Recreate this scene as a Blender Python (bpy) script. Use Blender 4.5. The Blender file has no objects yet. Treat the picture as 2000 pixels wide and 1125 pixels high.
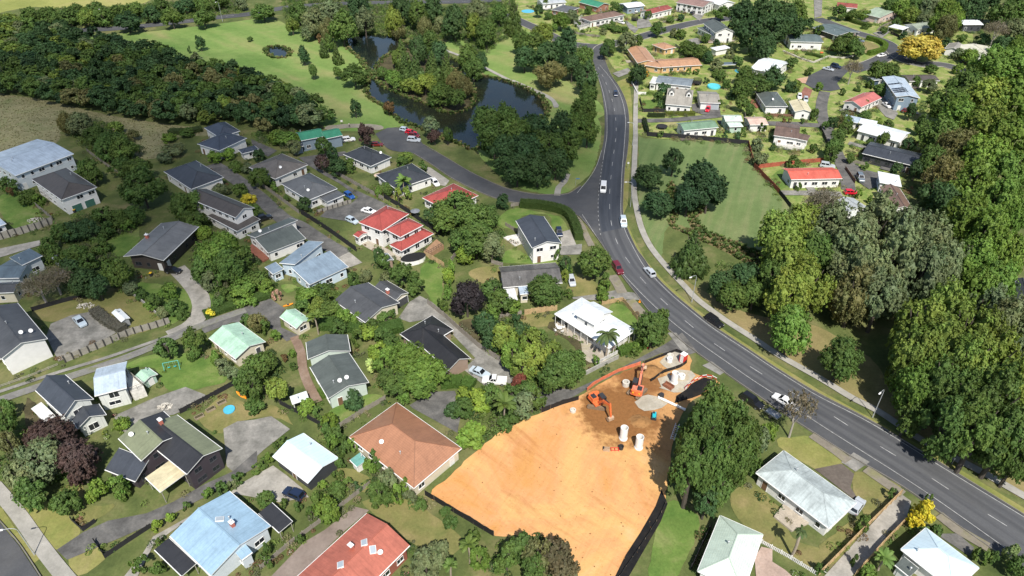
import bpy, bmesh, math, random
from mathutils import Vector, Matrix, Euler
random.seed(7)
SC = bpy.context.scene
COL = SC.collection

# ------------------------------------------------------------------ camera, sky, sun
cam_d = bpy.data.cameras.new('camera')
cam = bpy.data.objects.new('camera', cam_d)
COL.objects.link(cam)
cam.location = (0, 0, 100)
cam.rotation_euler = (math.radians(54), 0, 0)
cam_d.sensor_width = 36
cam_d.lens = 24.3
cam_d.clip_end = 6000
SC.camera = cam

SUN_EL, SUN_AZ = math.radians(53), math.radians(171.5)     # azimuth clockwise from +Y
sun_dir = Vector((math.sin(SUN_AZ)*math.cos(SUN_EL), math.cos(SUN_AZ)*math.cos(SUN_EL), math.sin(SUN_EL)))
world = bpy.data.worlds.new('World')
SC.world = world
world.use_nodes = True
wn = world.node_tree
sky = wn.nodes.new('ShaderNodeTexSky')
sky.sky_type = 'NISHITA'
sky.sun_disc = False
sky.sun_elevation = SUN_EL
sky.sun_rotation = SUN_AZ
bg = wn.nodes['Background']
bg.inputs[1].default_value = 0.098
wn.links.new(sky.outputs[0], bg.inputs[0])
sl = bpy.data.lights.new('sun', 'SUN')
sl.energy = 4.9
sl.angle = math.radians(0.53)
sl.color = (1.0, 0.95, 0.87)
sun = bpy.data.objects.new('sun', sl)
COL.objects.link(sun)
sun.rotation_euler = (-sun_dir).to_track_quat('-Z', 'Y').to_euler()
sun.location = (60, -200, 300)
SC.view_settings.view_transform = 'Standard'
SC.view_settings.look = 'None'
SC.view_settings.exposure = 0.45
SC.view_settings.gamma = 1.0
SC.render.engine = 'CYCLES'
SC.cycles.max_bounces = 5
SC.cycles.diffuse_bounces = 2
SC.cycles.glossy_bounces = 2
SC.cycles.transmission_bounces = 3
SC.cycles.transparent_max_bounces = 24

# ------------------------------------------------------------------ helpers
def tag(o, label=None, cat=None, group=None, kind=None):
    if label: o['label'] = label
    if cat: o['category'] = cat
    if group: o['group'] = group
    if kind: o['kind'] = kind
    return o

def mesh(name, verts, faces, mats, fm=None, smooth=False):
    me = bpy.data.meshes.new(name)
    me.from_pydata(verts, [], faces)
    for m in (mats if isinstance(mats, (list, tuple)) else [mats]):
        me.materials.append(m)
    if fm: me.polygons.foreach_set('material_index', fm)
    if smooth: me.polygons.foreach_set('use_smooth', [True]*len(me.polygons))
    me.update()
    return me

def obj(name, me, parent=None, loc=(0, 0, 0), rz=0.0, scale=None):
    o = bpy.data.objects.new(name, me)
    COL.objects.link(o)
    o.location = loc
    o.rotation_euler = (0, 0, rz)
    if scale: o.scale = scale
    if parent: o.parent = parent
    return o

def empty(name, loc, rz=0.0):
    o = bpy.data.objects.new(name, None)
    COL.objects.link(o)
    o.empty_display_size = 0.5
    o.location = loc
    o.rotation_euler = (0, 0, rz)
    return o

class MB:
    """collects simple solids into one mesh"""
    def __init__(s): s.v = []; s.f = []; s.m = []
    def add(s, vs, fs, m=0):
        n = len(s.v); s.v += [tuple(v) for v in vs]
        s.f += [tuple(i+n for i in f) for f in fs]; s.m += [m]*len(fs)
    def box(s, c, d, rz=0.0, m=0, ry=0.0, taper=1.0):
        hx, hy, hz = d[0]/2, d[1]/2, d[2]/2
        M = Matrix.Translation(c) @ Euler((0, ry, rz)).to_matrix().to_4x4()
        vs = [M @ Vector((x*hx*(taper if z > 0 else 1), y*hy*(taper if z > 0 else 1), z*hz)) for z in (-1, 1) for x, y in ((-1,-1),(1,-1),(1,1),(-1,1))]
        s.add(vs, [(3,2,1,0),(4,5,6,7),(0,1,5,4),(1,2,6,5),(2,3,7,6),(3,0,4,7)], m)
    def beam(s, a, b, w, h=None, m=0, w2=None, h2=None):
        a, b = Vector(a), Vector(b); h = h or w; w2 = w2 or w; h2 = h2 or h
        d = (b-a).normalized()
        up = Vector((0,0,1)) if abs(d.z) < 0.95 else Vector((1,0,0))
        x = d.cross(up).normalized(); y = x.cross(d)
        vs = [a-x*w/2-y*h/2, a+x*w/2-y*h/2, a+x*w/2+y*h/2, a-x*w/2+y*h/2,
              b-x*w2/2-y*h2/2, b+x*w2/2-y*h2/2, b+x*w2/2+y*h2/2, b-x*w2/2+y*h2/2]
        s.add(vs, [(3,2,1,0),(4,5,6,7),(0,1,5,4),(1,2,6,5),(2,3,7,6),(3,0,4,7)], m)
    def tube(s, a, b, r, r2=None, n=8, m=0, caps=True):
        a, b = Vector(a), Vector(b); r2 = r if r2 is None else r2
        d = (b-a).normalized()
        up = Vector((0,0,1)) if abs(d.z) < 0.95 else Vector((1,0,0))
        x = d.cross(up).normalized(); y = x.cross(d)
        vs = []
        for c, rr in ((a, r), (b, r2)):
            for i in range(n):
                t = 2*math.pi*i/n; vs.append(c + x*rr*math.cos(t) + y*rr*math.sin(t))
        fs = [(i, (i+1) % n, n+(i+1) % n, n+i) for i in range(n)]
        if caps: fs += [tuple(range(n-1, -1, -1)), tuple(range(n, 2*n))]
        s.add(vs, fs, m)
    def lathe(s, prof, n=16, c=(0,0,0), m=0):
        vs = []; k = len(prof)
        for i in range(n):
            t = 2*math.pi*i/n
            for r, z in prof: vs.append((c[0]+r*math.cos(t), c[1]+r*math.sin(t), c[2]+z))
        fs = [(i*k+j, ((i+1) % n)*k+j, ((i+1) % n)*k+j+1, i*k+j+1) for i in range(n) for j in range(k-1)]
        s.add(vs, fs, m)
    def build(s, name, mats, parent=None, loc=(0,0,0), rz=0.0, smooth=False):
        return obj(name, mesh(name, s.v, s.f, mats, s.m, smooth), parent, loc, rz)
    def me(s, name, mats, smooth=False):
        return mesh(name, s.v, s.f, mats, s.m, smooth)

# ------------------------------------------------------------------ materials
MATS = {}
def new_mat(name):
    m = bpy.data.materials.new(name); m.use_nodes = True
    nt = m.node_tree; b = nt.nodes['Principled BSDF']
    MATS[name] = m
    return m, nt, b

def nd(nt, t, **kw):
    n = nt.nodes.new(t)
    for k, v in kw.items():
        if k.startswith('i_'): n.inputs[k[2:].replace('_', ' ')].default_value = v
        else: setattr(n, k, v)
    return n

def noise(nt, vec, scale, detail=4, rough=0.55, dist=0.0):
    n = nd(nt, 'ShaderNodeTexNoise'); n.inputs['Scale'].default_value = scale
    n.inputs['Detail'].default_value = detail; n.inputs['Roughness'].default_value = rough
    n.inputs['Distortion'].default_value = dist
    nt.links.new(vec, n.inputs['Vector'])
    return n.outputs['Fac']

def ramp(nt, fac, stops):
    r = nd(nt, 'ShaderNodeValToRGB'); e = r.color_ramp.elements
    while len(e) > 1: e.remove(e[-1])
    e[0].position = stops[0][0]; e[0].color = (*stops[0][1], 1)
    for p, c in stops[1:]:
        x = e.new(p); x.color = (*c, 1)
    nt.links.new(fac, r.inputs['Fac'])
    return r.outputs['Color']

def mix(nt, fac, a, b, mode='MIX'):
    n = nd(nt, 'ShaderNodeMix', data_type='RGBA', blend_type=mode)
    for s, v in ((0, fac), (6, a), (7, b)):
        if isinstance(v, (int, float)): n.inputs[s].default_value = v
        elif isinstance(v, tuple): n.inputs[s].default_value = (*v, 1)
        else: nt.links.new(v, n.inputs[s])
    return n.outputs[2]

def mul(c, k): return tuple(min(1, x*k) for x in c)

def bump(nt, b, h, strength, dist=0.05):
    n = nd(nt, 'ShaderNodeBump'); n.inputs['Strength'].default_value = strength
    n.inputs['Distance'].default_value = dist
    nt.links.new(h, n.inputs['Height']); nt.links.new(n.outputs[0], b.inputs['Normal'])

def pos(nt):
    return nd(nt, 'ShaderNodeNewGeometry').outputs['Position']
def ocoord(nt):
    return nd(nt, 'ShaderNodeTexCoord').outputs['Object']

def stretched(nt, p, rot, sx, sy, detail=5, rough=0.6, dist=0.6):
    """noise drawn out along the direction rot (radians)"""
    m1 = nd(nt, 'ShaderNodeMapping'); m1.inputs['Rotation'].default_value = (0, 0, -rot); nt.links.new(p, m1.inputs['Vector'])
    m2 = nd(nt, 'ShaderNodeMapping'); m2.inputs['Scale'].default_value = (sx, sy, 1); nt.links.new(m1.outputs[0], m2.inputs['Vector'])
    return noise(nt, m2.outputs[0], 1.0, detail, rough, dist)

def ground_mat(name, cols, big=0.05, fine=2.2, rough=0.95, bumpk=0.25, speck=0.35, streak=None, contrast=(0.3, 0.7)):
    """cols: list of 3 base colours blended by patchy noise, with a fine grain"""
    m, nt, b = new_mat(name); p = pos(nt)
    n1 = noise(nt, p, big, 6, 0.6, 0.4)
    if streak:
        n3 = stretched(nt, p, *streak[:3], 3, 0.5, 0.3)
        n1m = nd(nt, 'ShaderNodeMix', data_type='FLOAT'); n1m.inputs[0].default_value = streak[3]
        nt.links.new(n1, n1m.inputs[2]); nt.links.new(n3, n1m.inputs[3]); n1 = n1m.outputs[0]
    lo, hi = contrast
    c = ramp(nt, n1, [(lo, cols[0]), ((lo+hi)/2, cols[1]), (hi, cols[2])])
    n2 = noise(nt, p, fine, 5, 0.75)
    g = ramp(nt, n2, [(0.25, (1-speck,)*3), (0.75, (1+speck*0.0+0.0,)*3)])
    n4 = noise(nt, p, 0.35, 4, 0.6)
    g2 = ramp(nt, n4, [(0.3, (0.78,)*3), (0.7, (1.0,)*3)])
    c = mix(nt, 1.0, c, g, 'MULTIPLY'); c = mix(nt, 0.8, c, g2, 'MULTIPLY')
    nt.links.new(c, b.inputs['Base Color'])
    b.inputs['Roughness'].default_value = rough
    b.inputs['Specular IOR Level'].default_value = 0.2
    if bumpk: bump(nt, b, n2, bumpk, 0.15)
    return m

GREEN = [(0.075,0.125,0.028),(0.115,0.175,0.04),(0.165,0.20,0.06)]
ground_mat('ground', [(0.07,0.10,0.03),(0.125,0.155,0.048),(0.24,0.215,0.10)], 0.11, 1.6, bumpk=0.4, speck=0.4)
ground_mat('meadow', [(0.21,0.21,0.10),(0.29,0.27,0.145),(0.21,0.235,0.10)], 0.12, 0.9, bumpk=0.6, speck=0.5)
ground_mat('fieldgrass', [(0.24,0.27,0.07),(0.33,0.34,0.10),(0.40,0.36,0.14)], 0.03)
ground_mat('parklawn', [(0.13,0.235,0.052),(0.20,0.29,0.08),(0.34,0.315,0.135)], 0.03, streak=(-0.75,0.015,0.14,0.35), contrast=(0.33,0.67))
ground_mat('mown', [(0.12,0.185,0.062),(0.16,0.22,0.08),(0.235,0.25,0.115)], 0.03, streak=(1.2,0.02,0.35,0.55), contrast=(0.34,0.66))
ground_mat('bank', [(0.10,0.13,0.04),(0.18,0.155,0.07),(0.28,0.20,0.11)], 0.25, 1.5, bumpk=0.6)
ground_mat('drygrass', [(0.17,0.17,0.06),(0.27,0.23,0.10),(0.34,0.26,0.13)], 0.06)
ground_mat('verge', [(0.16,0.21,0.05),(0.26,0.26,0.08),(0.34,0.29,0.13)], 0.12)
ground_mat('greenlawn', [(0.095,0.175,0.035),(0.145,0.225,0.05),(0.22,0.26,0.085)], 0.16, contrast=(0.36,0.66))
ground_mat('brightlawn', [(0.18,0.27,0.06),(0.27,0.33,0.09),(0.40,0.37,0.17)], 0.22, 1.4, speck=0.45, contrast=(0.36,0.64))
ground_mat('drylawn', [(0.14,0.17,0.05),(0.22,0.21,0.075),(0.32,0.26,0.12)], 0.13)
ground_mat('mulch', [(0.05,0.045,0.025),(0.09,0.08,0.04),(0.13,0.11,0.06)], 0.3, 1.8)
m, nt, b = new_mat('clay'); p = pos(nt)
n1 = noise(nt, p, 0.055, 6, 0.62, 0.8)
c = ramp(nt, n1, [(0.30, (0.72,0.53,0.31)), (0.42, (0.70,0.46,0.20)), (0.52, (0.68,0.39,0.19)), (0.62, (0.62,0.34,0.12)), (0.74, (0.54,0.275,0.10))])
st = stretched(nt, p, -0.75, 0.06, 0.30)
c = mix(nt, ramp(nt, st, [(0.55, (0,0,0)), (0.70, (0.5,)*3)]), c, (0.40,0.175,0.065))
s2 = stretched(nt, p, -0.70, 0.08, 1.3, 4)
c = mix(nt, 0.28, c, ramp(nt, s2, [(0.35, (0.84,0.80,0.76)), (0.60, (1,1,1))]), 'MULTIPLY')
s3 = stretched(nt, p, 1.05, 0.10, 1.5, 4)
c = mix(nt, 0.4, c, ramp(nt, s3, [(0.35, (0.86,0.82,0.78)), (0.55, (1,1,1))]), 'MULTIPLY')
n5 = noise(nt, p, 1.7, 6, 0.75)
c = mix(nt, 0.8, c, ramp(nt, n5, [(0.28, (0.62,0.55,0.48)), (0.42, (1,1,1)), (0.75, (1,1,1)), (0.85, (1.0,1.0,1.0))]), 'MULTIPLY')
# freshly dug brown soil round the machines, blending raggedly into the clay
nz = noise(nt, p, 0.35, 5, 0.65)
for (cx_, cy_, r0, r1, col_, k_) in ((30.2, 100.9, 8.0, 24.0, (0.50,0.30,0.135), 0.7), (21.0, 95.8, 6.0, 9.5, (0.27,0.135,0.052), 0.95), (26.7, 105.4, 3.0, 7.0, (0.24,0.115,0.045), 0.9)):
    vd = nd(nt, 'ShaderNodeVectorMath', operation='DISTANCE'); vd.inputs[1].default_value = (cx_, cy_, 0); nt.links.new(p, vd.inputs[0])
    ad = nd(nt, 'ShaderNodeMath', operation='MULTIPLY_ADD'); ad.inputs[1].default_value = 14.0*(r1/12); nt.links.new(nz, ad.inputs[0]); nt.links.new(vd.outputs['Value'], ad.inputs[2])
    mr = nd(nt, 'ShaderNodeMapRange', interpolation_type='SMOOTHSTEP')
    for i_, v_ in ((1, r0+7.0*(r1/12)), (2, r1+7.0*(r1/12)), (3, k_), (4, 0.0)): mr.inputs[i_].default_value = v_
    nt.links.new(ad.outputs[0], mr.inputs[0]); c = mix(nt, mr.outputs[0], c, mix(nt, 0.7, col_, ramp(nt, n5, [(0.3, (0.6,)*3), (0.6, (1,)*3)]), 'MULTIPLY'))
c = mix(nt, 1.0, c, (0.84,0.765,0.69), 'MULTIPLY')
nt.links.new(c, b.inputs['Base Color']); b.inputs['Roughness'].default_value = 0.95; b.inputs['Specular IOR Level'].default_value = 0.15
bump(nt, b, n5, 0.5, 0.2)
ground_mat('paleclay', [(0.62,0.36,0.16),(0.70,0.52,0.33),(0.74,0.60,0.42)], 0.10, 1.1, bumpk=0.3, speck=0.15)
ground_mat('soil', [(0.27,0.14,0.055),(0.34,0.18,0.07),(0.46,0.25,0.10)], 0.25, 1.4, bumpk=0.8, speck=0.4)
ground_mat('gravelpad', [(0.42,0.38,0.30),(0.50,0.46,0.38),(0.46,0.36,0.22)], 0.25, 2.5, bumpk=0.4, speck=0.3)
ground_mat('gravelgrey', [(0.17,0.165,0.155),(0.24,0.235,0.22),(0.20,0.21,0.12)], 0.3, 2.5, bumpk=0.4)
ground_mat('asphalt', [(0.066,0.070,0.078),(0.088,0.091,0.097),(0.115,0.115,0.115)], 0.08, 3.0, 0.8, 0.1, 0.22)
ground_mat('asphaltold', [(0.10,0.098,0.094),(0.15,0.147,0.14),(0.21,0.20,0.185)], 0.28, 2.5, 0.9, 0.15, 0.4, contrast=(0.33,0.67))
ground_mat('concrete', [(0.30,0.285,0.25),(0.37,0.35,0.31),(0.43,0.405,0.36)], 0.35, 1.9, 0.9, 0.1, 0.35, contrast=(0.34,0.66))
ground_mat('concreteold', [(0.20,0.195,0.175),(0.27,0.262,0.238),(0.34,0.325,0.295)], 0.35, 1.8, 0.9, 0.1, 0.42, contrast=(0.34,0.66))
ground_mat('pathconc', [(0.30,0.29,0.255),(0.37,0.355,0.315),(0.42,0.40,0.36)], 0.3, 2.0, 0.9, 0.1, 0.25)
ground_mat('pathold', [(0.20,0.18,0.14),(0.26,0.23,0.185),(0.24,0.23,0.12)], 0.3, 2.0, 0.9, 0.1, 0.3)
ground_mat('pathgrey', [(0.28,0.26,0.20),(0.33,0.30,0.24),(0.30,0.28,0.16)], 0.2)
ground_mat('brownconc', [(0.20,0.16,0.135),(0.26,0.21,0.18),(0.30,0.25,0.215)], 0.25, 2.0, 0.9, 0.1, 0.25)
ground_mat('brownpave', [(0.12,0.10,0.085),(0.155,0.13,0.11),(0.19,0.165,0.14)], 0.3)
ground_mat('pinkconc', [(0.42,0.31,0.25),(0.48,0.36,0.30),(0.50,0.40,0.34)], 0.3)
ground_mat('redbrick', [(0.25,0.11,0.08),(0.30,0.14,0.105),(0.34,0.17,0.13)], 0.3)
ground_mat('pinkpave', [(0.50,0.30,0.20),(0.55,0.35,0.24),(0.55,0.40,0.28)], 0.3)
ground_mat('brickpath', [(0.22,0.15,0.11),(0.27,0.19,0.14),(0.31,0.23,0.18)], 0.4)
ground_mat('paver', [(0.38,0.33,0.27),(0.45,0.40,0.33),(0.40,0.36,0.24)], 0.4)

def lane_mat(name, c0, c1):
    """worn asphalt: u runs 0-7 across the two lanes, v in metres along them"""
    m, nt, b = new_mat(name); uv = nd(nt, 'ShaderNodeUVMap').outputs['UV']
    def st(sx, sy, d=4):
        mp = nd(nt, 'ShaderNodeMapping'); mp.inputs['Scale'].default_value = (sx, sy, 1); nt.links.new(uv, mp.inputs['Vector']); return noise(nt, mp.outputs[0], 1.0, d, 0.6)
    n1 = st(0.9, 0.018); n2 = noise(nt, pos(nt), 3.0, 5, 0.7); n3 = st(0.35, 0.06, 5); n6 = st(0.6, 0.22, 3)
    c = ramp(nt, n1, [(0.3, c0), (0.7, c1)])
    sep = nd(nt, 'ShaderNodeSeparateXYZ'); nt.links.new(uv, sep.inputs[0])
    q = nd(nt, 'ShaderNodeMath', operation='DIVIDE'); q.inputs[1].default_value = 7.0; nt.links.new(sep.outputs[0], q.inputs[0])
    wear = ramp(nt, q.outputs[0], [(0.0, (0.90,)*3), (0.10, (0.80,)*3), (0.17, (0.98,)*3), (0.26, (1,)*3), (0.34, (0.82,)*3), (0.42, (1,)*3), (0.58, (1,)*3), (0.66, (0.82,)*3), (0.74, (1,)*3), (0.86, (0.80,)*3), (0.95, (0.92,)*3), (1.0, (0.9,)*3)])
    c = mix(nt, 0.8, c, wear, 'MULTIPLY')
    c = mix(nt, 0.9, c, ramp(nt, n2, [(0.25, (0.78,)*3), (0.7, (1,)*3)]), 'MULTIPLY')
    c = mix(nt, 0.9, c, ramp(nt, n3, [(0.30, (0.70,)*3), (0.52, (1,)*3)]), 'MULTIPLY')
    c = mix(nt, 0.8, c, ramp(nt, n6, [(0.27, (0.55,)*3), (0.34, (1,)*3)]), 'MULTIPLY')
    nt.links.new(c, b.inputs['Base Color']); b.inputs['Roughness'].default_value = 0.78
lane_mat('asphaltlane', (0.060,0.063,0.071), (0.108,0.110,0.113)); lane_mat('asphaltnew', (0.034,0.040,0.052), (0.062,0.070,0.084))

def plain(name, col, rough=0.6, var=0.12, scale=1.5, metal=0.0, spec=0.4, bumpk=0.0):
    m, nt, b = new_mat(name)
    n = noise(nt, ocoord(nt), scale, 5, 0.65)
    c = ramp(nt, n, [(0.3, mul(col, 1-var)), (0.7, mul(col, 1+var*0.6))])
    nt.links.new(c, b.inputs['Base Color'])
    b.inputs['Roughness'].default_value = rough; b.inputs['Metallic'].default_value = metal
    b.inputs['Specular IOR Level'].default_value = spec
    if bumpk: bump(nt, b, n, bumpk)
    return m

# water: dark, still, slightly rippled
m, nt, b = new_mat('water')
p = pos(nt)
n = noise(nt, p, 0.05, 3)
nt.links.new(ramp(nt, n, [(0.35, (0.008,0.014,0.014)), (0.65, (0.018,0.020,0.012))]), b.inputs['Base Color'])
b.inputs['Roughness'].default_value = 0.06
bump(nt, b, noise(nt, p, 1.6, 3), 0.06, 0.1)

# foliage: colour from the object, clump tint from the mesh
m, nt, b = new_mat('foliage')
oi = nd(nt, 'ShaderNodeObjectInfo')
at = nd(nt, 'ShaderNodeAttribute', attribute_name='tint')
c = mix(nt, 1.0, oi.outputs['Color'], at.outputs['Color'], 'MULTIPLY')
nt.links.new(c, b.inputs['Base Color'])
b.inputs['Roughness'].default_value = 0.6
b.inputs['Specular IOR Level'].default_value = 0.25
tr = nd(nt, 'ShaderNodeBsdfTranslucent')
nt.links.new(mix(nt, 1.0, c, (1.0, 1.0, 0.5), 'MULTIPLY'), tr.inputs['Color'])
ms = nd(nt, 'ShaderNodeMixShader'); ms.inputs[0].default_value = 0.38
nt.links.new(b.outputs[0], ms.inputs[1]); nt.links.new(tr.outputs[0], ms.inputs[2])
nt.links.new(ms.outputs[0], nt.nodes['Material Output'].inputs['Surface'])

plain('bark', (0.075,0.062,0.050), 0.9, 0.3, 3)
plain('barkpale', (0.34,0.31,0.27), 0.9, 0.25, 3)
plain('palmtrunk', (0.30,0.25,0.19), 0.9, 0.2, 3)

# roofing: kind 'metal' (trays run down the slope) or 'tile' (courses along the slope)
def roof_mat(name, col, kind='metal', stain=0.26, col2=None, rough=0.45, gloss=0.5):
    m, nt, b = new_mat('roof_'+name)
    uv = nd(nt, 'ShaderNodeUVMap').outputs['UV']
    oc = ocoord(nt)
    n1 = noise(nt, oc, 0.35, 6, 0.65)
    n2 = noise(nt, oc, 2.5, 4, 0.7)
    base = ramp(nt, n1, [(0.3, mul(col, 1-stain)), (0.55, col), (0.75, col2 or mul(col, 1+stain*0.35))])
    g = ramp(nt, n2, [(0.2, (1-stain,)*3), (0.6, (1,)*3)])
    c = mix(nt, 0.8, base, g, 'MULTIPLY')
    mp = nd(nt, 'ShaderNodeMapping'); mp.inputs['Scale'].default_value = (1.6, 0.16, 1); nt.links.new(uv, mp.inputs['Vector'])
    n3 = noise(nt, mp.outputs[0], 1.0, 5, 0.65)
    c = mix(nt, 0.9, c, ramp(nt, n3, [(0.30, (1-stain*0.9,)*3), (0.55, (1,)*3)]), 'MULTIPLY')
    sep = nd(nt, 'ShaderNodeSeparateXYZ'); nt.links.new(uv, sep.inputs[0])
    def saw(out, per):
        a = nd(nt, 'ShaderNodeMath', operation='MULTIPLY'); a.inputs[1].default_value = 1/per; nt.links.new(out, a.inputs[0])
        f = nd(nt, 'ShaderNodeMath', operation='FRACT'); nt.links.new(a.outputs[0], f.inputs[0]); return f.outputs[0]
    if kind == 'metal':
        s1 = saw(sep.outputs[0], 0.76)
        line = ramp(nt, s1, [(0.0, (0.84,)*3), (0.12, (1,)*3), (0.88, (1,)*3), (1.0, (0.86,)*3)])
        c = mix(nt, 0.75, c, line, 'MULTIPLY')
        bump(nt, b, s1, 0.12, 0.04)
    else:
        s1 = saw(sep.outputs[1], 0.38); s2 = saw(sep.outputs[0], 0.42)
        line = ramp(nt, s1, [(0.0, (0.62,)*3), (0.25, (1,)*3), (1.0, (0.95,)*3)])
        c = mix(nt, 0.7, c, line, 'MULTIPLY')
        l2 = ramp(nt, s2, [(0.0, (0.8,)*3), (0.15, (1,)*3), (1.0, (1,)*3)])
        c = mix(nt, 0.5, c, l2, 'MULTIPLY')
        bump(nt, b, s1, 0.4, 0.06)
    nt.links.new(c, b.inputs['Base Color'])
    b.inputs['Roughness'].default_value = rough
    b.inputs['Specular IOR Level'].default_value = gloss
    return m

ROOFS = {
 'paleblue': ((0.42,0.50,0.58),'metal'), 'umber': ((0.085,0.075,0.068),'tile'), 'slate': ((0.052,0.058,0.07),'tile'),
 'greengrey': ((0.10,0.115,0.105),'metal'), 'taupe': ((0.15,0.135,0.12),'tile'), 'midgrey': ((0.115,0.12,0.125),'metal'),
 'ashgrey': ((0.165,0.168,0.168),'metal'), 'navy': ((0.062,0.075,0.10),'tile'), 'green': ((0.05,0.24,0.14),'metal'), 'char': ((0.045,0.05,0.058),'tile'),
 'red': ((0.36,0.075,0.062),'tile'), 'charblue': ((0.055,0.063,0.078),'metal'), 'oldgrey': ((0.13,0.125,0.12),'tile',0.4),
 'white': ((0.66,0.66,0.64),'metal'), 'whitemetal': ((0.70,0.74,0.76),'metal',0.18), 'black': ((0.028,0.028,0.030),'tile'),
 'darkgrey': ((0.080,0.083,0.088),'metal'), 'mint': ((0.40,0.60,0.46),'metal'), 'steel': ((0.21,0.275,0.34),'metal'),
 'slateblue': ((0.11,0.15,0.18),'metal'), 'olive': ((0.20,0.22,0.135),'metal'), 'blackroof': ((0.035,0.036,0.04),'metal'),
 'creamroof': ((0.62,0.55,0.36),'metal'), 'blue': ((0.29,0.43,0.55),'metal',0.2), 'iceblue': ((0.58,0.72,0.80),'metal',0.10),
 'orange': ((0.375,0.18,0.102),'tile',0.20), 'salmon': ((0.42,0.135,0.092),'metal',0.24), 'lichen': ((0.46,0.52,0.52),'metal',0.34),
 'minttile': ((0.55,0.66,0.56),'tile',0.15), 'coral': ((0.60,0.13,0.09),'metal'), 'patchbrown': ((0.17,0.115,0.09),'tile',0.35),
 'sage': ((0.17,0.27,0.18),'metal'), 'palemint': ((0.55,0.66,0.58),'metal'), 'palepink': ((0.60,0.44,0.36),'metal'),
 'stone': ((0.32,0.30,0.26),'tile'), 'steelgrey': ((0.20,0.235,0.26),'metal'), 'tan': ((0.46,0.26,0.15),'tile',0.2),
 'redbrown': ((0.32,0.085,0.065),'tile',0.3), 'pinkbrown': ((0.30,0.19,0.16),'tile'), 'brownroof': ((0.20,0.13,0.10),'tile'),
 'lightgrey': ((0.44,0.47,0.48),'metal'), 'palegreenroof': ((0.34,0.42,0.31),'metal',0.3), 'sagegrey': ((0.28,0.32,0.25),'metal'),
 'creamwhite': ((0.62,0.60,0.48),'metal',0.25), 'darkbrown': ((0.10,0.085,0.075),'metal'), 'pinkred': ((0.50,0.16,0.14),'metal'),
 'slategreen': ((0.12,0.155,0.15),'metal'), 'teal': ((0.16,0.38,0.33),'metal'),
}
for k, v in ROOFS.items(): roof_mat(k, *v)

def wall_mat(name, col, boards=0.18, vertical=False, var=0.12):
    m, nt, b = new_mat('wall_'+name)
    oc = ocoord(nt); sep = nd(nt, 'ShaderNodeSeparateXYZ'); nt.links.new(oc, sep.inputs[0])
    n = noise(nt, oc, 0.8, 5, 0.65)
    c = ramp(nt, n, [(0.3, mul(col, 1-var)), (0.7, col)])
    src = sep.outputs[2]
    if vertical:
        a0 = nd(nt, 'ShaderNodeMath', operation='ADD'); nt.links.new(sep.outputs[0], a0.inputs[0]); nt.links.new(sep.outputs[1], a0.inputs[1]); src = a0.outputs[0]
    a = nd(nt, 'ShaderNodeMath', operation='MULTIPLY'); a.inputs[1].default_value = 1/boards; nt.links.new(src, a.inputs[0])
    f = nd(nt, 'ShaderNodeMath', operation='FRACT'); nt.links.new(a.outputs[0], f.inputs[0])
    if vertical:
        c = mix(nt, 0.7, c, ramp(nt, f.outputs[0], [(0.0, (0.45,)*3), (0.10, (1,)*3), (1.0, (1,)*3)]), 'MULTIPLY')
    bump(nt, b, f.outputs[0], 0.25, 0.02)
    nt.links.new(c, b.inputs['Base Color']); b.inputs['Roughness'].default_value = 0.6
    return m
for k, c, *r in [('white',(0.74,0.73,0.70)),('palewall',(0.55,0.60,0.63)),('bluewall',(0.22,0.28,0.34)),('cream',(0.60,0.55,0.43)),
                 ('brick',(0.30,0.22,0.17),0.09),('palegreen',(0.50,0.58,0.52)),('bluewhite',(0.52,0.62,0.70),0.4,True),('darkwall',(0.055,0.045,0.04)),
                 ('whitepanel',(0.62,0.64,0.60),0.9,True),('mintwall',(0.38,0.50,0.42)),('purple',(0.050,0.040,0.048)),('charwall',(0.045,0.048,0.055)),
                 ('redwall',(0.30,0.10,0.07),0.09),('ochre',(0.58,0.38,0.18)),('brickred',(0.33,0.16,0.11),0.09),('pinkwall',(0.58,0.46,0.41)),
                 ('steelwall',(0.20,0.27,0.34)),('navywall',(0.05,0.08,0.13)),('greywall',(0.30,0.31,0.32))]:
    wall_mat(k, c, *r)

def glass_mat(name, col, rough=0.08):
    m, nt, b = new_mat(name)
    b.inputs['Base Color'].default_value = (*col, 1); b.inputs['Roughness'].default_value = rough
    b.inputs['Specular IOR Level'].default_value = 0.7
    return m
glass_mat('pane', (0.018,0.022,0.028)); glass_mat('skylight', (0.35,0.40,0.44), 0.15); glass_mat('carglass', (0.010,0.012,0.015), 0.05)
plain('trim', (0.72,0.72,0.70), 0.5, 0.08); plain('trimdark', (0.06,0.06,0.065), 0.5, 0.1)
for k, c in [('doorgreen',(0.055,0.15,0.115)),('doordark',(0.06,0.062,0.066)),('doorgrey',(0.34,0.37,0.40)),('doorbrown',(0.16,0.09,0.055)),('doorwhite',(0.66,0.66,0.64))]:
    plain(k, c, 0.5, 0.08)
plain('metalgrey', (0.36,0.37,0.38), 0.4, 0.1, 2, 0.6); plain('galv', (0.50,0.52,0.53), 0.4, 0.1, 2, 0.4)
plain('solar', (0.012,0.016,0.03), 0.12, 0.1, 1, 0, 0.6); plain('dishwhite', (0.74,0.74,0.73), 0.4, 0.05)
plain('brickchim', (0.42,0.13,0.09), 0.8, 0.2, 4)
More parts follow.
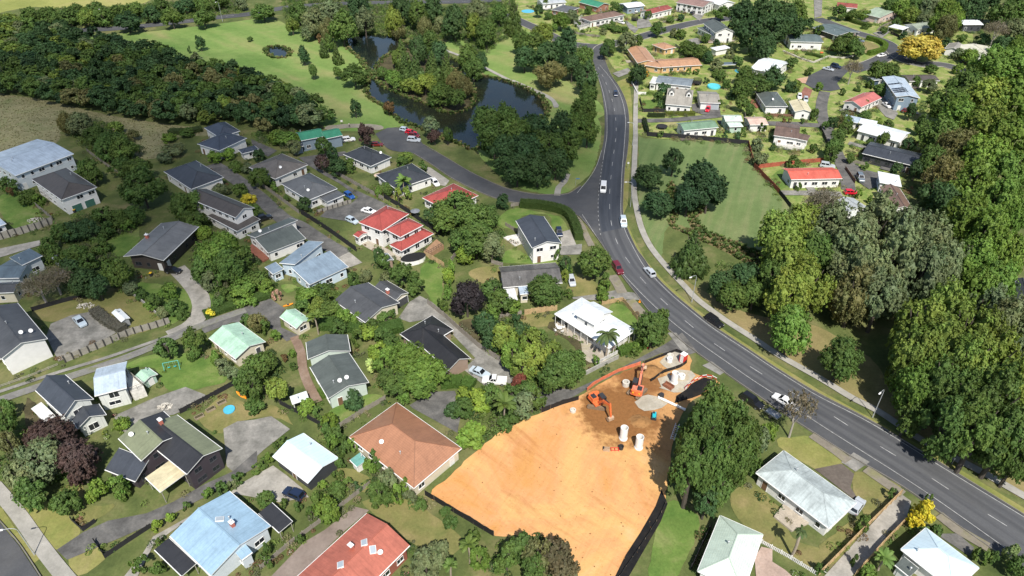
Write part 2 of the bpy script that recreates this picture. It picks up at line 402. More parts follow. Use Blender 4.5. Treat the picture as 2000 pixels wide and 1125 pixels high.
for k, c in [('black',(0.018,0.018,0.020)),('tan',(0.45,0.32,0.17)),('grey',(0.25,0.225,0.19)),('rust',(0.33,0.085,0.05)),('brownf',(0.18,0.09,0.06)),
             ('whitef',(0.70,0.69,0.66)),('post',(0.30,0.28,0.24)),('postdark',(0.06,0.055,0.05)),('conc',(0.33,0.32,0.29)),('silt',(0.012,0.012,0.013)),('mesh',(0.62,0.17,0.085)),('stonewall',(0.50,0.47,0.41)),
             ('deck',(0.30,0.18,0.105)),('deckred',(0.22,0.085,0.055)),('deckgrey',(0.40,0.35,0.28)),('deckwhite',(0.62,0.60,0.55))]:
    plain('f_'+k, c, 0.85, 0.28, 1.2)
ground_mat('geotextile_shade', [(0.010,0.010,0.011),(0.016,0.016,0.017),(0.03,0.025,0.02)], 0.5, 1.5)  # near-black for the silt fabric and the shade painted in with it
plain('linepaint', (0.38,0.38,0.37), 0.8, 0.45, 1.6)
plain('kerbpale', (0.33,0.31,0.27), 0.9, 0.3, 1.0); plain('kerb', (0.17,0.16,0.14), 0.9, 0.25, 1.0)
# car paint takes the object's colour
m, nt, b = new_mat('carpaint'); oi = nd(nt, 'ShaderNodeObjectInfo'); nt.links.new(oi.outputs['Color'], b.inputs['Base Color'])
b.inputs['Roughness'].default_value = 0.28; b.inputs['Coat Weight'].default_value = 0.5
m, nt, b = new_mat('paintobj'); oi = nd(nt, 'ShaderNodeObjectInfo'); nt.links.new(oi.outputs['Color'], b.inputs['Base Color']); b.inputs['Roughness'].default_value = 0.5
plain('tyre', (0.02,0.02,0.021), 0.85, 0.1); plain('rim', (0.40,0.41,0.42), 0.35, 0.1, 2, 0.7)
plain('lamplight', (0.75,0.75,0.72), 0.2, 0.02); plain('taillight', (0.35,0.02,0.02), 0.25, 0.05)
plain('exorange', (0.70,0.16,0.05), 0.5, 0.35, 2.5); plain('exdark', (0.035,0.036,0.04), 0.6, 0.2); plain('track', (0.20,0.14,0.09), 0.9, 0.3, 3)
plain('excoral', (0.66,0.20,0.12), 0.55, 0.35, 2.5); plain('steelworn', (0.42,0.30,0.20), 0.7, 0.3)
plain('concwhite', (0.74,0.73,0.70), 0.75, 0.10); plain('concring', (0.55,0.52,0.46), 0.85, 0.18)
plain('cyan', (0.02,0.42,0.50), 0.4, 0.1); plain('redplastic', (0.60,0.03,0.03), 0.4, 0.1); plain('rustbox', (0.25,0.10,0.055), 0.8, 0.3)
plain('poolblue', (0.08,0.42,0.62), 0.15, 0.1); plain('poolcyan', (0.10,0.52,0.60), 0.15, 0.1); plain('tealmetal', (0.10,0.40,0.36), 0.5, 0.1)
plain('kayak', (0.80,0.27,0.02), 0.4, 0.08); plain('yellow', (0.80,0.48,0.03), 0.5, 0.08); plain('blacknet', (0.02,0.02,0.022), 0.9, 0.1)
plain('skin', (0.45,0.28,0.20), 0.6, 0.05); plain('clothred', (0.50,0.04,0.04), 0.8, 0.1); plain('clothwhite', (0.65,0.65,0.65), 0.8, 0.1); plain('clothdark', (0.04,0.045,0.06), 0.8, 0.1)
plain('hair', (0.03,0.022,0.016), 0.7, 0.1); plain('beigecloth', (0.55,0.42,0.30), 0.9, 0.1)
plain('signblue', (0.05,0.20,0.42), 0.5, 0.05); plain('timber', (0.30,0.24,0.17), 0.85, 0.25, 2)

# ------------------------------------------------------------------ layout (metres)
POND = [(-81.85, 346.29), (-76.25, 351.46), (-61.51, 349.73), (-51.67, 337.95), (-32.88, 319.23), (-22.88, 309.08), (-16.37, 291.55), (-8.68, 289.63), (0.0, 282.15), (9.25, 270.35), (13.44, 257.19), (12.05, 246.47), (7.45, 238.29), (0.0, 233.68), (-7.13, 224.84), (-12.16, 217.31), (-16.72, 221.03), (-23.34, 227.0), (-33.24, 235.51), (-41.62, 243.05), (-50.57, 258.25), (-56.3, 265.3), (-59.67, 276.74), (-60.68, 290.27), (-64.24, 302.14), (-69.92, 316.27), (-76.42, 328.37)]
SMALLPOND = [(-115.39, 326.82), (-114.06, 332.31), (-108.3, 330.73), (-102.82, 324.51), (-102.47, 317.75), (-106.81, 314.81), (-111.32, 319.23)]
ISLAND = [(-57.8, 316.27), (-59.52, 302.14), (-58.72, 290.27), (-53.94, 280.33), (-47.51, 272.07), (-40.5, 265.3), (-31.68, 257.72), (-23.16, 249.46), (-16.67, 254.57), (-15.04, 266.41), (-18.17, 283.99), (-26.95, 302.14), (-39.92, 319.23), (-50.27, 326.82)]
SHEETS = [
 ('suburb_grass', 'brightlawn', 1, [(0.0, 458.49), (57.29, 458.49), (190.98, 458.49), (273.74, 458.49), (206.65, 310.49), (164.59, 250.47), (137.66, 214.49), (103.21, 173.38), (93.25, 170.48), (84.07, 177.87), (82.06, 185.71), (79.5, 203.71), (81.78, 220.19), (46.96, 228.75), (46.54, 243.05), (51.76, 290.27), (47.69, 325.28), (0.0, 358.56)], 1),
 ('meadow', 'meadow', 1, [(-218.98, 272.07), (-205.55, 270.35), (-180.5, 262.01), (-154.43, 249.46), (-125.23, 239.23), (-111.89, 235.97), (-105.38, 230.52), (-118.52, 227.0), (-116.92, 218.54), (-118.8, 210.54), (-130.78, 214.49), (-147.17, 230.52), (-159.59, 240.66), (-162.75, 235.97), (-158.17, 220.61), (-177.46, 206.71)], 1),
 ('field', 'fieldgrass', 1, [(-365.92, 472.53), (-218.9, 472.53), (-208.79, 418.06), (-217.45, 411.15), (-238.61, 395.77), (-268.75, 404.44), (-302.05, 377.37)], 1),
 ('park_lawn', 'parklawn', 1, [(-214.27, 348.0), (-183.22, 356.76), (-151.74, 371.56), (-130.59, 381.33), (-113.01, 365.89), (-95.79, 348.0), (-80.18, 345.44), (-73.93, 325.28), (-64.25, 303.51), (-60.7, 283.99), (-57.77, 269.22), (-50.49, 257.72), (-41.18, 242.57), (-41.74, 236.89), (-66.38, 235.05), (-81.28, 266.41), (-108.75, 290.27), (-142.36, 310.49), (-179.55, 326.82)], 1),
 ('park_lawn', 'parklawn', 1, [(-31.92, 337.14), (-12.92, 358.56), (5.17, 358.56), (15.03, 345.44), (21.75, 290.27), (33.98, 260.92), (32.41, 245.49), (13.35, 245.49), (10.16, 266.41), (-8.67, 289.0)], 1),
 ('park_lawn', 'parklawn', 1, [(-31.44, 235.97), (-21.39, 224.84), (-12.7, 217.72), (-8.37, 206.71), (0.0, 192.35), (9.31, 186.36), (15.52, 186.36), (20.65, 192.35), (25.43, 201.14), (28.91, 214.49), (32.29, 240.66), (25.99, 260.92), (13.77, 255.61), (0.0, 240.66), (-7.51, 240.66)], 1),
 ('park_path', 'pathgrey', 3, [(-66.98, 237.83), (-56.16, 239.71), (-47.45, 237.83), (-47.43, 234.13), (-57.33, 235.97), (-66.19, 234.13)], 1),
 ('mown_reserve', 'mown', 1, [(45.06, 230.52), (46.33, 227.0), (80.96, 221.03), (78.17, 203.71), (80.78, 184.1), (80.78, 176.96), (71.17, 164.88), (65.32, 154.42), (55.04, 156.95), (47.52, 167.65), (42.7, 164.88), (39.03, 151.95), (37.15, 170.48), (38.09, 185.71), (40.96, 202.97)], 1),
 ('creek_bank', 'bank', 2, [(50.06, 195.1), (49.86, 185.71), (48.95, 176.35), (45.79, 167.65), (47.08, 165.43), (49.82, 164.88), (50.27, 170.48), (51.36, 179.4), (54.91, 181.89), (57.45, 176.35), (53.82, 173.38), (53.26, 166.26), (56.29, 162.18), (62.06, 157.46), (65.32, 154.42), (68.5, 147.16), (71.85, 141.46), (69.14, 137.1), (63.87, 144.85), (58.9, 150.73), (54.23, 156.44), (49.14, 161.65), (44.03, 168.21), (46.26, 176.35), (46.76, 185.71)], 1),
 ('roadside_reserve', 'drygrass', 1, [(39.52, 147.16), (45.48, 138.18), (52.19, 129.89), (59.52, 125.99), (70.08, 122.24), (77.37, 111.78), (78.39, 99.47), (84.38, 83.8), (94.85, 78.09), (91.51, 72.77), (83.12, 81.46), (76.02, 89.97), (68.65, 100.92), (59.69, 111.78), (50.0, 125.99)], 1),
 ('verge', 'verge', 2, [(32.35, 170.48), (33.39, 159.54), (34.89, 149.53), (38.22, 139.91), (42.65, 130.69), (48.69, 120.78), (55.26, 111.78), (62.83, 102.09), (70.1, 94.45), (76.64, 87.2), (82.38, 80.09), (90.11, 70.55), (88.51, 68.01), (80.83, 77.21), (76.95, 82.04), (68.87, 91.52), (61.48, 98.33), (58.64, 102.09), (54.1, 107.91), (47.7, 116.87), (44.3, 121.87), (38.15, 132.72), (35.38, 139.69), (33.11, 148.34), (31.73, 159.54), (31.11, 167.65)], 0),
 ('verge', 'verge', 2, [(49.59, 290.27), (46.78, 260.92), (43.0, 231.42), (37.99, 202.97), (34.14, 179.4), (32.0, 173.38), (33.29, 185.71), (36.34, 202.97), (40.05, 227.0), (42.71, 245.49), (44.09, 266.41), (43.81, 283.99)], 0),
 ('yard_lawn', 'greenlawn', 2, [(-23.12, 146.54), (-20.61, 149.69), (-17.46, 145.92), (-17.18, 138.18), (-16.88, 130.43), (-17.78, 129.63), (-20.55, 134.78), (-22.89, 141.09)], 1),
 ('yard_lawn', 'drylawn', 2, [(-11.11, 144.69), (-6.67, 147.16), (-3.49, 145.92), (-3.07, 140.5), (-5.74, 138.75), (-9.22, 141.09)], 1),
 ('yard_lawn', 'greenlawn', 2, [(-3.43, 172.6), (0.5, 177.36), (6.45, 175.75), (13.42, 172.6), (15.43, 167.28), (15.67, 165.07), (11.49, 165.07), (10.32, 173.38), (2.84, 172.6), (2.0, 165.8), (-4.12, 167.28)], 1),
 ('yard_lawn', 'greenlawn', 2, [(-4.62, 149.69), (0.36, 155.6), (5.36, 150.98), (12.44, 149.69), (12.01, 148.42), (1.77, 148.42)], 1),
 ('yard_lawn', 'drylawn', 2, [(15.11, 142.28), (19.0, 143.48), (21.5, 137.6), (19.89, 134.78), (14.88, 134.23), (13.37, 136.47)], 1),
 ('yard_lawn', 'greenlawn', 2, [(23.04, 130.43), (26.36, 130.96), (29.02, 124.73), (26.92, 123.23), (24.35, 125.23), (23.0, 127.28)], 1),
 ('yard_lawn', 'drylawn', 2, [(-0.32, 126.25), (4.79, 127.28), (9.88, 126.76), (9.1, 123.72), (4.05, 122.24), (0.31, 124.22)], 1),
 ('yard_lawn', 'drylawn', 2, [(-112.73, 128.32), (-102.68, 133.95), (-96.43, 137.6), (-80.96, 125.23), (-84.79, 120.29), (-89.11, 120.29), (-98.02, 127.79), (-106.03, 124.22)], 1),
 ('yard_lawn', 'greenlawn', 2, [(-93.16, 139.33), (-82.32, 137.6), (-78.11, 135.34), (-76.02, 131.5), (-77.08, 124.22), (-80.64, 125.23)], 1),
 ('yard_lawn', 'greenlawn', 2, [(-74.32, 135.9), (-69.64, 139.91), (-62.32, 132.58), (-69.05, 128.32), (-71.52, 126.25)], 1),
 ('yard_lawn', 'greenlawn', 2, [(-82.53, 108.54), (-78.57, 112.89), (-66.71, 112.89), (-61.68, 108.54), (-59.7, 104.39), (-69.78, 102.0), (-75.87, 108.54)], 1),
 ('yard_lawn', 'greenlawn', 2, [(-110.28, 156.61), (-105.44, 167.28), (-100.16, 155.26), (-102.3, 151.95), (-106.19, 152.6)], 1),
 ('yard_lawn', 'greenlawn', 2, [(-154.32, 184.85), (-148.64, 185.71), (-136.08, 174.17), (-134.58, 167.28), (-138.28, 165.07), (-148.86, 175.75)], 1),
 ('yard_lawn', 'drylawn', 2, [(-61.05, 94.36), (-58.25, 100.92), (-52.37, 97.58), (-46.93, 97.58), (-42.58, 92.58), (-46.83, 94.81), (-53.94, 93.02), (-55.37, 90.4), (-57.96, 91.26)], 1),
 ('yard_lawn', 'greenlawn', 2, [(-57.09, 138.75), (-54.54, 139.33), (-52.75, 137.6), (-54.84, 135.34)], 1),
 ('yard_lawn', 'drylawn', 2, [(-25.63, 74.85), (-20.18, 75.91), (-14.56, 73.11), (-8.42, 67.82), (-9.35, 65.01), (-14.95, 65.93), (-21.43, 70.42), (-23.82, 72.77)], 1),
 ('yard_lawn', 'drylawn', 2, [(-31.02, 82.62), (-24.93, 79.57), (-25.65, 76.63), (-30.11, 78.09), (-31.94, 81.08)], 1),
 ('yard_lawn', 'greenlawn', 2, [(-36.09, 96.18), (-34.68, 97.58), (-29.47, 100.92), (-26.13, 99.47), (-33.09, 93.02), (-35.7, 94.36)], 1),
 ('yard_lawn', 'drylawn', 2, [(-78.78, 78.17), (-76.13, 79.01), (-73.01, 74.12), (-68.03, 74.12), (-71.61, 70.65), (-78.84, 75.71)], 1),
 ('yard_lawn', 'verge', 2, [(-86.56, 75.71), (-79.75, 74.91), (-71.32, 68.79), (-73.76, 65.57), (-78.36, 68.79), (-83.08, 72.55)], 1),
 ('yard_lawn', 'verge', 2, [(-70.9, 63.67), (-68.34, 66.63), (-65.12, 63.85), (-67.7, 61.01), (-69.03, 61.83)], 1),
 ('yard_lawn', 'verge', 2, [(-87.72, 73.72), (-83.93, 70.65), (-78.74, 66.63), (-75.07, 64.53), (-75.86, 63.17), (-80.32, 66.63), (-85.65, 70.27)], 1),
 ('yard_lawn', 'drylawn', 2, [(38.47, 76.63), (42.36, 78.82), (44.89, 75.2), (46.73, 71.75), (46.02, 67.82), (49.83, 65.93), (50.37, 64.4), (47.68, 61.43), (43.9, 64.7), (40.78, 67.18), (37.68, 72.43)], 1),
 ('yard_lawn', 'verge', 2, [(49.96, 88.7), (53.78, 89.54), (57.35, 89.54), (60.79, 84.2), (57.41, 81.85), (54.94, 81.85), (50.65, 85.81)], 1),
 ('yard_lawn', 'drylawn', 2, [(60.51, 79.57), (63.42, 81.46), (66.9, 79.57), (68.62, 77.35), (60.44, 71.42), (59.68, 73.8)], 1),
 ('yard_lawn', 'greenlawn', 2, [(26.46, 74.5), (30.57, 73.11), (31.37, 70.09), (27.86, 64.09), (25.28, 60.56), (21.29, 60.56)], 1),
 ('yard_lawn', 'drylawn', 2, [(49.94, 66.24), (54.37, 69.11), (57.42, 71.08), (59.47, 69.11), (53.54, 64.09), (50.36, 62.9)], 1),
 ('yard_lawn', 'greenlawn', 2, [(149.27, 332.58), (157.9, 320.23), (155.07, 316.27), (145.75, 316.27), (144.09, 320.23)], 1),
 ('yard_lawn', 'brightlawn', 2, [(125.45, 270.08), (132.32, 271.81), (131.23, 265.0), (124.77, 255.26), (122.42, 249.08), (117.21, 247.57), (119.43, 255.26)], 1),
 ('yard_lawn', 'brightlawn', 2, [(106.02, 235.29), (110.51, 234.59), (107.61, 221.35), (102.82, 217.6), (99.99, 220.09)], 1),
 ('yard_lawn', 'brightlawn', 2, [(84.81, 233.22), (93.19, 235.29), (88.33, 220.09), (81.27, 217.6), (81.59, 226.51)], 1),
 ('yard_lawn', 'brightlawn', 2, [(50.6, 240.23), (60.52, 240.23), (60.69, 231.17), (48.53, 232.53)], 1),
 ('yard_lawn', 'greenlawn', 2, [(51.47, 262.51), (59.36, 262.51), (57.67, 252.91), (50.0, 252.91)], 1),
 ('yard_lawn', 'brightlawn', 2, [(79.6, 288.21), (89.82, 287.26), (86.47, 270.08), (76.33, 276.22)], 1),
 ('yard_lawn', 'brightlawn', 2, [(81.83, 262.51), (88.72, 263.33), (85.95, 250.6), (78.81, 251.37)], 1),
 ('yard_lawn', 'brightlawn', 2, [(45.75, 322.23), (49.86, 327.34), (51.61, 298.54), (46.05, 296.77), (43.58, 311.45)], 1),
 ('yard_lawn', 'brightlawn', 2, [(67.61, 317.26), (75.16, 324.26), (76.76, 316.27), (68.17, 313.36)], 1),
 ('yard_lawn', 'brightlawn', 2, [(85.03, 314.33), (89.7, 310.49), (87.58, 297.65), (83.05, 298.54)], 1),
 ('yard_lawn', 'greenlawn', 2, [(92.76, 310.49), (99.89, 319.23), (105.09, 315.3), (102.56, 310.49), (93.6, 307.67)], 1),
 ('yard_lawn', 'brightlawn', 2, [(72.28, 377.37), (86.77, 389.47), (89.6, 381.33), (78.78, 373.48), (72.66, 370.92)], 1),
 ('yard_lawn', 'brightlawn', 2, [(126.04, 270.95), (133.82, 270.95), (124.73, 252.14), (117.72, 249.08)], 1),
 ('yard_lawn', 'brightlawn', 2, [(130.22, 247.57), (138.77, 256.84), (139.5, 247.57), (135.53, 242.39)], 1),
 ('yard_lawn', 'greenlawn', 2, [(80.09, 194.64), (88.39, 203.22), (85.16, 189.21), (80.99, 186.58)], 1),
 ('yard_lawn', 'brightlawn', 2, [(124.63, 322.23), (133.69, 306.74), (143.16, 314.33), (156.32, 316.27), (159.68, 312.4), (145.49, 301.23), (126.29, 290.7), (126.97, 301.23)], 1),
 ('yard_lawn', 'drygrass', 2, [(165.35, 334.71), (170.98, 341.25), (173.74, 331.52), (162.18, 322.23)], 1),
 ('dirt_site', 'clay', 3, [(6.06, 95.81), (10.25, 98.33), (15.68, 101.8), (19.71, 105.11), (24.93, 108.22), (33.46, 113.45), (37.43, 113.78), (38.73, 110.96), (37.84, 107.75), (42.92, 104.19), (40.22, 101.65), (35.29, 98.05), (31.88, 92.58), (29.7, 86.21), (27.78, 80.32), (26.25, 74.33), (22.06, 67.82), (16.26, 59.71), (11.1, 59.71), (8.73, 66.12), (4.21, 67.82), (0.0, 68.3), (-2.7, 68.2), (-8.68, 72.26), (-14.09, 76.13), (-11.0, 80.32), (-7.56, 85.0), (-3.11, 89.71), (1.49, 93.24)], 1),
 ('gravel_pad', 'gravelpad', 5, [(24.22, 98.14), (27.45, 100.43), (30.22, 99.66), (30.88, 97.95), (29.76, 97.02), (28.16, 96.37), (26.15, 96.46), (24.77, 97.2)], 1),
 ('gravel_pad', 'gravelpad', 5, [(31.5, 110.26), (33.24, 112.67), (35.34, 113.56), (37.49, 112.44), (37.2, 110.26), (35.44, 108.75), (33.58, 108.12), (32.07, 108.54)], 1),
 ('gravel_pad', 'gravelpad', 5, [(30.0, 102.39), (31.62, 106.03), (35.46, 108.12), (37.64, 107.49), (38.19, 106.03), (36.74, 103.19), (34.46, 101.6), (32.06, 101.41)], 1),
 ('silt_fabric_shade', 'geotextile_shade', 5, [(26.22, 77.21), (26.78, 74.33), (24.92, 70.75), (21.79, 66.12), (18.04, 60.56), (15.97, 60.56), (18.25, 64.55), (21.16, 68.59), (24.58, 73.8)], 0),  # black fabric on the bank, widened to paint in the fence's shade
 ('silt_fabric_shade', 'geotextile_shade', 5, [(33.32, 100.36), (35.06, 101.69), (38.04, 104.5), (40.12, 105.67), (42.31, 104.67), (42.09, 103.72), (39.5, 101.6), (36.43, 99.74), (33.59, 98.72), (32.35, 98.32)], 1),
 ('driveway', 'asphaltold', 4, [(38.41, 120.41), (40.45, 113.78), (38.34, 112.78), (32.57, 113.45), (26.25, 109.82), (17.46, 103.89), (12.43, 100.19), (6.27, 96.23), (4.09, 97.76), (5.27, 103.14), (12.57, 102.09), (22.18, 107.91), (34.01, 116.52)], 0),
 ('driveway', 'concreteold', 4, [(-24.52, 131.9), (-22.33, 134.37), (-18.96, 131.5), (-14.26, 125.61), (-7.96, 117.22), (0.0, 109.34), (0.42, 104.19), (-5.26, 102.84), (-10.3, 108.22), (-7.96, 111.78), (-13.63, 120.05), (-18.06, 125.61), (-23.58, 124.1), (-26.38, 125.61)], 0),
 ('driveway', 'asphaltold', 4, [(-20.43, 97.76), (-16.49, 101.5), (-11.71, 101.8), (-9.94, 96.64), (-10.46, 90.48), (-19.71, 96.92)], 0),
 ('driveway', 'concrete', 4, [(-48.43, 156.95), (-43.03, 153.59), (-38.74, 148.74), (-42.26, 145.92), (-44.41, 149.69), (-47.5, 154.26)], 0),
 ('driveway', 'asphaltold', 4, [(-71.02, 211.32), (-56.53, 216.09), (-54.63, 213.42), (-64.2, 209.25), (-64.16, 205.2), (-56.33, 197.44), (-48.75, 189.21), (-40.13, 182.3), (-35.27, 178.17), (-39.27, 171.83), (-45.86, 169.53), (-54.98, 172.22), (-54.19, 175.75), (-47.48, 180.22), (-46.14, 184.0), (-53.66, 192.81), (-59.56, 198.39), (-66.5, 205.7)], 0),
 ('driveway', 'asphaltold', 4, [(-91.2, 226.13), (-79.52, 216.63), (-81.15, 211.84), (-85.44, 215.56), (-89.75, 222.15)], 0),
 ('driveway', 'asphaltold', 4, [(-71.42, 124.22), (-66.31, 127.79), (-58.21, 133.13), (-53.46, 129.1), (-54.04, 126.25), (-52.64, 122.24), (-47.8, 119.34), (-50.06, 117.22), (-55.13, 122.24), (-60.41, 124.22), (-64.42, 123.97), (-69.82, 119.81)], 0),
 ('parking_yard', 'concreteold', 4, [(-105.94, 123.47), (-102.88, 126.66), (-97.95, 128.32), (-89.27, 120.29), (-95.79, 111.78), (-97.27, 110.69), (-104.49, 119.1)], 0),
 ('driveway', 'concrete', 4, [(-137.84, 154.92), (-128.36, 159.5), (-126.7, 157.16), (-135.05, 150.33)], 0),
 ('driveway', 'concreteold', 4, [(-78.0, 94.82), (-72.14, 99.84), (-67.06, 102.89), (-62.09, 100.66), (-62.05, 98.38), (-66.41, 95.23), (-71.83, 93.69), (-73.73, 89.59)], 0),
 ('driveway', 'concreteold', 4, [(-55.41, 91.48), (-53.4, 93.37), (-50.21, 93.82), (-47.17, 94.81), (-42.59, 91.35), (-46.31, 86.13), (-47.89, 83.02), (-50.06, 81.08), (-51.74, 82.43)], 0),
 ('driveway', 'asphaltold', 4, [(-73.57, 65.5), (-71.0, 68.79), (-67.86, 70.95), (-62.01, 72.48), (-58.34, 74.83), (-54.32, 78.5), (-50.4, 81.14), (-47.37, 86.15), (-46.26, 82.45), (-53.46, 75.63), (-57.75, 72.09), (-63.91, 67.99), (-70.95, 63.78)], 0),
 ('driveway', 'concrete', 4, [(-60.67, 60.56), (-59.4, 65.01), (-58.99, 67.98), (-53.88, 72.36), (-51.19, 75.49), (-49.2, 76.63), (-48.27, 78.38), (-43.43, 82.62), (-40.34, 80.32), (-36.93, 77.65), (-35.27, 75.74), (-40.03, 74.68), (-45.07, 75.77), (-48.86, 76.49), (-53.49, 72.09), (-56.51, 68.78), (-58.33, 66.4), (-58.54, 60.56)], 0),
 ('driveway', 'brownconc', 4, [(-38.16, 59.99), (-34.0, 66.87), (-31.15, 69.11), (-26.9, 73.73), (-24.3, 73.05), (-28.18, 68.4), (-32.32, 62.16), (-33.65, 59.99)], 0),
 ('road', 'asphalt', 4, [(-90.61, 74.12), (-85.88, 70.65), (-80.11, 66.28), (-74.05, 61.01), (-70.59, 57.97), (-80.64, 57.97)], 0),
 ('driveway', 'brownpave', 4, [(54.63, 81.85), (60.05, 83.09), (61.42, 80.7), (59.61, 77.9), (59.93, 74.78), (58.73, 75.84), (55.25, 81.0)], 0),
 ('driveway', 'concreteold', 4, [(60.1, 83.41), (63.26, 85.68), (65.31, 83.41), (61.83, 81.2)], 0),
 ('driveway', 'concrete', 4, [(47.33, 59.71), (67.69, 76.63), (68.95, 74.85), (66.18, 71.08), (51.56, 59.71)], 0),
 ('driveway', 'asphaltold', 4, [(69.91, 68.46), (73.61, 68.52), (74.88, 65.93), (73.34, 64.34), (71.32, 66.81)], 0),
 ('driveway', 'pinkconc', 4, [(38.77, 64.03), (40.46, 66.09), (42.04, 65.62), (41.37, 63.43), (43.02, 61.95), (44.08, 60.27), (37.97, 60.27)], 0),
 ('driveway', 'concreteold', 4, [(14.51, 133.68), (20.56, 134.89), (25.06, 136.47), (29.76, 135.45), (31.14, 132.47), (24.65, 133.02), (19.67, 132.47), (14.78, 132.85)], 0),
 ('driveway', 'concrete', 4, [(13.31, 163.61), (16.05, 165.07), (17.36, 157.29), (13.26, 156.27)], 0),
 ('driveway', 'concreteold', 4, [(12.71, 156.27), (18.86, 157.63), (18.27, 152.6), (12.67, 152.28)], 0),
 ('driveway', 'concrete', 4, [(-28.7, 204.7), (-26.39, 203.71), (-19.54, 194.64), (-20.54, 191.0), (-23.15, 191.9), (-25.1, 194.64)], 0),
 ('driveway', 'concreteold', 4, [(35.07, 120.29), (37.08, 120.29), (38.69, 114.69), (37.23, 113.33)], 0),
 ('driveway', 'concreteold', 4, [(40.51, 109.4), (42.85, 110.69), (44.98, 107.49), (43.58, 106.44)], 0),
 ('road', 'asphalt', 4, [(121.34, 281.47), (126.15, 291.09), (135.4, 300.03), (140.38, 304.36), (144.93, 303.32), (149.32, 306.24), (152.65, 309.42), (152.75, 306.24), (143.18, 294.02), (134.99, 282.11), (133.76, 275.15), (128.97, 272.86), (124.47, 274.27), (122.57, 276.93)], 0),
 ('driveway', 'asphaltold', 5, [(105.84, 206.2), (110.58, 211.53), (113.34, 202.24), (117.58, 199.34), (112.51, 190.55), (109.25, 188.77), (107.64, 194.64), (109.06, 204.21)], 0),
 ('driveway', 'redbrick', 5, [(115.23, 269.23), (120.03, 277.83), (122.01, 274.27), (117.92, 265.83), (115.84, 262.92), (114.36, 264.83)], 0),
 ('driveway', 'pinkpave', 5, [(119.45, 287.07), (125.88, 290.13), (121.66, 281.65), (119.98, 282.39)], 0),
 ('driveway', 'concreteold', 5, [(96.68, 387.41), (101.72, 393.65), (105.13, 392.25), (98.6, 376.07), (97.58, 381.33)], 0),
 ('driveway', 'concreteold', 5, [(58.99, 374.77), (60.23, 376.07), (64.1, 360.97), (61.33, 353.8), (59.41, 362.19)], 0),
 ('driveway', 'concreteold', 5, [(66.19, 380.01), (71.82, 381.33), (72.18, 365.89), (66.02, 362.19), (63.58, 362.19)], 0),
 ('driveway', 'asphaltold', 5, [(69.44, 258.44), (72.79, 260.06), (73.05, 254.48), (79.76, 255.26), (78.18, 247.57), (71.39, 248.32), (68.54, 251.37)], 0),
 ('driveway', 'concreteold', 5, [(142.81, 265.0), (148.25, 268.37), (145.4, 249.08), (141.0, 243.12), (139.43, 246.07), (140.22, 256.05)], 0),
 ('driveway', 'concreteold', 5, [(84.56, 342.36), (90.6, 345.73), (92.11, 339.05), (87.1, 332.58), (83.87, 335.79)], 0),
 ('driveway', 'concreteold', 5, [(179.92, 353.8), (188.3, 359.76), (189.82, 356.16), (181.19, 345.73)], 0),
 ('driveway', 'concreteold', 5, [(174.13, 420.4), (179.06, 420.4), (165.97, 385.37), (160.7, 381.33)], 0),
 ('driveway', 'concreteold', 5, [(43.08, 294.14), (50.79, 301.23), (51.83, 295.89), (45.08, 289.0)], 0),
 ('garden_bed', 'mulch', 3, [(-12.27, 124.22), (-8.54, 125.23), (-7.09, 120.29), (-7.52, 115.6), (-10.74, 119.34)], 1),
 ('garden_bed', 'mulch', 3, [(-97.84, 99.89), (-91.13, 94.66), (-88.9, 93.4), (-85.06, 91.96), (-81.89, 89.35), (-86.75, 86.62), (-94.0, 92.58)], 1),
 ('garden_bed', 'mulch', 3, [(8.03, 122.32), (10.17, 124.48), (15.83, 118.39), (17.03, 113.4), (17.38, 110.29), (15.4, 109.35), (13.38, 116.61)], 1),
 ('patio', 'paver', 4, [(10.51, 124.48), (11.87, 124.21), (17.75, 117.63), (21.05, 114.62), (20.29, 110.76), (16.75, 110.29), (15.36, 112.67), (15.06, 117.12), (11.91, 119.42), (9.98, 120.73)], 1),
 ('patio', 'paver', 4, [(-42.71, 160.76), (-39.86, 159.36), (-36.67, 157.98), (-32.5, 154.59), (-28.95, 150.98), (-28.13, 148.74), (-33.2, 151.95), (-35.92, 153.26), (-39.75, 156.61)], 0),
]
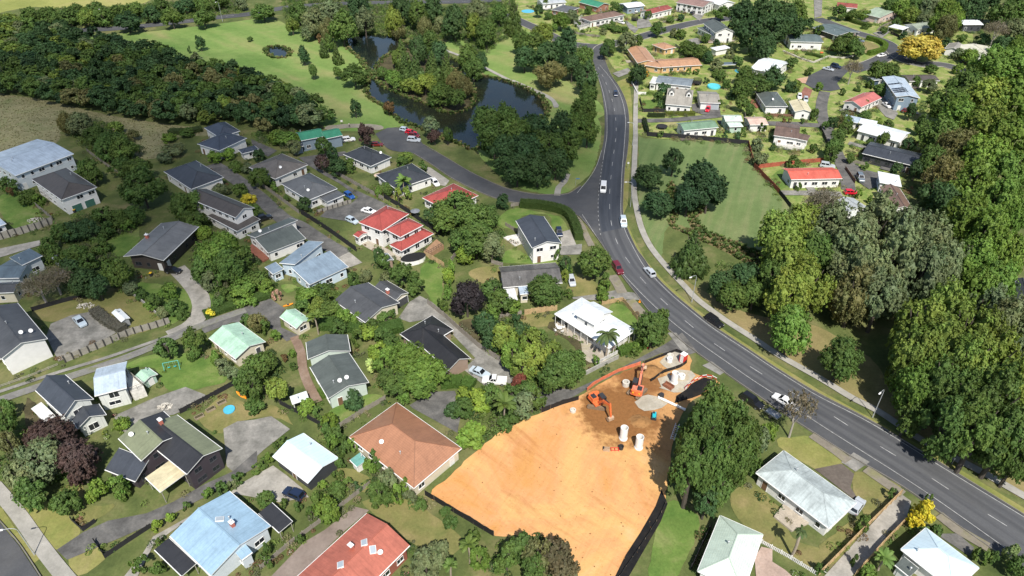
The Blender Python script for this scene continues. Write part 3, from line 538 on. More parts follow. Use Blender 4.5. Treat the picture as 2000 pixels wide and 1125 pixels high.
STRIPS = [
 ('footpath', 'pathconc', 5, [(52.85, 290.27), (45.53, 242.57), (43.09, 225.7), (40.07, 207.09), (37.36, 189.32), (36.39, 177.26), (36.14, 165.71), (37.07, 156.44), (39.43, 147.4), (42.58, 138.18), (44.63, 132.51), (49.31, 124.66), (53.83, 118.45), (58.01, 112.44), (64.29, 105.26), (68.8, 99.47), (72.16, 96.23), (76.31, 89.97), (79.31, 86.21), (84.5, 81.12), (89.03, 75.91), (93.14, 71.25)], 1.7),
 ('side_road', 'asphalt', 3, [(39.45, 319.23), (43.03, 330.73), (49.02, 336.33), (62.89, 347.15), (80.78, 362.19), (98.6, 374.45), (116.99, 381.33), (136.94, 384.35)], 7.5),
 ('side_road', 'asphalt', 3, [(-4.15, 389.47), (5.35, 373.48), (15.44, 356.76), (27.01, 337.14), (42.39, 331.52)], 7.0),
 ('side_road', 'asphalt', 3, [(161.88, 381.33), (165.05, 371.56), (171.29, 355.87), (177.14, 345.44), (179.65, 336.33), (176.71, 325.28), (168.34, 314.81), (156.79, 304.88), (146.64, 298.1)], 7.5),
 ('side_road', 'asphalt', 3, [(178.02, 331.52), (176.14, 314.09), (179.37, 307.67), (181.33, 305.58), (189.61, 306.27), (193.06, 302.82), (197.43, 295.45)], 6.5),
 ('park_road', 'asphalt', 3, [(-231.92, 348.0), (-220.74, 357.66), (-203.0, 362.19), (-187.92, 367.76), (-171.85, 375.42), (-156.58, 383.34), (-140.72, 390.51), (-125.51, 403.34), (-101.48, 411.15), (-70.08, 414.58), (-38.05, 415.73), (-5.88, 418.06)], 8.0),
 ('lane', 'asphaltold', 4, [(-97.82, 206.2), (-92.36, 201.27), (-84.92, 193.72), (-76.75, 184.85), (-70.52, 177.36), (-65.24, 171.06), (-60.01, 167.28), (-54.06, 161.47), (-48.47, 156.27), (-44.1, 152.6)], 4.6),
 ('drive_loop', 'concrete', 4, [(-85.83, 146.0), (-81.48, 141.46), (-76.92, 136.04), (-73.92, 130.89), (-72.85, 125.99), (-74.09, 122.05), (-77.01, 119.16)], 4.2),
 ('lane', 'concreteold', 4, [(-73.58, 122.24), (-77.01, 119.16), (-82.72, 115.14), (-88.26, 111.45), (-95.05, 107.59), (-100.59, 104.04), (-107.36, 99.61)], 1.0),
 ('lane', 'gravelgrey', 4, [(-62.75, 128.71), (-70.02, 123.72), (-75.65, 118.62), (-81.0, 113.78), (-86.78, 109.5), (-94.56, 104.65), (-101.51, 100.19), (-105.86, 97.2)], 2.2),
 ('brick_path', 'brickpath', 5, [(-48.82, 118.86), (-46.03, 113.78), (-44.36, 108.54), (-41.97, 103.59), (-38.84, 98.52)], 1.9),
 ('driveway', 'asphaltold', 4, [(126.24, 272.25), (120.63, 260.06), (116.65, 249.08), (114.66, 240.23), (112.25, 229.16)], 4.2),
 ('driveway', 'asphaltold', 4, [(116.41, 251.83), (113.34, 235.05), (110.52, 221.03), (108.12, 209.25), (106.43, 200.3), (102.81, 188.33)], 4.2),
 ('driveway', 'asphaltold', 4, [(93.59, 239.87), (102.06, 239.37), (112.2, 237.74)], 4.0),
 ('driveway', 'asphaltold', 4, [(44.67, 242.39), (52.97, 242.54), (60.25, 243.27), (67.76, 244.96), (78.47, 247.57)], 3.6),
 ('driveway', 'concreteold', 4, [(81.4, 186.58), (91.28, 186.4), (99.71, 185.71)], 3.0),
 ('driveway', 'concreteold', 4, [(116.35, 222.71), (120.39, 219.92), (123.66, 217.72)], 3.0),
 ('park_path', 'pathconc', 4, [(-33.0, 328.37), (-21.39, 315.3), (-9.17, 297.65), (1.42, 282.36), (14.85, 265.3), (17.03, 255.27)], 1.8),
 ('park_path', 'pathconc', 4, [(0.0, 285.65), (8.87, 274.39), (15.12, 265.3), (17.37, 256.66)], 1.8),
 ('park_path', 'pathconc', 4, [(17.71, 199.34), (16.28, 193.72), (14.38, 190.1), (13.6, 184.85)], 1.9),
 ('footpath', 'pathconc', 4, [(-91.41, 78.17), (-84.06, 72.55), (-77.26, 66.81), (-71.73, 62.33), (-67.69, 59.23)], 2.3),
 ('footpath', 'pathold', 4, [(16.72, 174.96), (19.06, 169.53), (20.36, 162.18), (21.34, 156.61)], 1.8),
 ('footpath', 'pathold', 4, [(25.23, 142.88), (26.27, 138.75), (26.84, 135.34)], 2.6),
 ('footpath', 'pathold', 4, [(28.29, 132.58), (29.95, 128.32), (31.39, 125.23)], 2.4),
 ('footpath', 'pathold', 4, [(57.01, 89.97), (60.14, 85.81), (61.49, 83.6)], 2.0),
 ('footpath', 'pathold', 4, [(63.89, 81.85), (66.41, 78.45), (68.13, 76.27)], 2.0),
 ('footpath', 'pathold', 4, [(72.28, 72.09), (73.8, 69.43), (77.24, 65.93)], 2.0),
]
ROAD_L = [(35.77, 325.28), (36.41, 311.92), (36.42, 293.49), (36.25, 274.98), (35.5, 258.25), (34.24, 243.05), (32.46, 228.31), (30.71, 218.54), (28.32, 208.61), (25.75, 199.34), (22.18, 191.67), (17.03, 185.71), (16.75, 176.96), (19.25, 172.51), (21.5, 166.54), (23.83, 158.49), (25.57, 151.95), (27.73, 142.58), (29.96, 135.62), (32.16, 128.32), (35.93, 120.78), (38.63, 115.83), (44.64, 107.28), (50.44, 99.47), (54.49, 94.18), (61.84, 85.36), (68.82, 77.87), (74.9, 69.37), (79.37, 63.19), (83.01, 58.03)]
ROAD_R = [(41.8, 319.23), (42.13, 293.49), (43.97, 276.74), (44.52, 262.01), (43.67, 246.97), (41.12, 228.31), (38.72, 214.49), (36.24, 202.24), (33.6, 185.71), (32.0, 173.38), (32.17, 164.88), (33.18, 155.18), (34.37, 150.49), (36.3, 142.13), (39.11, 135.2), (41.96, 129.7), (45.46, 123.35), (48.58, 118.98), (51.81, 114.46), (54.94, 109.99), (59.51, 104.04), (62.98, 100.19), (70.03, 93.11), (78.16, 82.98), (86.97, 71.75), (90.42, 67.06)]
STREET_L = [(-48.51, 230.52), (-41.76, 217.72), (-32.82, 214.09), (-26.21, 205.95), (-18.85, 196.15), (-9.8, 187.01), (-2.75, 181.89), (6.48, 178.78), (14.51, 176.96), (19.25, 172.51)]
STREET_R = [(-44.94, 235.97), (-40.32, 235.97), (-33.81, 232.32), (-30.49, 221.45), (-22.12, 211.32), (-14.83, 202.24), (-8.52, 195.45), (-1.57, 189.32), (6.66, 185.71), (12.83, 185.39), (17.05, 186.04), (21.17, 191.0)]
KERBS = [
 [(41.8, 319.23), (42.13, 293.49), (43.97, 276.74), (44.52, 262.01), (43.67, 246.97), (41.12, 228.31), (38.72, 214.49), (36.24, 202.24), (33.6, 185.71), (32.0, 173.38), (32.17, 164.88), (33.18, 155.18), (34.37, 150.49), (36.3, 142.13), (39.11, 135.2), (41.96, 129.7), (45.46, 123.35), (48.58, 118.98), (51.81, 114.46), (54.94, 109.99), (59.51, 104.04), (62.98, 100.19), (70.03, 93.11), (78.16, 82.98), (86.97, 71.75), (90.42, 67.06)],
 [(19.25, 172.51), (21.5, 166.54), (23.83, 158.49), (25.57, 151.95), (27.73, 142.58), (29.96, 135.62), (32.16, 128.32), (35.93, 120.78), (38.63, 115.83), (44.64, 107.28), (50.44, 99.47), (54.49, 94.18), (61.84, 85.36), (68.82, 77.87), (74.9, 69.37), (79.37, 63.19), (83.01, 58.03)],
 [(-32.82, 214.09), (-26.21, 205.95), (-18.85, 196.15), (-9.8, 187.01), (-2.75, 181.89), (6.48, 178.78), (14.51, 176.96)],
 [(-30.49, 221.45), (-22.12, 211.32), (-14.83, 202.24), (-8.52, 195.45), (-1.57, 189.32), (6.66, 185.71), (12.83, 185.39), (17.05, 186.04), (21.17, 191.0)],
 [(-90.81, 74.43), (-86.06, 70.95), (-80.11, 66.49), (-73.96, 61.17), (-70.5, 58.13)],
]
LINES = [
 [(36.35, 299.44), (36.7, 277.34), (36.02, 254.05), (34.83, 240.66), (33.37, 228.31), (31.89, 219.78), (30.17, 210.15)],
 [(20.2, 173.38), (21.6, 167.65), (23.14, 161.38), (24.52, 155.93), (26.02, 150.01), (27.81, 144.16), (31.85, 134.16), (36.62, 124.47), (41.27, 117.04), (45.8, 110.64), (49.98, 104.8), (53.43, 100.48), (59.41, 92.58), (69.01, 80.89), (73.63, 74.85), (79.87, 65.75), (83.29, 60.99)],
 [(19.71, 186.36), (24.13, 195.8), (27.44, 204.83), (30.32, 216.5)],
 [(38.69, 304.88), (40.89, 292.2), (42.85, 276.15), (43.18, 260.92), (42.33, 246.97), (41.15, 237.36), (37.51, 214.49), (35.42, 202.24), (32.98, 185.71), (31.41, 173.38), (31.39, 164.34), (32.49, 155.18), (33.85, 147.16), (35.71, 141.68), (38.54, 134.78), (41.39, 129.3), (44.83, 123.16), (47.84, 118.8), (51.2, 114.29), (54.35, 109.82), (58.98, 103.74), (62.3, 99.76), (69.42, 92.84), (77.51, 82.62), (86.28, 71.75), (90.3, 66.87)],
]
LANE_L = [(36.54, 290.27), (36.7, 277.34), (36.02, 254.05), (34.83, 240.66), (33.37, 228.31), (31.89, 219.78), (30.17, 210.15), (28.47, 200.42), (26.69, 189.32), (25.34, 179.09), (24.6, 170.2), (24.49, 160.85), (26.02, 150.01), (27.81, 144.16), (31.85, 134.16), (36.62, 124.47), (41.27, 117.04), (45.8, 110.64), (49.98, 104.8), (53.43, 100.48), (59.41, 92.58), (69.01, 80.89), (73.63, 74.85), (79.87, 65.75), (83.29, 60.99)]
LANE_R = [(40.89, 290.27), (42.85, 276.15), (43.18, 260.92), (42.33, 246.97), (41.15, 237.36), (37.51, 214.49), (35.42, 202.24), (32.98, 185.71), (31.41, 173.38), (31.39, 164.34), (32.49, 155.18), (33.85, 147.16), (35.71, 141.68), (38.54, 134.78), (41.39, 129.3), (44.83, 123.16), (47.84, 118.8), (51.2, 114.29), (54.35, 109.82), (58.98, 103.74), (62.3, 99.76), (69.42, 92.84), (77.51, 82.62), (86.28, 71.75), (90.3, 66.87)]
SEAL_L = [(35.74, 247.96), (34.56, 237.36), (33.55, 228.31), (32.07, 219.78), (30.34, 210.15), (28.8, 200.42), (27.0, 189.32), (25.65, 179.09), (24.89, 170.2), (24.77, 163.52)]
SEAL_R = [(42.27, 247.96), (40.96, 237.36), (39.5, 228.31), (37.34, 214.49), (35.25, 202.24), (32.82, 185.71), (31.26, 173.38), (31.18, 165.98)]
CENTRE = [(37.73, 302.14), (38.81, 287.11), (39.34, 269.22), (39.03, 253.02), (38.11, 240.66), (36.61, 228.31), (34.9, 218.54), (33.39, 210.15), (31.62, 199.34), (29.95, 188.99), (28.77, 179.4), (28.14, 171.93), (28.02, 163.52), (28.85, 154.42), (30.19, 149.29), (32.33, 141.46), (35.67, 133.33), (39.93, 124.47), (44.67, 116.52), (49.38, 110.47), (55.69, 102.69), (62.74, 94.86), (67.58, 88.45), (73.13, 81.81), (78.83, 74.33), (84.18, 67.82)]
LINE_D = [(30.17, 210.15), (28.47, 200.42), (26.69, 189.32), (25.34, 179.09), (24.6, 170.2), (24.32, 161.91)]
PARKROAD = [(-231.92, 348.0), (-220.74, 357.66), (-203.0, 362.19), (-187.92, 367.76), (-171.85, 375.42), (-156.58, 383.34), (-140.72, 390.51), (-125.51, 403.34), (-101.48, 411.15), (-70.08, 414.58), (-38.05, 415.73), (-5.88, 418.06)]
HOUSES = [
 {'n': 'house', 'l': 'large two storey house with pale blue metal roof at the left edge', 'w': 'palewall', 'b': [(-153.11, 200.81, 1.0089, 18.21, 21.07, 5.4, 'gu', 1.3, 'paleblue', None)], 'vents': 2},
 {'n': 'house', 'l': 'white house with dark brown hip roof over two green garage doors', 'w': 'white', 'b': [(-132.15, 183.12, 0.8859, 9.88, 19.96, 5.2, 'hip', 2.0, 'umber', None)], 'gd': [(0, 0, -1.75, 2.6, 'doorgreen'), (0, 0, 1.83, 2.6, 'doorgreen')]},
 {'n': 'house', 'l': 'white house with near black hip roof beside the brown meadow', 'w': 'white', 'b': [(-97.91, 192.46, -0.737, 17.33, 10.42, 3.4, 'hip', 2.2, 'slate', None)], 'vents': 1},
 {'n': 'house', 'l': 'tall white house with brown roof, balcony and lower brown skirt roof', 'w': 'white', 'b': [(-81.58, 170.6, -0.5774, 20.48, 6.34, 5.6, 'gu', 1.4, 'umber', None), (-77.22, 166.66, -0.6506, 13.63, 7.49, 3.0, 'flat', 0.2, 'umber', None)]},
 {'n': 'house', 'l': 'white house with two dark green grey monopitch roofs and wooden deck', 'w': 'white', 'b': [(-64.51, 160.26, -0.782, 4.75, 12.56, 3.2, 'su+', 1.2, 'greengrey', None), (-61.0, 155.05, -0.8462, 7.19, 10.56, 3.0, 'su-', 1.0, 'greengrey', None)], 'dish': 1},
 {'n': 'house', 'l': 'house with broad taupe hip roof between the two tar lanes', 'w': 'white', 'b': [(-73.69, 199.15, 0.912, 12.48, 13.27, 3.0, 'hip', 2.2, 'taupe', None)], 'dish': 1},
 {'n': 'house', 'l': 'white house with mid grey hip roof above a stepped timber wall', 'w': 'white', 'b': [(-60.63, 184.96, 0.806, 9.85, 14.78, 3.3, 'hip', 2.2, 'midgrey', None), (-53.49, 180.58, 0.819, 6.22, 5.77, 2.6, 'flat', 0.2, 'midgrey', None)], 'dish': 1},
 {'n': 'house', 'l': 'white house with many cornered navy hip roof below the wood', 'w': 'white', 'b': [(-97.26, 216.75, -0.5294, 10.54, 11.68, 3.6, 'hip', 2.0, 'navy', None), (-100.63, 226.38, -0.7909, 11.39, 7.56, 3.6, 'hip', 1.8, 'navy', None), (-87.28, 212.14, 0.6562, 5.51, 3.9, 2.6, 'hip', 0.6, 'navy', None)]},
 {'n': 'house', 'l': 'blue grey house with two bright green gable roofs by the car park', 'w': 'bluewall', 'b': [(-68.61, 220.69, 0.4807, 7.93, 7.49, 4.2, 'gu', 1.2, 'green', None), (-61.87, 221.95, 0.5253, 6.04, 6.97, 4.0, 'gu', 1.1, 'green', None), (-72.46, 215.81, 0.6426, 3.59, 4.55, 2.6, 'flat', 0.2, 'navy', None)]},
 {'n': 'house', 'l': 'white house with black hip roof beside the car park', 'w': 'white', 'b': [(-46.92, 206.54, 0.8695, 8.69, 13.55, 3.0, 'hip', 2.0, 'char', None)], 'dish': 1},
 {'n': 'house', 'l': 'house with black hip roof and white parking pad along the side street', 'w': 'white', 'b': [(-33.14, 192.23, 0.673, 12.81, 12.02, 3.0, 'hip', 2.3, 'char', None)]},
 {'n': 'house', 'l': 'house with red hip roof half hidden behind a broad dark tree', 'w': 'white', 'b': [(-18.03, 179.02, 0.8045, 12.29, 10.75, 3.0, 'hip', 2.2, 'red', None)]},
 {'n': 'house', 'l': 'two storey white house with red tiled roofs and red porch roofs', 'w': 'white', 'b': [(-34.65, 162.32, -0.5832, 8.28, 10.94, 5.5, 'hip', 2.0, 'red', None), (-28.45, 157.43, -0.7181, 5.79, 7.98, 5.5, 'hip', 1.5, 'red', None), (-26.55, 155.88, -0.7139, 4.66, 11.52, 2.8, 'hip', 1.1, 'red', None), (-40.65, 158.59, -0.727, 2.18, 3.14, 2.7, 'gu', 0.5, 'red', None)], 'bigwin': 1},
 {'n': 'house', 'l': 'white two storey house with plain charcoal gable roof near the intersection', 'w': 'white', 'b': [(6.86, 155.77, 0.2905, 7.91, 14.21, 5.2, 'gv', 1.2, 'charblue', None)]},
 {'n': 'house', 'l': 'old house with weathered grey tile roof and pale lean-tos', 'w': 'cream', 'b': [(4.44, 139.06, 0.1364, 14.45, 8.73, 3.0, 'gu', 1.5, 'oldgrey', None), (-0.25, 131.44, 0.171, 2.5, 4.24, 2.6, 'flat', 0.2, 'white', None), (2.63, 133.52, 0.1304, 2.09, 4.25, 2.8, 'flat', 0.2, 'paleblue', None)]},
 {'n': 'house', 'l': 'white villa with white metal roof, upper storey and long verandah', 'w': 'white', 'b': [(18.48, 120.57, -0.8269, 16.16, 9.09, 3.1, 'hip', 1.3, 'whitemetal', None), (18.22, 120.91, -0.7684, 5.44, 6.39, 5.3, 'gu', 1.3, 'whitemetal', None)], 'over': 1.6},
 {'n': 'house', 'l': 'brick house with black L shaped roof beside a long concrete drive', 'w': 'brick', 'b': [(-18.74, 117.19, -2.3489, 9.13, 7.17, 3.0, 'hip', 1.6, 'black', None), (-15.28, 111.93, 0.6949, 5.68, 13.85, 3.0, 'gv', 1.5, 'black', None)], 'vents': 2},
 {'n': 'house', 'l': 'cream house with dark grey gable roof above a dense shrub bank', 'w': 'cream', 'b': [(-33.7, 127.76, -0.7496, 11.86, 9.82, 3.3, 'gu', 1.4, 'darkgrey', None), (-28.82, 132.59, 0.8561, 4.04, 7.84, 3.0, 'gv', 0.8, 'darkgrey', None)], 'chim': [(-29.27, 131.14)], 'gd': [(1, 0, 0.23, 3.6, 'doordark')]},
 {'n': 'house', 'l': 'pale green house with bent green grey gable roof beside a brick path', 'w': 'palegreen', 'b': [(-35.11, 103.11, 0.565, 8.4, 10.68, 3.4, 'gv', 1.2, 'greengrey', None), (-39.19, 111.76, 0.3004, 8.72, 5.66, 3.4, 'gv', 1.2, 'greengrey', None)], 'dish': 2},
 {'n': 'garage', 'l': 'cream garage with wide mint green gable roof between two round trees', 'w': 'cream', 'b': [(-59.64, 114.66, -0.7037, 10.48, 7.2, 2.8, 'gu', 1.2, 'mint', None)]},
 {'n': 'shed', 'l': 'small cream shed with mint green roof at the end of the tar lane', 'w': 'cream', 'b': [(-48.98, 122.4, -0.7098, 6.36, 3.98, 2.6, 'gu', 0.8, 'mint', None)]},
 {'n': 'house', 'l': 'pale blue house with two steel blue monopitch roofs', 'w': 'bluewhite', 'b': [(-53.47, 147.5, -0.4289, 5.09, 11.4, 3.6, 'su+', 1.0, 'steel', None), (-47.48, 141.3, -0.7934, 8.09, 10.9, 3.2, 'su-', 1.0, 'steel', None), (-59.26, 142.28, -0.8234, 4.31, 2.86, 2.7, 'flat', 0.2, 'steel', None)], 'vents': 1},
 {'n': 'house', 'l': 'dark brown house with long grey gable roof at the end of the looped drive', 'w': 'darkwall', 'b': [(-91.18, 153.03, -0.1714, 10.91, 16.67, 4.0, 'gv', 1.2, 'ashgrey', None)], 'chim': [(-95.42, 154.06)], 'over': 1.0},
 {'n': 'house', 'l': 'house with dark grey roof and large white gable wall at the left edge', 'w': 'white', 'b': [(-108.57, 115.52, 0.8257, 8.82, 18.56, 5.0, 'gv', 1.6, 'darkgrey', None)], 'dish': 2, 'nowin': 1},
 {'n': 'house', 'l': 'low house with slate blue roof and raised skylight box at the left edge', 'w': 'palewall', 'b': [(-123.53, 141.74, 0.0445, 6.48, 8.33, 3.0, 'gu', 0.9, 'slateblue', None), (-122.1, 145.09, 1.0097, 5.07, 5.57, 4.2, 'flat', 0.3, 'slateblue', None)]},
 {'n': 'house', 'l': 'beige house with dark roof cut off by the left edge, behind leafless brown tree', 'w': 'cream', 'b': [(-121.31, 133.45, 0.0801, 6.78, 4.35, 3.2, 'gu', 0.9, 'darkgrey', None)]},
 {'n': 'shed', 'l': 'white shed with pale roof at the left edge beside a small lawn', 'w': 'white', 'b': [(-142.45, 164.56, 0.8819, 3.56, 6.38, 2.8, 'flat', 0.3, 'paleblue', None)]},
 {'n': 'house', 'l': 'white panelled house with charcoal gable, pale blue wing and roof terrace', 'w': 'whitepanel', 'b': [(-86.38, 95.76, -0.6484, 11.28, 5.58, 5.0, 'gu', 1.9, 'charblue', None), (-80.62, 92.09, 0.7766, 5.04, 3.99, 3.0, 'gv', 1.4, 'charblue', None), (-79.79, 100.79, 0.4157, 5.68, 8.34, 4.6, 'gu', 1.1, 'paleblue', None), (-90.03, 93.38, -0.6514, 5.97, 1.76, 2.6, 'flat', 0.2, 'white', None)], 'bigwin': 1},
 {'n': 'shed', 'l': 'small mint green garden shed beside the roof terrace', 'w': 'mintwall', 'b': [(-75.15, 104.36, 0.9458, 2.98, 3.3, 2.1, 'gv', 0.5, 'mint', None)], 'nowin': 1},
 {'n': 'house', 'l': 'dark purple house with olive and black gables and a cream canopy', 'w': 'purple', 'b': [(-64.74, 85.17, -0.6768, 8.13, 8.5, 5.4, 'gu', 1.2, 'olive', 'blackroof'), (-59.03, 83.63, 0.9435, 6.94, 13.81, 5.0, 'gv', 1.3, 'blackroof', 'olive'), (-67.76, 80.13, -0.3791, 7.02, 3.74, 2.6, 'sv+', 1.6, 'charblue', None), (-59.95, 77.76, -0.6683, 4.9, 4.81, 3.3, 'canopy', 0.2, 'creamroof', None)], 'chim': [(-63.71, 87.1)], 'dish': 1},
 {'n': 'house', 'l': 'pale house with large sky blue gable roof and two black carports', 'w': 'palewall', 'b': [(-46.71, 66.73, -0.6525, 11.23, 10.86, 3.4, 'gu', 1.3, 'blue', None), (-42.1, 63.27, 0.839, 1.86, 2.26, 3.0, 'flat', 0.3, 'blue', None), (-52.6, 62.65, -0.6407, 7.54, 2.48, 2.6, 'canopy', 0.15, 'blackroof', None), (-38.93, 69.81, -0.6944, 5.71, 2.57, 2.6, 'canopy', 0.15, 'blackroof', None)], 'chim': [(-44.61, 66.99)], 'sky': [(-47.04, 68.1)]},
 {'n': 'garage', 'l': 'black walled garage with very pale blue gable roof', 'w': 'charwall', 'b': [(-36.96, 82.3, -0.6509, 9.78, 6.84, 2.8, 'gu', 1.0, 'iceblue', None)]},
 {'n': 'house', 'l': 'house with broad orange tiled hip roof beside the bare earth site', 'w': 'cream', 'b': [(-19.58, 85.52, -0.7131, 17.53, 11.62, 3.0, 'hip', 2.8, 'orange', None)], 'dish': 1},
 {'n': 'house', 'l': 'brick red house with long salmon red metal roof at the bottom edge', 'w': 'redwall', 'b': [(-26.1, 59.01, 2.4866, 9.72, 20.23, 3.5, 'gv', 1.3, 'salmon', None)], 'chim': [(-24.85, 62.8)], 'sky': [(-22.97, 63.69), (-21.52, 62.65), (-25.91, 59.91)], 'dish': 1},
 {'n': 'house', 'l': 'long white house with lichen stained pale grey hip roof by the main road', 'w': 'white', 'b': [(50.13, 75.58, -0.9126, 14.08, 8.17, 3.0, 'hip', 1.6, 'lichen', None)]},
 {'n': 'house', 'l': 'house with pale mint tiled hip roof at the bottom edge', 'w': 'white', 'b': [(34.21, 63.08, 2.6091, 6.92, 11.49, 3.2, 'hip', 1.8, 'minttile', None)]},
 {'n': 'house', 'l': 'house with pale blue hip roof in the bottom right corner', 'w': 'white', 'b': [(66.36, 62.14, -0.9833, 8.44, 6.99, 3.0, 'hip', 1.7, 'iceblue', None)]},
 {'n': 'shed', 'l': 'small white lean-to shed with red striped edge in bottom right corner', 'w': 'white', 'b': [(60.98, 61.07, -0.9882, 2.4, 2.24, 2.3, 'flat', 0.3, 'greengrey', None)], 'nowin': 1},
 {'n': 'house', 'l': 'white house with coral red metal roof inside a rust red fence', 'w': 'white', 'b': [(92.6, 193.47, 0.0456, 15.86, 7.61, 3.2, 'gu', 1.0, 'coral', None)]},
 {'n': 'house', 'l': 'white house with patchy brown roof and deck on a bright lawn', 'w': 'white', 'b': [(95.19, 225.66, -0.3668, 8.01, 12.58, 3.6, 'gu', 1.0, 'patchbrown', None), (98.25, 220.36, -0.5486, 5.21, 4.59, 3.4, 'flat', 0.3, 'patchbrown', None)], 'bigwin': 1},
 {'n': 'house', 'l': 'long white house with sage green roof behind a black fence', 'w': 'white', 'b': [(65.33, 230.93, 0.2176, 13.08, 6.63, 3.2, 'gu', 1.0, 'sage', None)]},
 {'n': 'house', 'l': 'mint green cottage with pale mint roof beside the sage roofed house', 'w': 'mintwall', 'b': [(79.08, 237.0, 0.022, 6.38, 5.56, 3.4, 'gu', 0.8, 'palemint', None), (79.13, 233.0, 0.0948, 5.07, 3.79, 2.6, 'flat', 0.3, 'palemint', None)]},
 {'n': 'shed', 'l': 'small white sleepout with pale pink roof', 'w': 'white', 'b': [(87.5, 235.88, 0.0517, 6.69, 7.21, 2.8, 'gu', 0.8, 'palepink', None)]},
 {'n': 'house', 'l': 'white house with steep stone grey roof and two dormer windows', 'w': 'white', 'b': [(64.46, 258.37, -0.2426, 9.69, 17.69, 3.2, 'gu', 3.0, 'stone', None)], 'dormer': [(60.5, 255.2), (66.7, 253.6)]},
 {'n': 'garage', 'l': 'white garage with stone grey gable roof behind a red car', 'w': 'white', 'b': [(75.63, 258.66, -0.1038, 7.61, 12.09, 3.0, 'gu', 1.2, 'stone', None)], 'gd': [(0, 0, 1.06, 4.6, 'doorgrey')]},
 {'n': 'house', 'l': 'long low white house with steel grey roof behind the dormer house', 'w': 'white', 'b': [(66.02, 276.27, -0.3191, 14.14, 8.92, 3.2, 'gu', 0.8, 'steelgrey', None), (58.04, 277.57, -0.3519, 2.6, 7.39, 3.0, 'flat', 0.2, 'white', None)]},
 {'n': 'house', 'l': 'ochre walled house with angled tan roofs by the upper street corner', 'w': 'ochre', 'b': [(57.72, 309.96, -1.4863, 20.95, 8.54, 3.0, 'gu', 1.0, 'tan', None), (62.32, 298.87, -0.4895, 7.0, 8.43, 2.8, 'gu', 0.5, 'tan', None), (71.96, 300.78, 0.1715, 18.3, 10.35, 2.8, 'gu', 1.0, 'tan', None)]},
 {'n': 'garage', 'l': 'small ochre garage with tan hip roof behind the tan roofed house', 'w': 'ochre', 'b': [(70.28, 324.26, -1.0584, 8.84, 7.08, 2.8, 'hip', 0.9, 'tan', None)]},
 {'n': 'house', 'l': 'two storey white house with grey gable and wraparound verandah roof', 'w': 'white', 'b': [(100.36, 346.04, -1.4381, 16.5, 9.51, 5.0, 'gu', 2.0, 'greengrey', None), (98.93, 347.26, -1.2152, 15.99, 9.44, 3.0, 'flat', 0.4, 'greengrey', None)]},
 {'n': 'shed', 'l': 'flat white roofed shed below the wraparound verandah house', 'w': 'white', 'b': [(95.78, 321.59, 0.4836, 8.71, 3.94, 2.6, 'flat', 0.2, 'whitemetal', None)], 'nowin': 1},
 {'n': 'house', 'l': 'white house with red brown roof fading to brick red, at top', 'w': 'white', 'b': [(77.11, 386.18, 0.6758, 17.56, 7.7, 3.2, 'gu', 1.1, 'redbrown', None)]},
 {'n': 'house', 'l': 'blue grey house with white roof at the top of the upper street', 'w': 'bluewall', 'b': [(65.43, 396.09, 0.397, 11.08, 9.24, 3.4, 'gu', 0.8, 'whitemetal', None)]},
 {'n': 'house', 'l': 'large white house with pinkish brown roof at the top edge', 'w': 'white', 'b': [(100.23, 397.35, -0.6721, 16.16, 14.5, 4.4, 'gu', 1.2, 'pinkbrown', None)], 'bigwin': 1},
 {'n': 'house', 'l': 'white gabled house with white roof left of the tall dark trees', 'w': 'white', 'b': [(114.67, 402.56, 0.4781, 11.11, 13.13, 3.6, 'gv', 1.3, 'whitemetal', None)]},
 {'n': 'house', 'l': 'long white house with brown hip roof and corner deck, upper street', 'w': 'white', 'b': [(46.98, 373.87, 0.5798, 22.92, 9.11, 3.2, 'hip', 1.4, 'brownroof', None)], 'bigwin': 1},
 {'n': 'house', 'l': 'brick house with bright sea green roof at the top edge', 'w': 'brickred', 'b': [(45.27, 400.15, 0.7136, 9.48, 14.7, 3.2, 'gv', 1.3, 'green', None)]},
 {'n': 'house', 'l': 'dark grey hip roofed house left of the sea green roof', 'w': 'brickred', 'b': [(28.67, 389.34, -0.6261, 10.35, 12.38, 3.0, 'hip', 1.4, 'midgrey', None)]},
 {'n': 'house', 'l': 'white house with light grey roof by the top edge swimming pool', 'w': 'white', 'b': [(21.97, 405.87, 0.3201, 14.13, 10.19, 3.0, 'gu', 0.8, 'lightgrey', None)]},
 {'n': 'house', 'l': 'white house with red brown roof behind a round tree, top right', 'w': 'white', 'b': [(183.18, 396.79, -0.3524, 10.32, 10.3, 3.0, 'gu', 1.0, 'redbrown', None)]},
 {'n': 'house', 'l': 'pinkish house with mottled pale green and grey roof, top right', 'w': 'pinkwall', 'b': [(196.33, 381.24, -0.9675, 10.12, 22.51, 3.2, 'gu', 1.4, 'palegreenroof', None)]},
 {'n': 'house', 'l': 'white gable house with olive grey roof behind the golden tree', 'w': 'white', 'b': [(206.11, 356.99, -1.1818, 8.56, 17.79, 3.2, 'gv', 1.3, 'sagegrey', None)]},
 {'n': 'carport', 'l': 'white roofed carport beside the olive grey roofed house', 'w': 'white', 'b': [(193.08, 355.71, -0.8833, 7.43, 6.19, 2.6, 'canopy', 0.15, 'whitemetal', None)]},
 {'n': 'house', 'l': 'white roofed house with white awnings under tall trees, top right', 'w': 'charwall', 'b': [(230.69, 361.91, 0.0239, 10.2, 9.91, 3.4, 'gu', 0.9, 'whitemetal', None)]},
 {'n': 'house', 'l': 'rambling cream white roofed house right of the golden tree', 'w': 'white', 'b': [(210.8, 314.25, -1.7063, 17.53, 15.77, 3.2, 'gu', 1.0, 'creamwhite', None), (203.43, 321.72, -0.6704, 6.46, 10.7, 3.0, 'gv', 1.0, 'stone', None)]},
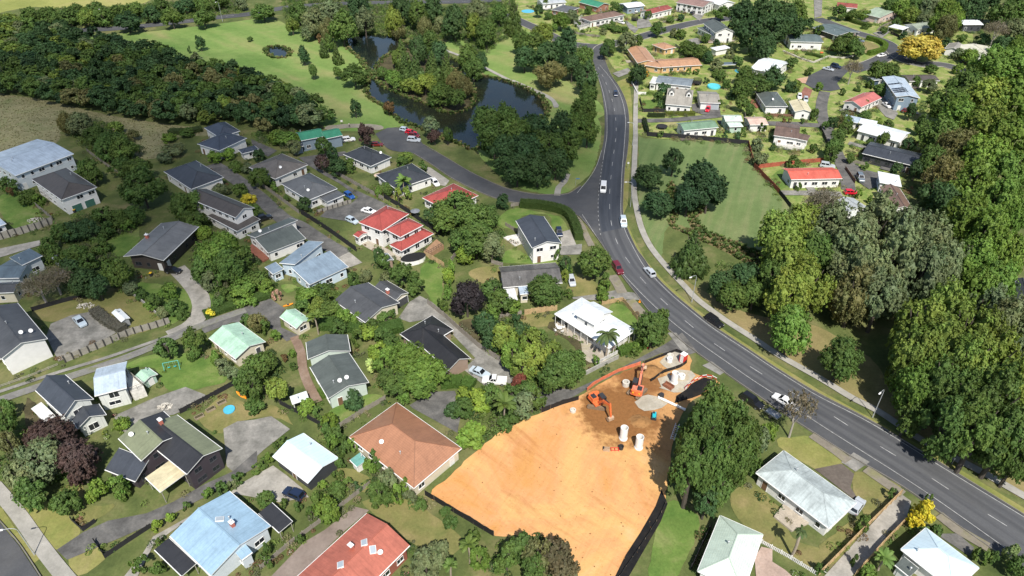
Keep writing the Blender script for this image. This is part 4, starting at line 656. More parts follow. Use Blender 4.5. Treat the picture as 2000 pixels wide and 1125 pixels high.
 {'n': 'house', 'l': 'low white house with dark brown roof behind the solar panel house', 'w': 'white', 'b': [(167.82, 281.0, 0.05, 12.77, 7.52, 2.8, 'gu', 0.8, 'darkbrown', None)]},
 {'n': 'house', 'l': 'tall steel blue house with pale blue roof carrying solar panels', 'w': 'steelwall', 'b': [(150.46, 262.29, -0.1834, 8.28, 22.19, 5.6, 'gv', 0.8, 'paleblue', None)], 'solar': (148.17, 258.54)},
 {'n': 'house', 'l': 'white cottage with faded pink red gable roof', 'w': 'white', 'b': [(133.89, 255.84, -0.8846, 7.27, 15.18, 3.0, 'gv', 1.3, 'pinkred', None)]},
 {'n': 'house', 'l': 'long white house with white roof and pale blue porch roof', 'w': 'white', 'b': [(128.67, 225.36, -0.743, 14.28, 10.62, 3.2, 'gu', 1.0, 'whitemetal', None), (122.7, 237.73, -0.6101, 5.3, 5.18, 2.7, 'flat', 0.2, 'paleblue', None), (126.93, 234.03, -0.5422, 5.63, 4.44, 3.0, 'flat', 0.2, 'whitemetal', None)], 'bigwin': 1},
 {'n': 'house', 'l': 'charcoal house with long slate grey roof above a gravel yard', 'w': 'charwall', 'b': [(123.8, 207.67, -0.6357, 15.98, 11.15, 3.2, 'gu', 1.0, 'slate', None)]},
 {'n': 'shed', 'l': 'blue grey round ended shed beside a shrub near the turning circle', 'w': 'navywall', 'b': [(151.23, 281.51, 0.198, 7.98, 3.57, 2.4, 'gu', 0.6, 'steelgrey', None)], 'nowin': 1},
 {'n': 'garage', 'l': 'white flat roofed garage with grey front strip by the dark trees', 'w': 'white', 'b': [(114.98, 189.87, -0.3377, 6.22, 7.75, 3.0, 'su-', 0.4, 'whitemetal', None)]},
 {'n': 'house', 'l': 'white house with brown hip roof next to the white flat garage', 'w': 'white', 'b': [(111.66, 177.86, -0.1447, 5.76, 13.59, 3.0, 'gv', 1.2, 'brownroof', None)]},
 {'n': 'house', 'l': 'house with very pale grey roof partly under a leafless tree', 'w': 'white', 'b': [(96.92, 174.03, 0.3334, 7.1, 6.3, 3.0, 'gv', 1.1, 'lightgrey', None)]},
 {'n': 'house', 'l': 'white house with grey green hip roof and red deck', 'w': 'white', 'b': [(99.12, 256.34, -0.0372, 8.29, 15.44, 3.2, 'hip', 1.4, 'greengrey', None)], 'dish': 1},
 {'n': 'garage', 'l': 'white garage with cream gable roof beside red brick paving', 'w': 'white', 'b': [(107.87, 248.94, -0.1196, 6.25, 10.76, 3.0, 'gv', 0.9, 'creamroof', None)]},
 {'n': 'house', 'l': 'long white roofed house below the low stone wall', 'w': 'white', 'b': [(110.44, 295.03, -0.6465, 10.81, 18.21, 3.4, 'gu', 1.2, 'whitemetal', None)]},
 {'n': 'house', 'l': 'white house with slate green roof above a small lawn and red barrow', 'w': 'white', 'b': [(137.49, 333.13, -0.0702, 15.08, 12.48, 3.8, 'gu', 1.0, 'slategreen', None)]},
 {'n': 'house', 'l': 'dark house with long slate roof along the curved upper right street', 'w': 'charwall', 'b': [(159.65, 350.63, -1.1264, 15.82, 14.94, 2.7, 'gu', 0.9, 'slategreen', None)]},
 {'n': 'pergola', 'l': 'pool pergola with pale blue flat roof below the tall dark trees', 'w': 'white', 'b': [(94.31, 299.63, 0.1098, 8.24, 3.03, 2.6, 'canopy', 0.1, 'slateblue', None)]},
 {'n': 'house', 'l': 'house with black roof and pale trim at the right edge', 'w': 'white', 'b': [(118.93, 128.89, -1.9826, 11.73, 5.19, 4.5, 'gu', 1.0, 'char', None)]},
 {'n': 'house', 'l': 'pale grey roofed building at the right edge behind tall trees', 'w': 'white', 'b': [(168.11, 206.39, -1.9437, 10.53, 6.27, 3.4, 'gu', 1.0, 'lightgrey', None)]},
 {'n': 'shed', 'l': 'small white roofed garden shed on the fenced lawn', 'w': 'greywall', 'b': [(-89.59, 124.34, -0.7326, 5.17, 1.82, 2.0, 'gu', 0.3, 'whitemetal', None)], 'nowin': 1},
 {'n': 'shed', 'l': 'small brick shed with blue grey roof below the red tiled house', 'w': 'brick', 'b': [(-32.17, 147.59, -1.0009, 3.81, 2.36, 2.4, 'gu', 0.4, 'steelgrey', None)], 'nowin': 1},
 {'n': 'shed', 'l': 'tiny white shed with teal green roof beside the orange roof', 'w': 'white', 'b': [(-27.57, 82.31, -0.7962, 2.26, 2.17, 2.0, 'flat', 0.2, 'teal', None)], 'nowin': 1},
 {'n': 'shed', 'l': 'tiny grey roofed hut among shrubs above the parked silver sedan', 'w': 'greywall', 'b': [(-116.68, 148.15, -0.5112, 2.58, 1.75, 2.0, 'gu', 0.3, 'lightgrey', None)], 'nowin': 1},
 {'n': 'pergola', 'l': 'small white roofed pergola beside the brick path', 'w': 'white', 'b': [(-41.97, 97.64, -1.113, 2.39, 3.09, 2.3, 'canopy', 0.1, 'whitemetal', None)]},
]
ZONES = [
 ('standing in the park lawn left of the pond', [(-148.7,321.8,0.9,4,'k'),(-144.3,325.0,2.8,7,'k'),(-126.4,340.0,1.7,2.5,'s'),(-91.3,304.7,2.9,9,'k'),(-83.1,286.6,2.1,7,'b'),(-91.9,337.0,1.5,5,'r'),(-85.3,315.7,2.3,9,'c'),(-84.4,323.4,2.8,9,'b'),(-77.2,306.6,2.9,10,'c'),(-73.1,286.4,2.1,6,'b'),(-63.8,276.9,6.0,9,'b'),(-57.9,245.2,2.3,7,'k'),(-45.8,247.2,2.5,6,'r')]),
 ('by the car park beside the pond', [(-49.1,217.2,2.9,10,'p'),(-27.9,226.8,3.0,8,'g'),(-26.4,221.2,2.4,6,'p'),(-22.0,221.2,1.9,7,'b')]),
 ('along the far road at the top left', [(-250.2,355.5,6.1,10,'y'),(-246.7,369.1,5.2,9,'b'),(-235.0,364.9,5.7,10,'b'),(-219.7,346.8,4.2,9,'k'),(-224.7,364.9,5.7,10,'b'),(-226.2,375.1,4.8,9,'b'),(-214.6,363.0,5.2,10,'y'),(-221.7,384.6,4.9,8,'b'),(-207.8,364.9,5.2,10,'b'),(-204.9,375.1,5.3,9,'b'),(-190.2,353.6,6.8,10,'k'),(-197.3,379.2,5.4,9,'b'),(-186.3,372.1,4.8,9,'k'),(-186.5,385.4,4.9,9,'b'),(-171.2,361.1,5.4,10,'b'),(-175.0,387.5,5.5,9,'k'),(-167.0,391.8,5.0,9,'b'),(-155.6,362.4,5.7,9,'b'),(-159.1,396.4,5.0,8,'b'),(-148.1,396.6,3.9,7,'g'),(-129.3,375.1,6.9,9,'b')]),
 ('in the tall group above the pond', [(-108.2,350.7,3.5,8,'y'),(-108.5,365.9,5.7,13,'b'),(-98.2,340.2,3.9,8,'g'),(-96.0,344.5,6.9,15,'g'),(-87.3,337.0,4.4,12,'w'),(-89.8,356.2,7.1,16,'g'),(-79.2,331.9,7.2,16,'b'),(-76.6,360.6,7.1,17,'k'),(-71.4,346.7,5.0,14,'g'),(-56.2,341.9,4.9,17,'y'),(-54.6,341.6,3.4,9,'w'),(-55.3,363.6,5.7,17,'k'),(-46.8,356.2,5.1,16,'b'),(-42.3,346.4,4.0,10,'w'),(-40.1,365.9,5.2,16,'k'),(-35.4,353.1,4.0,9,'g'),(-27.1,338.0,6.3,18,'k'),(-18.6,297.5,4.8,11,'b'),(-18.2,337.9,4.8,14,'y'),(-18.1,365.3,6.2,15,'g'),(-11.8,329.0,6.2,15,'b'),(-6.5,365.3,4.7,12,'b'),(0.7,350.3,4.7,19,'c')]),
 ('on the wooded island in the pond', [(-53.7,285.2,2.8,6,'b'),(-48.1,276.8,3.7,8,'l'),(-49.7,299.8,3.3,9,'y'),(-45.5,270.7,2.5,5,'b'),(-47.6,301.4,4.4,13,'c'),(-44.2,283.9,4.2,13,'c'),(-40.7,269.5,3.7,7,'y'),(-38.9,278.1,5.0,15,'c'),(-41.2,304.6,4.5,14,'k'),(-34.3,268.0,4.8,9,'y'),(-36.5,314.0,4.6,13,'b'),(-32.5,282.3,4.6,14,'c'),(-30.4,257.1,3.1,6,'b'),(-30.8,295.4,4.8,14,'k'),(-26.9,256.8,5.1,9,'b'),(-26.8,282.3,3.4,14,'c'),(-23.0,273.8,3.7,8,'w'),(-20.8,252.5,4.2,9,'b'),(-19.0,264.6,4.0,9,'w'),(-15.9,285.4,4.7,11,'b'),(-13.1,295.6,3.3,9,'k')]),
 ('in the dark stand between pond and main road', [(-8.4,224.7,5.6,13,'b'),(-5.8,210.6,5.7,14,'b'),(-2.4,200.2,5.4,13,'k'),(-1.8,227.9,5.0,13,'b'),(0.8,210.5,5.6,15,'b'),(1.6,190.7,5.0,11,'k'),(4.8,198.9,5.7,14,'k'),(7.6,214.7,5.7,14,'k'),(7.8,190.7,5.0,11,'k'),(11.6,201.6,5.8,14,'b'),(13.4,195.3,4.7,11,'k'),(17.2,220.3,5.2,13,'k'),(18.0,205.3,4.9,12,'b'),(21.4,218.2,4.8,13,'b'),(25.4,235.4,4.7,12,'b'),(25.4,218.8,3.8,11,'b')]),
 ('beside the main road above the pond', [(4.6,319.5,4.6,11,'b'),(5.4,295.6,5.2,12,'k'),(9.1,311.7,6.4,13,'b'),(14.8,331.9,6.2,12,'y'),(15.0,291.9,6.4,14,'k'),(15.5,276.6,7.0,11,'w'),(23.5,307.8,6.3,15,'k'),(24.8,283.7,4.6,12,'k'),(29.8,288.6,5.5,14,'b'),(29.8,268.4,4.8,13,'k'),(28.6,250.5,4.2,12,'b')]),
 ('on the mown reserve right of the main road', [(41.5,189.4,4.8,8,'k'),(41.6,172.8,4.6,8,'k'),(50.4,197.6,3.2,10,'k'),(49.7,172.4,4.3,11,'D'),(44.7,144.2,4.6,13,'c'),(54.8,179.3,6.5,14,'D'),(55.8,174.3,4.9,12,'D')]),
 ('along the creek behind the footpath', [(49.3,132.0,4.1,9,'k'),(51.0,128.7,3.6,8,'b'),(54.4,133.3,4.4,10,'k'),(56.3,128.9,3.6,9,'b'),(66.9,105.1,4.4,11,'b')]),
 ('in the tall roadside grove', [(60.5,130.8,4.0,13,'b'),(66.8,148.3,5.6,16,'y'),(64.8,134.8,6.0,17,'y'),(61.0,122.5,5.2,16,'y'),(58.9,113.0,4.5,13,'l'),(73.8,152.1,5.2,16,'y'),(66.5,125.4,5.0,16,'y'),(72.0,137.8,4.9,16,'b'),(84.7,164.8,5.6,14,'d'),(79.6,148.6,5.6,17,'g')]),
 ('in the big grey green grove beside the road bend', [(76.0,130.2,4.2,15,'g'),(79.4,136.5,6.0,20,'g'),(75.6,122.5,5.0,16,'w'),(79.5,128.0,5.8,20,'g'),(87.7,142.7,6.4,22,'g'),(80.4,120.7,5.1,17,'g'),(85.0,128.4,6.0,22,'g'),(92.3,139.2,6.3,22,'g'),(90.0,124.4,5.9,22,'g'),(97.2,136.9,6.0,22,'g'),(96.8,128.0,4.6,20,'g')]),
 ('in the bright grove at the lower right', [(73.6,89.6,2.5,9,'b'),(77.2,100.1,4.9,18,'y'),(81.6,108.1,5.4,20,'y'),(75.2,92.9,4.4,16,'l'),(81.8,100.3,5.3,20,'y'),(88.4,111.4,5.3,20,'y'),(78.9,91.7,4.9,18,'b'),(76.4,84.0,4.3,16,'b'),(89.2,104.9,5.3,20,'y'),(84.5,96.0,5.2,20,'y'),(81.2,87.9,4.9,20,'b'),(79.9,81.1,4.6,17,'b'),(98.1,112.8,4.9,18,'g'),(89.3,96.0,5.2,20,'y'),(84.3,85.4,4.8,20,'b'),(98.2,106.4,5.1,20,'g'),(83.7,80.0,4.4,17,'b'),(91.3,90.5,4.6,20,'y'),(85.9,78.0,3.1,12,'b'),(99.8,103.1,4.6,18,'g')]),
 ('in the tall belt along the right edge', [(129.5,195.9,4.1,12,'b'),(119.6,173.9,4.1,11,'k'),(139.7,211.3,6.0,15,'b'),(155.1,238.2,6.6,15,'b'),(126.5,182.0,5.7,15,'w'),(119.5,166.9,4.8,12,'k'),(136.8,197.0,6.3,17,'w'),(151.2,221.3,7.2,17,'l'),(114.8,152.7,5.7,18,'l'),(168.5,250.5,7.6,17,'b'),(125.6,168.2,6.4,19,'l'),(107.3,133.9,5.2,18,'l'),(102.7,123.4,4.3,16,'l'),(138.9,187.3,6.9,19,'l'),(168.1,237.0,8.3,19,'y'),(153.0,210.0,7.6,19,'y'),(117.2,145.2,5.5,18,'l'),(191.0,273.6,8.1,17,'l'),(127.8,160.7,5.7,18,'l'),(107.6,124.6,4.6,17,'l'),(116.5,137.0,4.6,17,'l'),(140.9,178.5,5.8,18,'l'),(155.8,202.0,7.0,19,'l'),(174.3,232.2,8.2,19,'l'),(198.9,271.8,8.9,18,'l'),(133.4,159.3,3.5,14,'l')]),
 ('in the wooded top right corner', [(199.9,382.8,4.9,11,'b'),(203.0,377.6,5.3,11,'l'),(204.7,369.1,4.7,9,'y'),(211.1,378.4,5.9,12,'b'),(209.3,362.4,4.7,9,'g'),(214.9,372.9,5.8,13,'g'),(206.0,346.6,4.5,12,'l'),(218.9,365.6,5.7,14,'l'),(206.1,337.9,4.8,14,'w'),(212.2,345.4,3.5,5,'b'),(216.7,351.3,4.5,14,'l'),(226.7,368.9,6.3,16,'k'),(201.0,314.4,3.2,5,'g'),(216.6,339.4,3.0,4,'b'),(201.7,306.3,4.1,7,'l'),(232.9,365.9,6.2,16,'k'),(222.5,333.4,3.4,6,'k'),(245.0,373.3,6.3,15,'k'),(224.4,329.4,5.7,14,'d'),(244.4,358.4,6.6,15,'b'),(217.2,309.9,5.0,12,'k'),(233.9,329.4,6.2,14,'g'),(256.2,365.9,7.8,16,'b'),(220.4,304.3,5.3,13,'l')]),
 ('in the tall dark clump beside the upper street', [(111.1,347.0,7.4,18,'k'),(109.0,321.6,7.4,17,'k'),(121.6,349.3,8.4,19,'k'),(110.2,308.0,5.8,13,'k'),(116.8,317.1,7.8,18,'k'),(130.9,347.0,8.4,18,'k'),(130.5,333.6,6.7,16,'k'),(141.3,358.4,6.1,15,'b')]),
 ('on the corner by the golden tree', [(149.0,319.2,4.2,8,'b'),(153.4,321.9,5.6,9,'b'),(139.1,281.0,4.2,11,'d'),(154.3,313.9,4.6,8,'b'),(151.5,283.2,5.1,9,'b'),(155.3,281.3,4.2,9,'b'),(180.5,309.9,9.5,12,'O'),(180.0,294.8,2.6,4,'b')]),
 ('among the upper right gardens', [(41.2,312.1,2.7,7,'k'),(44.1,317.7,3.7,8,'b'),(52.9,323.4,5.2,9,'g'),(50.0,283.9,2.6,5,'y'),(58.3,327.4,2.9,7,'b'),(51.6,280.0,3.8,9,'k'),(56.9,290.3,1.3,2.5,'o'),(71.0,346.3,3.7,8,'b'),(56.6,260.5,2.0,5,'b'),(56.5,253.7,1.4,4,'k'),(59.0,263.8,2.8,7,'k'),(78.8,346.3,2.0,5,'g'),(82.0,343.7,3.0,5,'b'),(79.8,321.5,3.3,6,'b'),(80.9,315.8,4.2,7,'b'),(84.7,312.1,4.1,7,'b'),(80.4,281.5,1.5,3,'k'),(86.9,306.7,3.2,6,'k'),(85.9,289.0,1.9,4,'b'),(87.8,296.3,3.1,6,'g'),(109.0,374.4,4.3,8,'b'),(87.2,283.9,2.1,5,'b'),(115.0,385.2,2.2,2.5,'y'),(119.1,390.9,2.2,4,'k'),(123.3,396.2,2.2,4,'k'),(89.6,263.4,4.8,9,'b'),(86.3,250.3,2.7,7,'b'),(95.2,279.9,4.2,8,'b'),(96.4,266.3,5.6,9,'b'),(105.5,275.1,5.4,9,'k'),(111.0,271.8,2.1,5,'k'),(120.3,298.3,2.9,6,'b'),(113.0,271.8,2.3,5,'k'),(114.6,273.0,2.3,5,'y'),(149.3,359.6,3.1,6,'k'),(171.3,377.4,4.3,8,'b'),(177.8,375.9,3.7,6,'b'),(186.1,378.9,3.2,5,'l')]),
 ('in the top gardens beside the brown hip roof', [(14.3,381.8,2.7,7,'k'),(18.4,402.1,2.3,5,'b'),(18.9,378.6,2.7,4,'b'),(24.3,357.7,5.1,9,'l'),(31.2,371.7,3.7,7,'g'),(35.2,353.6,1.8,2,'b'),(38.5,356.4,1.5,2.5,'y'),(45.2,352.1,2.3,3,'g'),(46.3,357.5,2.3,3.5,'b'),(50.4,360.5,3.1,4.5,'b'),(55.4,392.5,3.0,6,'b'),(52.4,354.8,3.1,3.5,'b'),(59.0,393.0,2.2,4,'k'),(56.3,355.6,2.3,3,'b'),(68.4,403.9,2.8,4,'b')]),
 ('in the gardens beside the reserve fence', [(78.7,226.7,1.3,2.5,'k'),(81.2,228.2,1.3,4,'b'),(82.4,216.6,2.2,5,'g'),(79.9,205.2,2.6,5,'g'),(93.0,232.1,0.5,1.5,'k'),(88.2,216.9,1.2,3,'k'),(99.4,239.9,1.1,2.5,'r'),(101.5,240.1,0.9,2.3,'r'),(90.1,202.9,2.3,5,'b'),(105.7,239.6,1.1,2.3,'b'),(110.9,242.5,1.7,5,'b'),(103.3,207.0,2.3,6,'b'),(115.3,235.4,2.0,5,'k'),(105.9,210.4,3.4,8,'b'),(117.6,236.0,1.8,5,'w'),(111.1,219.9,2.8,7,'b'),(122.7,243.6,1.7,4,'g'),(116.4,227.8,2.5,6,'b'),(120.3,235.4,2.2,5,'b'),(110.0,206.8,1.7,4,'b'),(139.5,273.1,1.7,2.5,'b'),(129.6,242.1,3.0,4,'b'),(122.3,219.8,1.7,3,'b'),(131.9,236.4,1.7,4,'y'),(146.7,268.9,2.9,5,'b'),(125.7,219.1,2.1,6,'b'),(134.6,234.1,2.0,4,'b'),(132.4,215.0,2.2,6,'k'),(166.7,271.2,3.3,6,'g')]),
 ('scattered between the upper right houses', [(34.0,364.8,2.1,3,'b'),(41.4,389.2,2.5,5,'b'),(71.5,378.9,2.4,5,'b'),(52.0,227.5,1.1,3,'b'),(82.5,372.4,2.7,3,'b'),(68.3,296.1,1.5,3,'b'),(88.4,375.6,2.1,4,'k'),(74.7,306.4,1.8,4,'b'),(75.4,292.9,1.3,3,'l'),(78.6,292.9,1.5,3,'b'),(104.6,394.5,2.2,5,'b'),(93.1,337.8,2.5,5,'b'),(96.5,331.2,1.9,4,'k'),(78.9,253.7,1.6,4,'b'),(87.0,274.8,1.9,5,'b'),(75.3,227.5,1.4,3,'k'),(98.2,314.4,2.3,5,'g'),(86.2,263.3,2.0,5,'k'),(97.5,299.7,2.7,6,'b'),(88.8,247.5,1.9,5,'b'),(89.0,231.8,1.5,4,'b'),(94.4,243.2,1.3,3,'l'),(139.3,343.6,2.0,4,'b'),(87.2,188.1,1.2,3,'b'),(102.5,228.4,1.3,3,'b'),(126.1,291.5,2.0,4,'b'),(101.1,214.7,1.5,4,'b'),(151.6,350.7,2.5,5,'b'),(123.8,273.0,1.7,4,'l'),(111.7,234.1,1.5,4,'b'),(100.9,191.5,0.9,3,'b'),(131.5,268.5,1.6,3,'b'),(128.6,253.7,1.8,4,'k'),(178.9,361.3,2.1,4,'b'),(134.4,253.7,1.6,4,'b'),(113.2,202.1,1.5,3,'b'),(145.7,276.0,1.9,4,'b'),(105.6,180.1,1.2,3,'l'),(184.1,352.2,2.3,4,'b'),(195.7,364.3,2.6,5,'b'),(119.6,195.9,1.9,6,'k'),(157.8,277.7,2.1,5,'k'),(190.2,343.6,2.2,4,'k'),(146.1,242.7,2.2,7,'k'),(165.1,277.7,1.9,5,'b'),(125.2,194.7,2.2,7,'k'),(143.2,229.5,2.5,8,'b'),(204.1,329.7,2.4,5,'k'),(190.1,293.5,2.2,5,'l'),(197.6,296.3,2.6,6,'b')]),
 ('in the yard below the coral red roof', [(79.2,158.9,3.3,9,'b'),(85.4,169.0,4.8,10,'d'),(88.2,157.2,2.7,8,'b'),(102.7,182.4,1.5,4,'l'),(96.1,160.2,3.0,9,'b'),(102.7,168.2,3.4,8,'l'),(102.5,163.0,2.5,7,'b')]),
 ('around the broad dark tree below the side street', [(-21.2,166.3,3.1,7,'k'),(-18.1,163.0,4.4,9,'b'),(-15.5,166.5,5.6,11,'b'),(-13.9,152.1,2.9,8,'b'),(-11.8,148.6,2.9,5,'L'),(-10.2,159.6,5.2,11,'b'),(-9.2,150.6,5.0,11,'b'),(-7.0,165.3,3.7,8,'b'),(-5.2,148.8,3.7,9,'g'),(-2.7,176.7,2.2,5,'k')]),
 ('beside the side street houses', [(-81.0,222.9,3.2,5,'l'),(-77.3,222.0,4.6,5,'l'),(-72.1,212.9,2.4,6,'g'),(-71.5,219.9,2.4,5,'l'),(-59.9,200.2,2.9,6,'p'),(-62.0,211.7,3.0,7,'b'),(-58.9,209.8,2.0,5,'k'),(-54.6,197.7,3.2,6,'k'),(-52.0,200.3,2.6,5,'b'),(-39.8,184.0,1.2,4,'l'),(-37.6,184.8,2.0,5,'b'),(-33.3,179.2,1.3,6,'y'),(-35.6,205.0,2.3,3.5,'b'),(-32.1,183.2,2.7,7,'T'),(-34.7,208.5,3.0,3.5,'y'),(-31.1,182.3,1.5,5,'y'),(-28.6,201.2,1.6,4,'b')]),
 ('around the lane below the navy roofed house', [(-97.0,207.6,2.8,4,'L'),(-87.6,185.0,2.8,4,'g'),(-93.1,209.9,2.7,4,'L'),(-87.9,201.2,2.9,4,'b'),(-81.3,184.7,2.5,4,'b'),(-83.8,199.8,2.3,3.5,'g'),(-77.9,180.7,2.7,3,'G'),(-73.0,169.6,2.9,6,'b'),(-82.7,207.8,2.3,5,'k'),(-76.9,189.5,3.4,7,'b'),(-74.9,191.7,1.6,4,'k'),(-72.4,188.1,1.4,3,'l'),(-66.6,181.0,1.1,3,'b'),(-59.8,175.5,2.2,5,'k')]),
 ('in the shrub belt beside the brown meadow', [(-151.0,185.7,2.8,6,'b'),(-150.0,184.0,1.5,4,'r'),(-142.2,180.1,3.0,5,'b'),(-139.0,179.3,2.1,4,'l'),(-120.2,157.8,2.7,6,'b'),(-156.2,230.4,3.6,8,'w'),(-118.2,159.1,3.0,6,'k'),(-150.4,228.1,4.6,9,'g'),(-130.7,193.6,3.5,8,'b'),(-114.7,160.5,3.3,6,'k'),(-141.2,219.8,4.5,8,'b'),(-127.4,190.7,2.5,6,'b'),(-113.9,167.4,3.1,6,'b'),(-132.3,208.4,3.7,8,'b'),(-110.0,161.3,2.8,5,'b'),(-133.5,214.4,4.4,8,'b'),(-140.2,230.8,2.9,5,'y'),(-108.9,165.9,3.4,6,'b'),(-122.0,196.5,3.5,7,'b'),(-126.5,208.4,4.3,8,'b'),(-106.1,164.7,2.3,4,'l'),(-131.3,225.2,2.3,4,'w'),(-105.3,167.4,3.4,6,'b'),(-115.0,193.6,4.1,8,'b'),(-106.4,177.4,6.2,12,'b'),(-113.4,206.8,2.7,4,'g'),(-118.7,224.0,2.8,3,'l'),(-113.2,212.7,4.4,4,'g'),(-92.3,170.0,3.7,9,'b'),(-114.2,228.4,2.9,3,'b'),(-89.9,172.6,3.5,8,'b'),(-86.7,163.6,3.6,7,'b'),(-83.4,160.6,2.5,4,'L')]),
 ('behind the fenced yard at left', [(-110.8,131.0,4.6,9,'d'),(-121.8,153.5,2.4,5,'b'),(-109.5,134.9,4.2,8,'d'),(-115.6,146.7,2.3,6,'b'),(-109.3,142.0,2.8,6,'k'),(-109.8,145.8,3.4,7,'b'),(-101.6,133.8,3.7,8,'k'),(-106.1,143.2,3.1,6,'b'),(-98.2,132.6,2.7,7,'k'),(-108.3,153.5,2.7,5,'b'),(-95.6,137.7,3.7,9,'b'),(-92.0,134.7,1.9,4,'g'),(-89.0,133.2,1.7,3,'b'),(-85.0,128.2,1.4,3,'l'),(-84.3,129.6,1.9,4,'b'),(-80.7,126.2,1.7,3,'g'),(-82.3,133.6,2.5,4,'l'),(-78.7,127.6,2.6,4,'b'),(-76.3,125.6,1.7,2.5,'b')]),
 ('beside the looped drive', [(-73.5,111.6,2.8,6,'b'),(-68.5,111.8,2.0,5,'b'),(-68.1,113.5,2.6,7,'b'),(-74.9,139.5,3.7,9,'b'),(-73.1,136.5,2.7,6,'g'),(-70.0,126.1,1.1,2.5,'G'),(-73.1,142.3,5.0,11,'l'),(-69.0,130.2,1.9,3,'b'),(-72.6,147.8,3.9,10,'l'),(-68.9,138.6,4.5,10,'b'),(-67.2,132.6,2.0,4,'b'),(-68.4,145.8,3.1,7,'b'),(-64.5,131.6,2.9,4,'l'),(-64.3,135.1,3.2,5,'l'),(-61.1,130.2,1.2,3,'l'),(-62.7,138.3,3.0,5,'b'),(-59.6,135.7,2.2,4,'l')]),
 ('around the mint roofed garage', [(-63.0,109.8,1.3,4,'l'),(-60.5,107.4,1.9,4,'g'),(-57.6,105.1,1.5,4,'g'),(-60.5,122.8,1.6,4,'b'),(-53.2,101.1,2.7,7,'b'),(-51.5,98.9,2.4,7,'b'),(-50.8,96.1,2.2,3,'b'),(-57.4,120.9,2.3,5,'w'),(-52.3,104.9,3.1,7,'b'),(-55.1,120.1,1.6,4,'b'),(-51.0,107.1,2.5,6,'b'),(-52.3,117.9,1.4,3,'l'),(-46.3,98.2,2.2,7,'y'),(-48.8,110.8,1.0,2,'r'),(-47.4,112.2,1.0,2.5,'l'),(-46.2,108.4,1.1,2,'b'),(-40.3,95.6,1.9,3.5,'L'),(-37.9,94.7,1.2,3,'b'),(-31.2,97.0,2.2,5,'k')]),
 ('in the shrub bank below the steel blue house', [(-56.2,132.6,1.3,4,'P'),(-48.9,127.6,2.1,4,'b'),(-48.4,131.0,3.1,5,'l'),(-43.6,119.9,2.0,6,'T'),(-45.1,127.0,2.4,5,'y'),(-45.3,133.0,2.7,5,'b'),(-41.9,126.1,2.6,5,'b'),(-41.6,130.0,2.7,5,'b'),(-39.0,120.1,2.1,4,'b'),(-38.4,123.2,2.3,5,'l'),(-39.1,139.0,1.8,4,'b'),(-34.9,122.8,2.1,4,'l'),(-36.1,140.1,1.8,4,'g'),(-31.6,120.1,2.3,4,'b'),(-34.2,148.6,1.8,5,'k'),(-30.5,124.1,2.3,3.5,'b'),(-32.7,145.8,2.1,5,'b'),(-30.1,138.3,2.5,5,'g'),(-28.3,125.3,1.7,3,'b'),(-26.7,137.9,3.2,7,'b'),(-23.4,135.5,3.0,6,'b'),(-15.8,139.4,1.8,5,'L'),(-15.4,135.1,1.2,5,'l'),(-15.4,142.8,1.5,5,'l')]),
 ('by the dense round tree near black L roof', [(-33.6,116.0,1.6,5,'b'),(-31.8,118.3,2.5,4,'L'),(-29.5,107.4,1.5,4,'Y'),(-28.4,111.0,2.6,5,'L'),(-28.8,117.4,2.3,4,'b'),(-26.7,114.3,2.2,5,'b'),(-24.4,106.3,4.0,8,'l'),(-23.3,100.8,3.9,7,'b'),(-20.6,103.5,5.6,10,'l'),(-19.1,99.7,3.9,7,'l'),(-17.2,102.1,4.3,9,'l')]),
 ('in the garden between the old house and the villa', [(-16.2,128.6,1.4,4,'b'),(-15.3,132.6,1.5,4,'l'),(-10.3,126.2,4.0,10,'V'),(-6.2,119.1,2.7,7,'k'),(-4.7,125.1,2.1,5,'l'),(-4.4,114.0,2.9,8,'k'),(-4.2,130.5,3.1,7,'b'),(-2.4,126.5,2.8,7,'b'),(-1.6,112.4,3.0,9,'y'),(0.0,127.6,2.4,4,'l'),(0.0,107.5,3.0,9,'l'),(1.2,122.8,1.6,4,'k'),(2.2,114.0,2.6,8,'k'),(2.1,105.0,2.9,8,'y'),(3.8,110.8,2.8,9,'y'),(4.7,105.9,2.9,9,'y'),(6.3,117.9,1.6,3,'b'),(7.9,131.1,4.2,8,'b'),(8.5,108.2,2.6,8,'y'),(8.2,101.3,3.1,8,'b'),(10.3,102.9,4.1,9,'b'),(13.5,133.2,1.2,3,'b'),(13.1,105.7,2.5,7,'b')]),
 ('in the front gardens along the main road', [(11.9,149.3,1.2,4,'b'),(13.1,140.1,1.1,4,'y'),(13.4,143.2,1.8,6,'k'),(14.1,142.3,1.0,4,'l'),(20.4,141.7,4.3,9,'b'),(18.0,109.7,1.0,2.5,'l'),(21.7,132.2,1.7,3,'l'),(22.3,135.7,1.5,4,'l'),(22.8,137.3,1.5,5,'b'),(20.2,111.9,2.9,8,'M'),(26.5,112.4,1.1,2,'b'),(27.3,113.9,1.3,2.5,'l'),(30.4,115.9,4.0,9,'b'),(32.8,119.2,2.5,8,'b')]),
 ('in the thicket above the earth site', [(-11.5,95.2,1.8,3.5,'k'),(-9.8,99.6,1.8,3,'L'),(-9.4,94.7,2.4,4.5,'b'),(-7.2,88.4,3.3,4.8,'L'),(-6.9,97.2,3.0,4.5,'L'),(-4.1,98.7,2.2,5,'b'),(-1.4,92.6,2.3,7,'T'),(-1.5,90.9,1.6,4,'b'),(0.0,97.4,1.8,6,'b'),(0.0,92.5,2.0,5,'b'),(1.5,100.6,1.8,6,'R'),(2.0,94.1,2.7,7,'g'),(3.0,98.1,2.4,6,'b'),(4.0,96.0,2.6,6,'b')]),
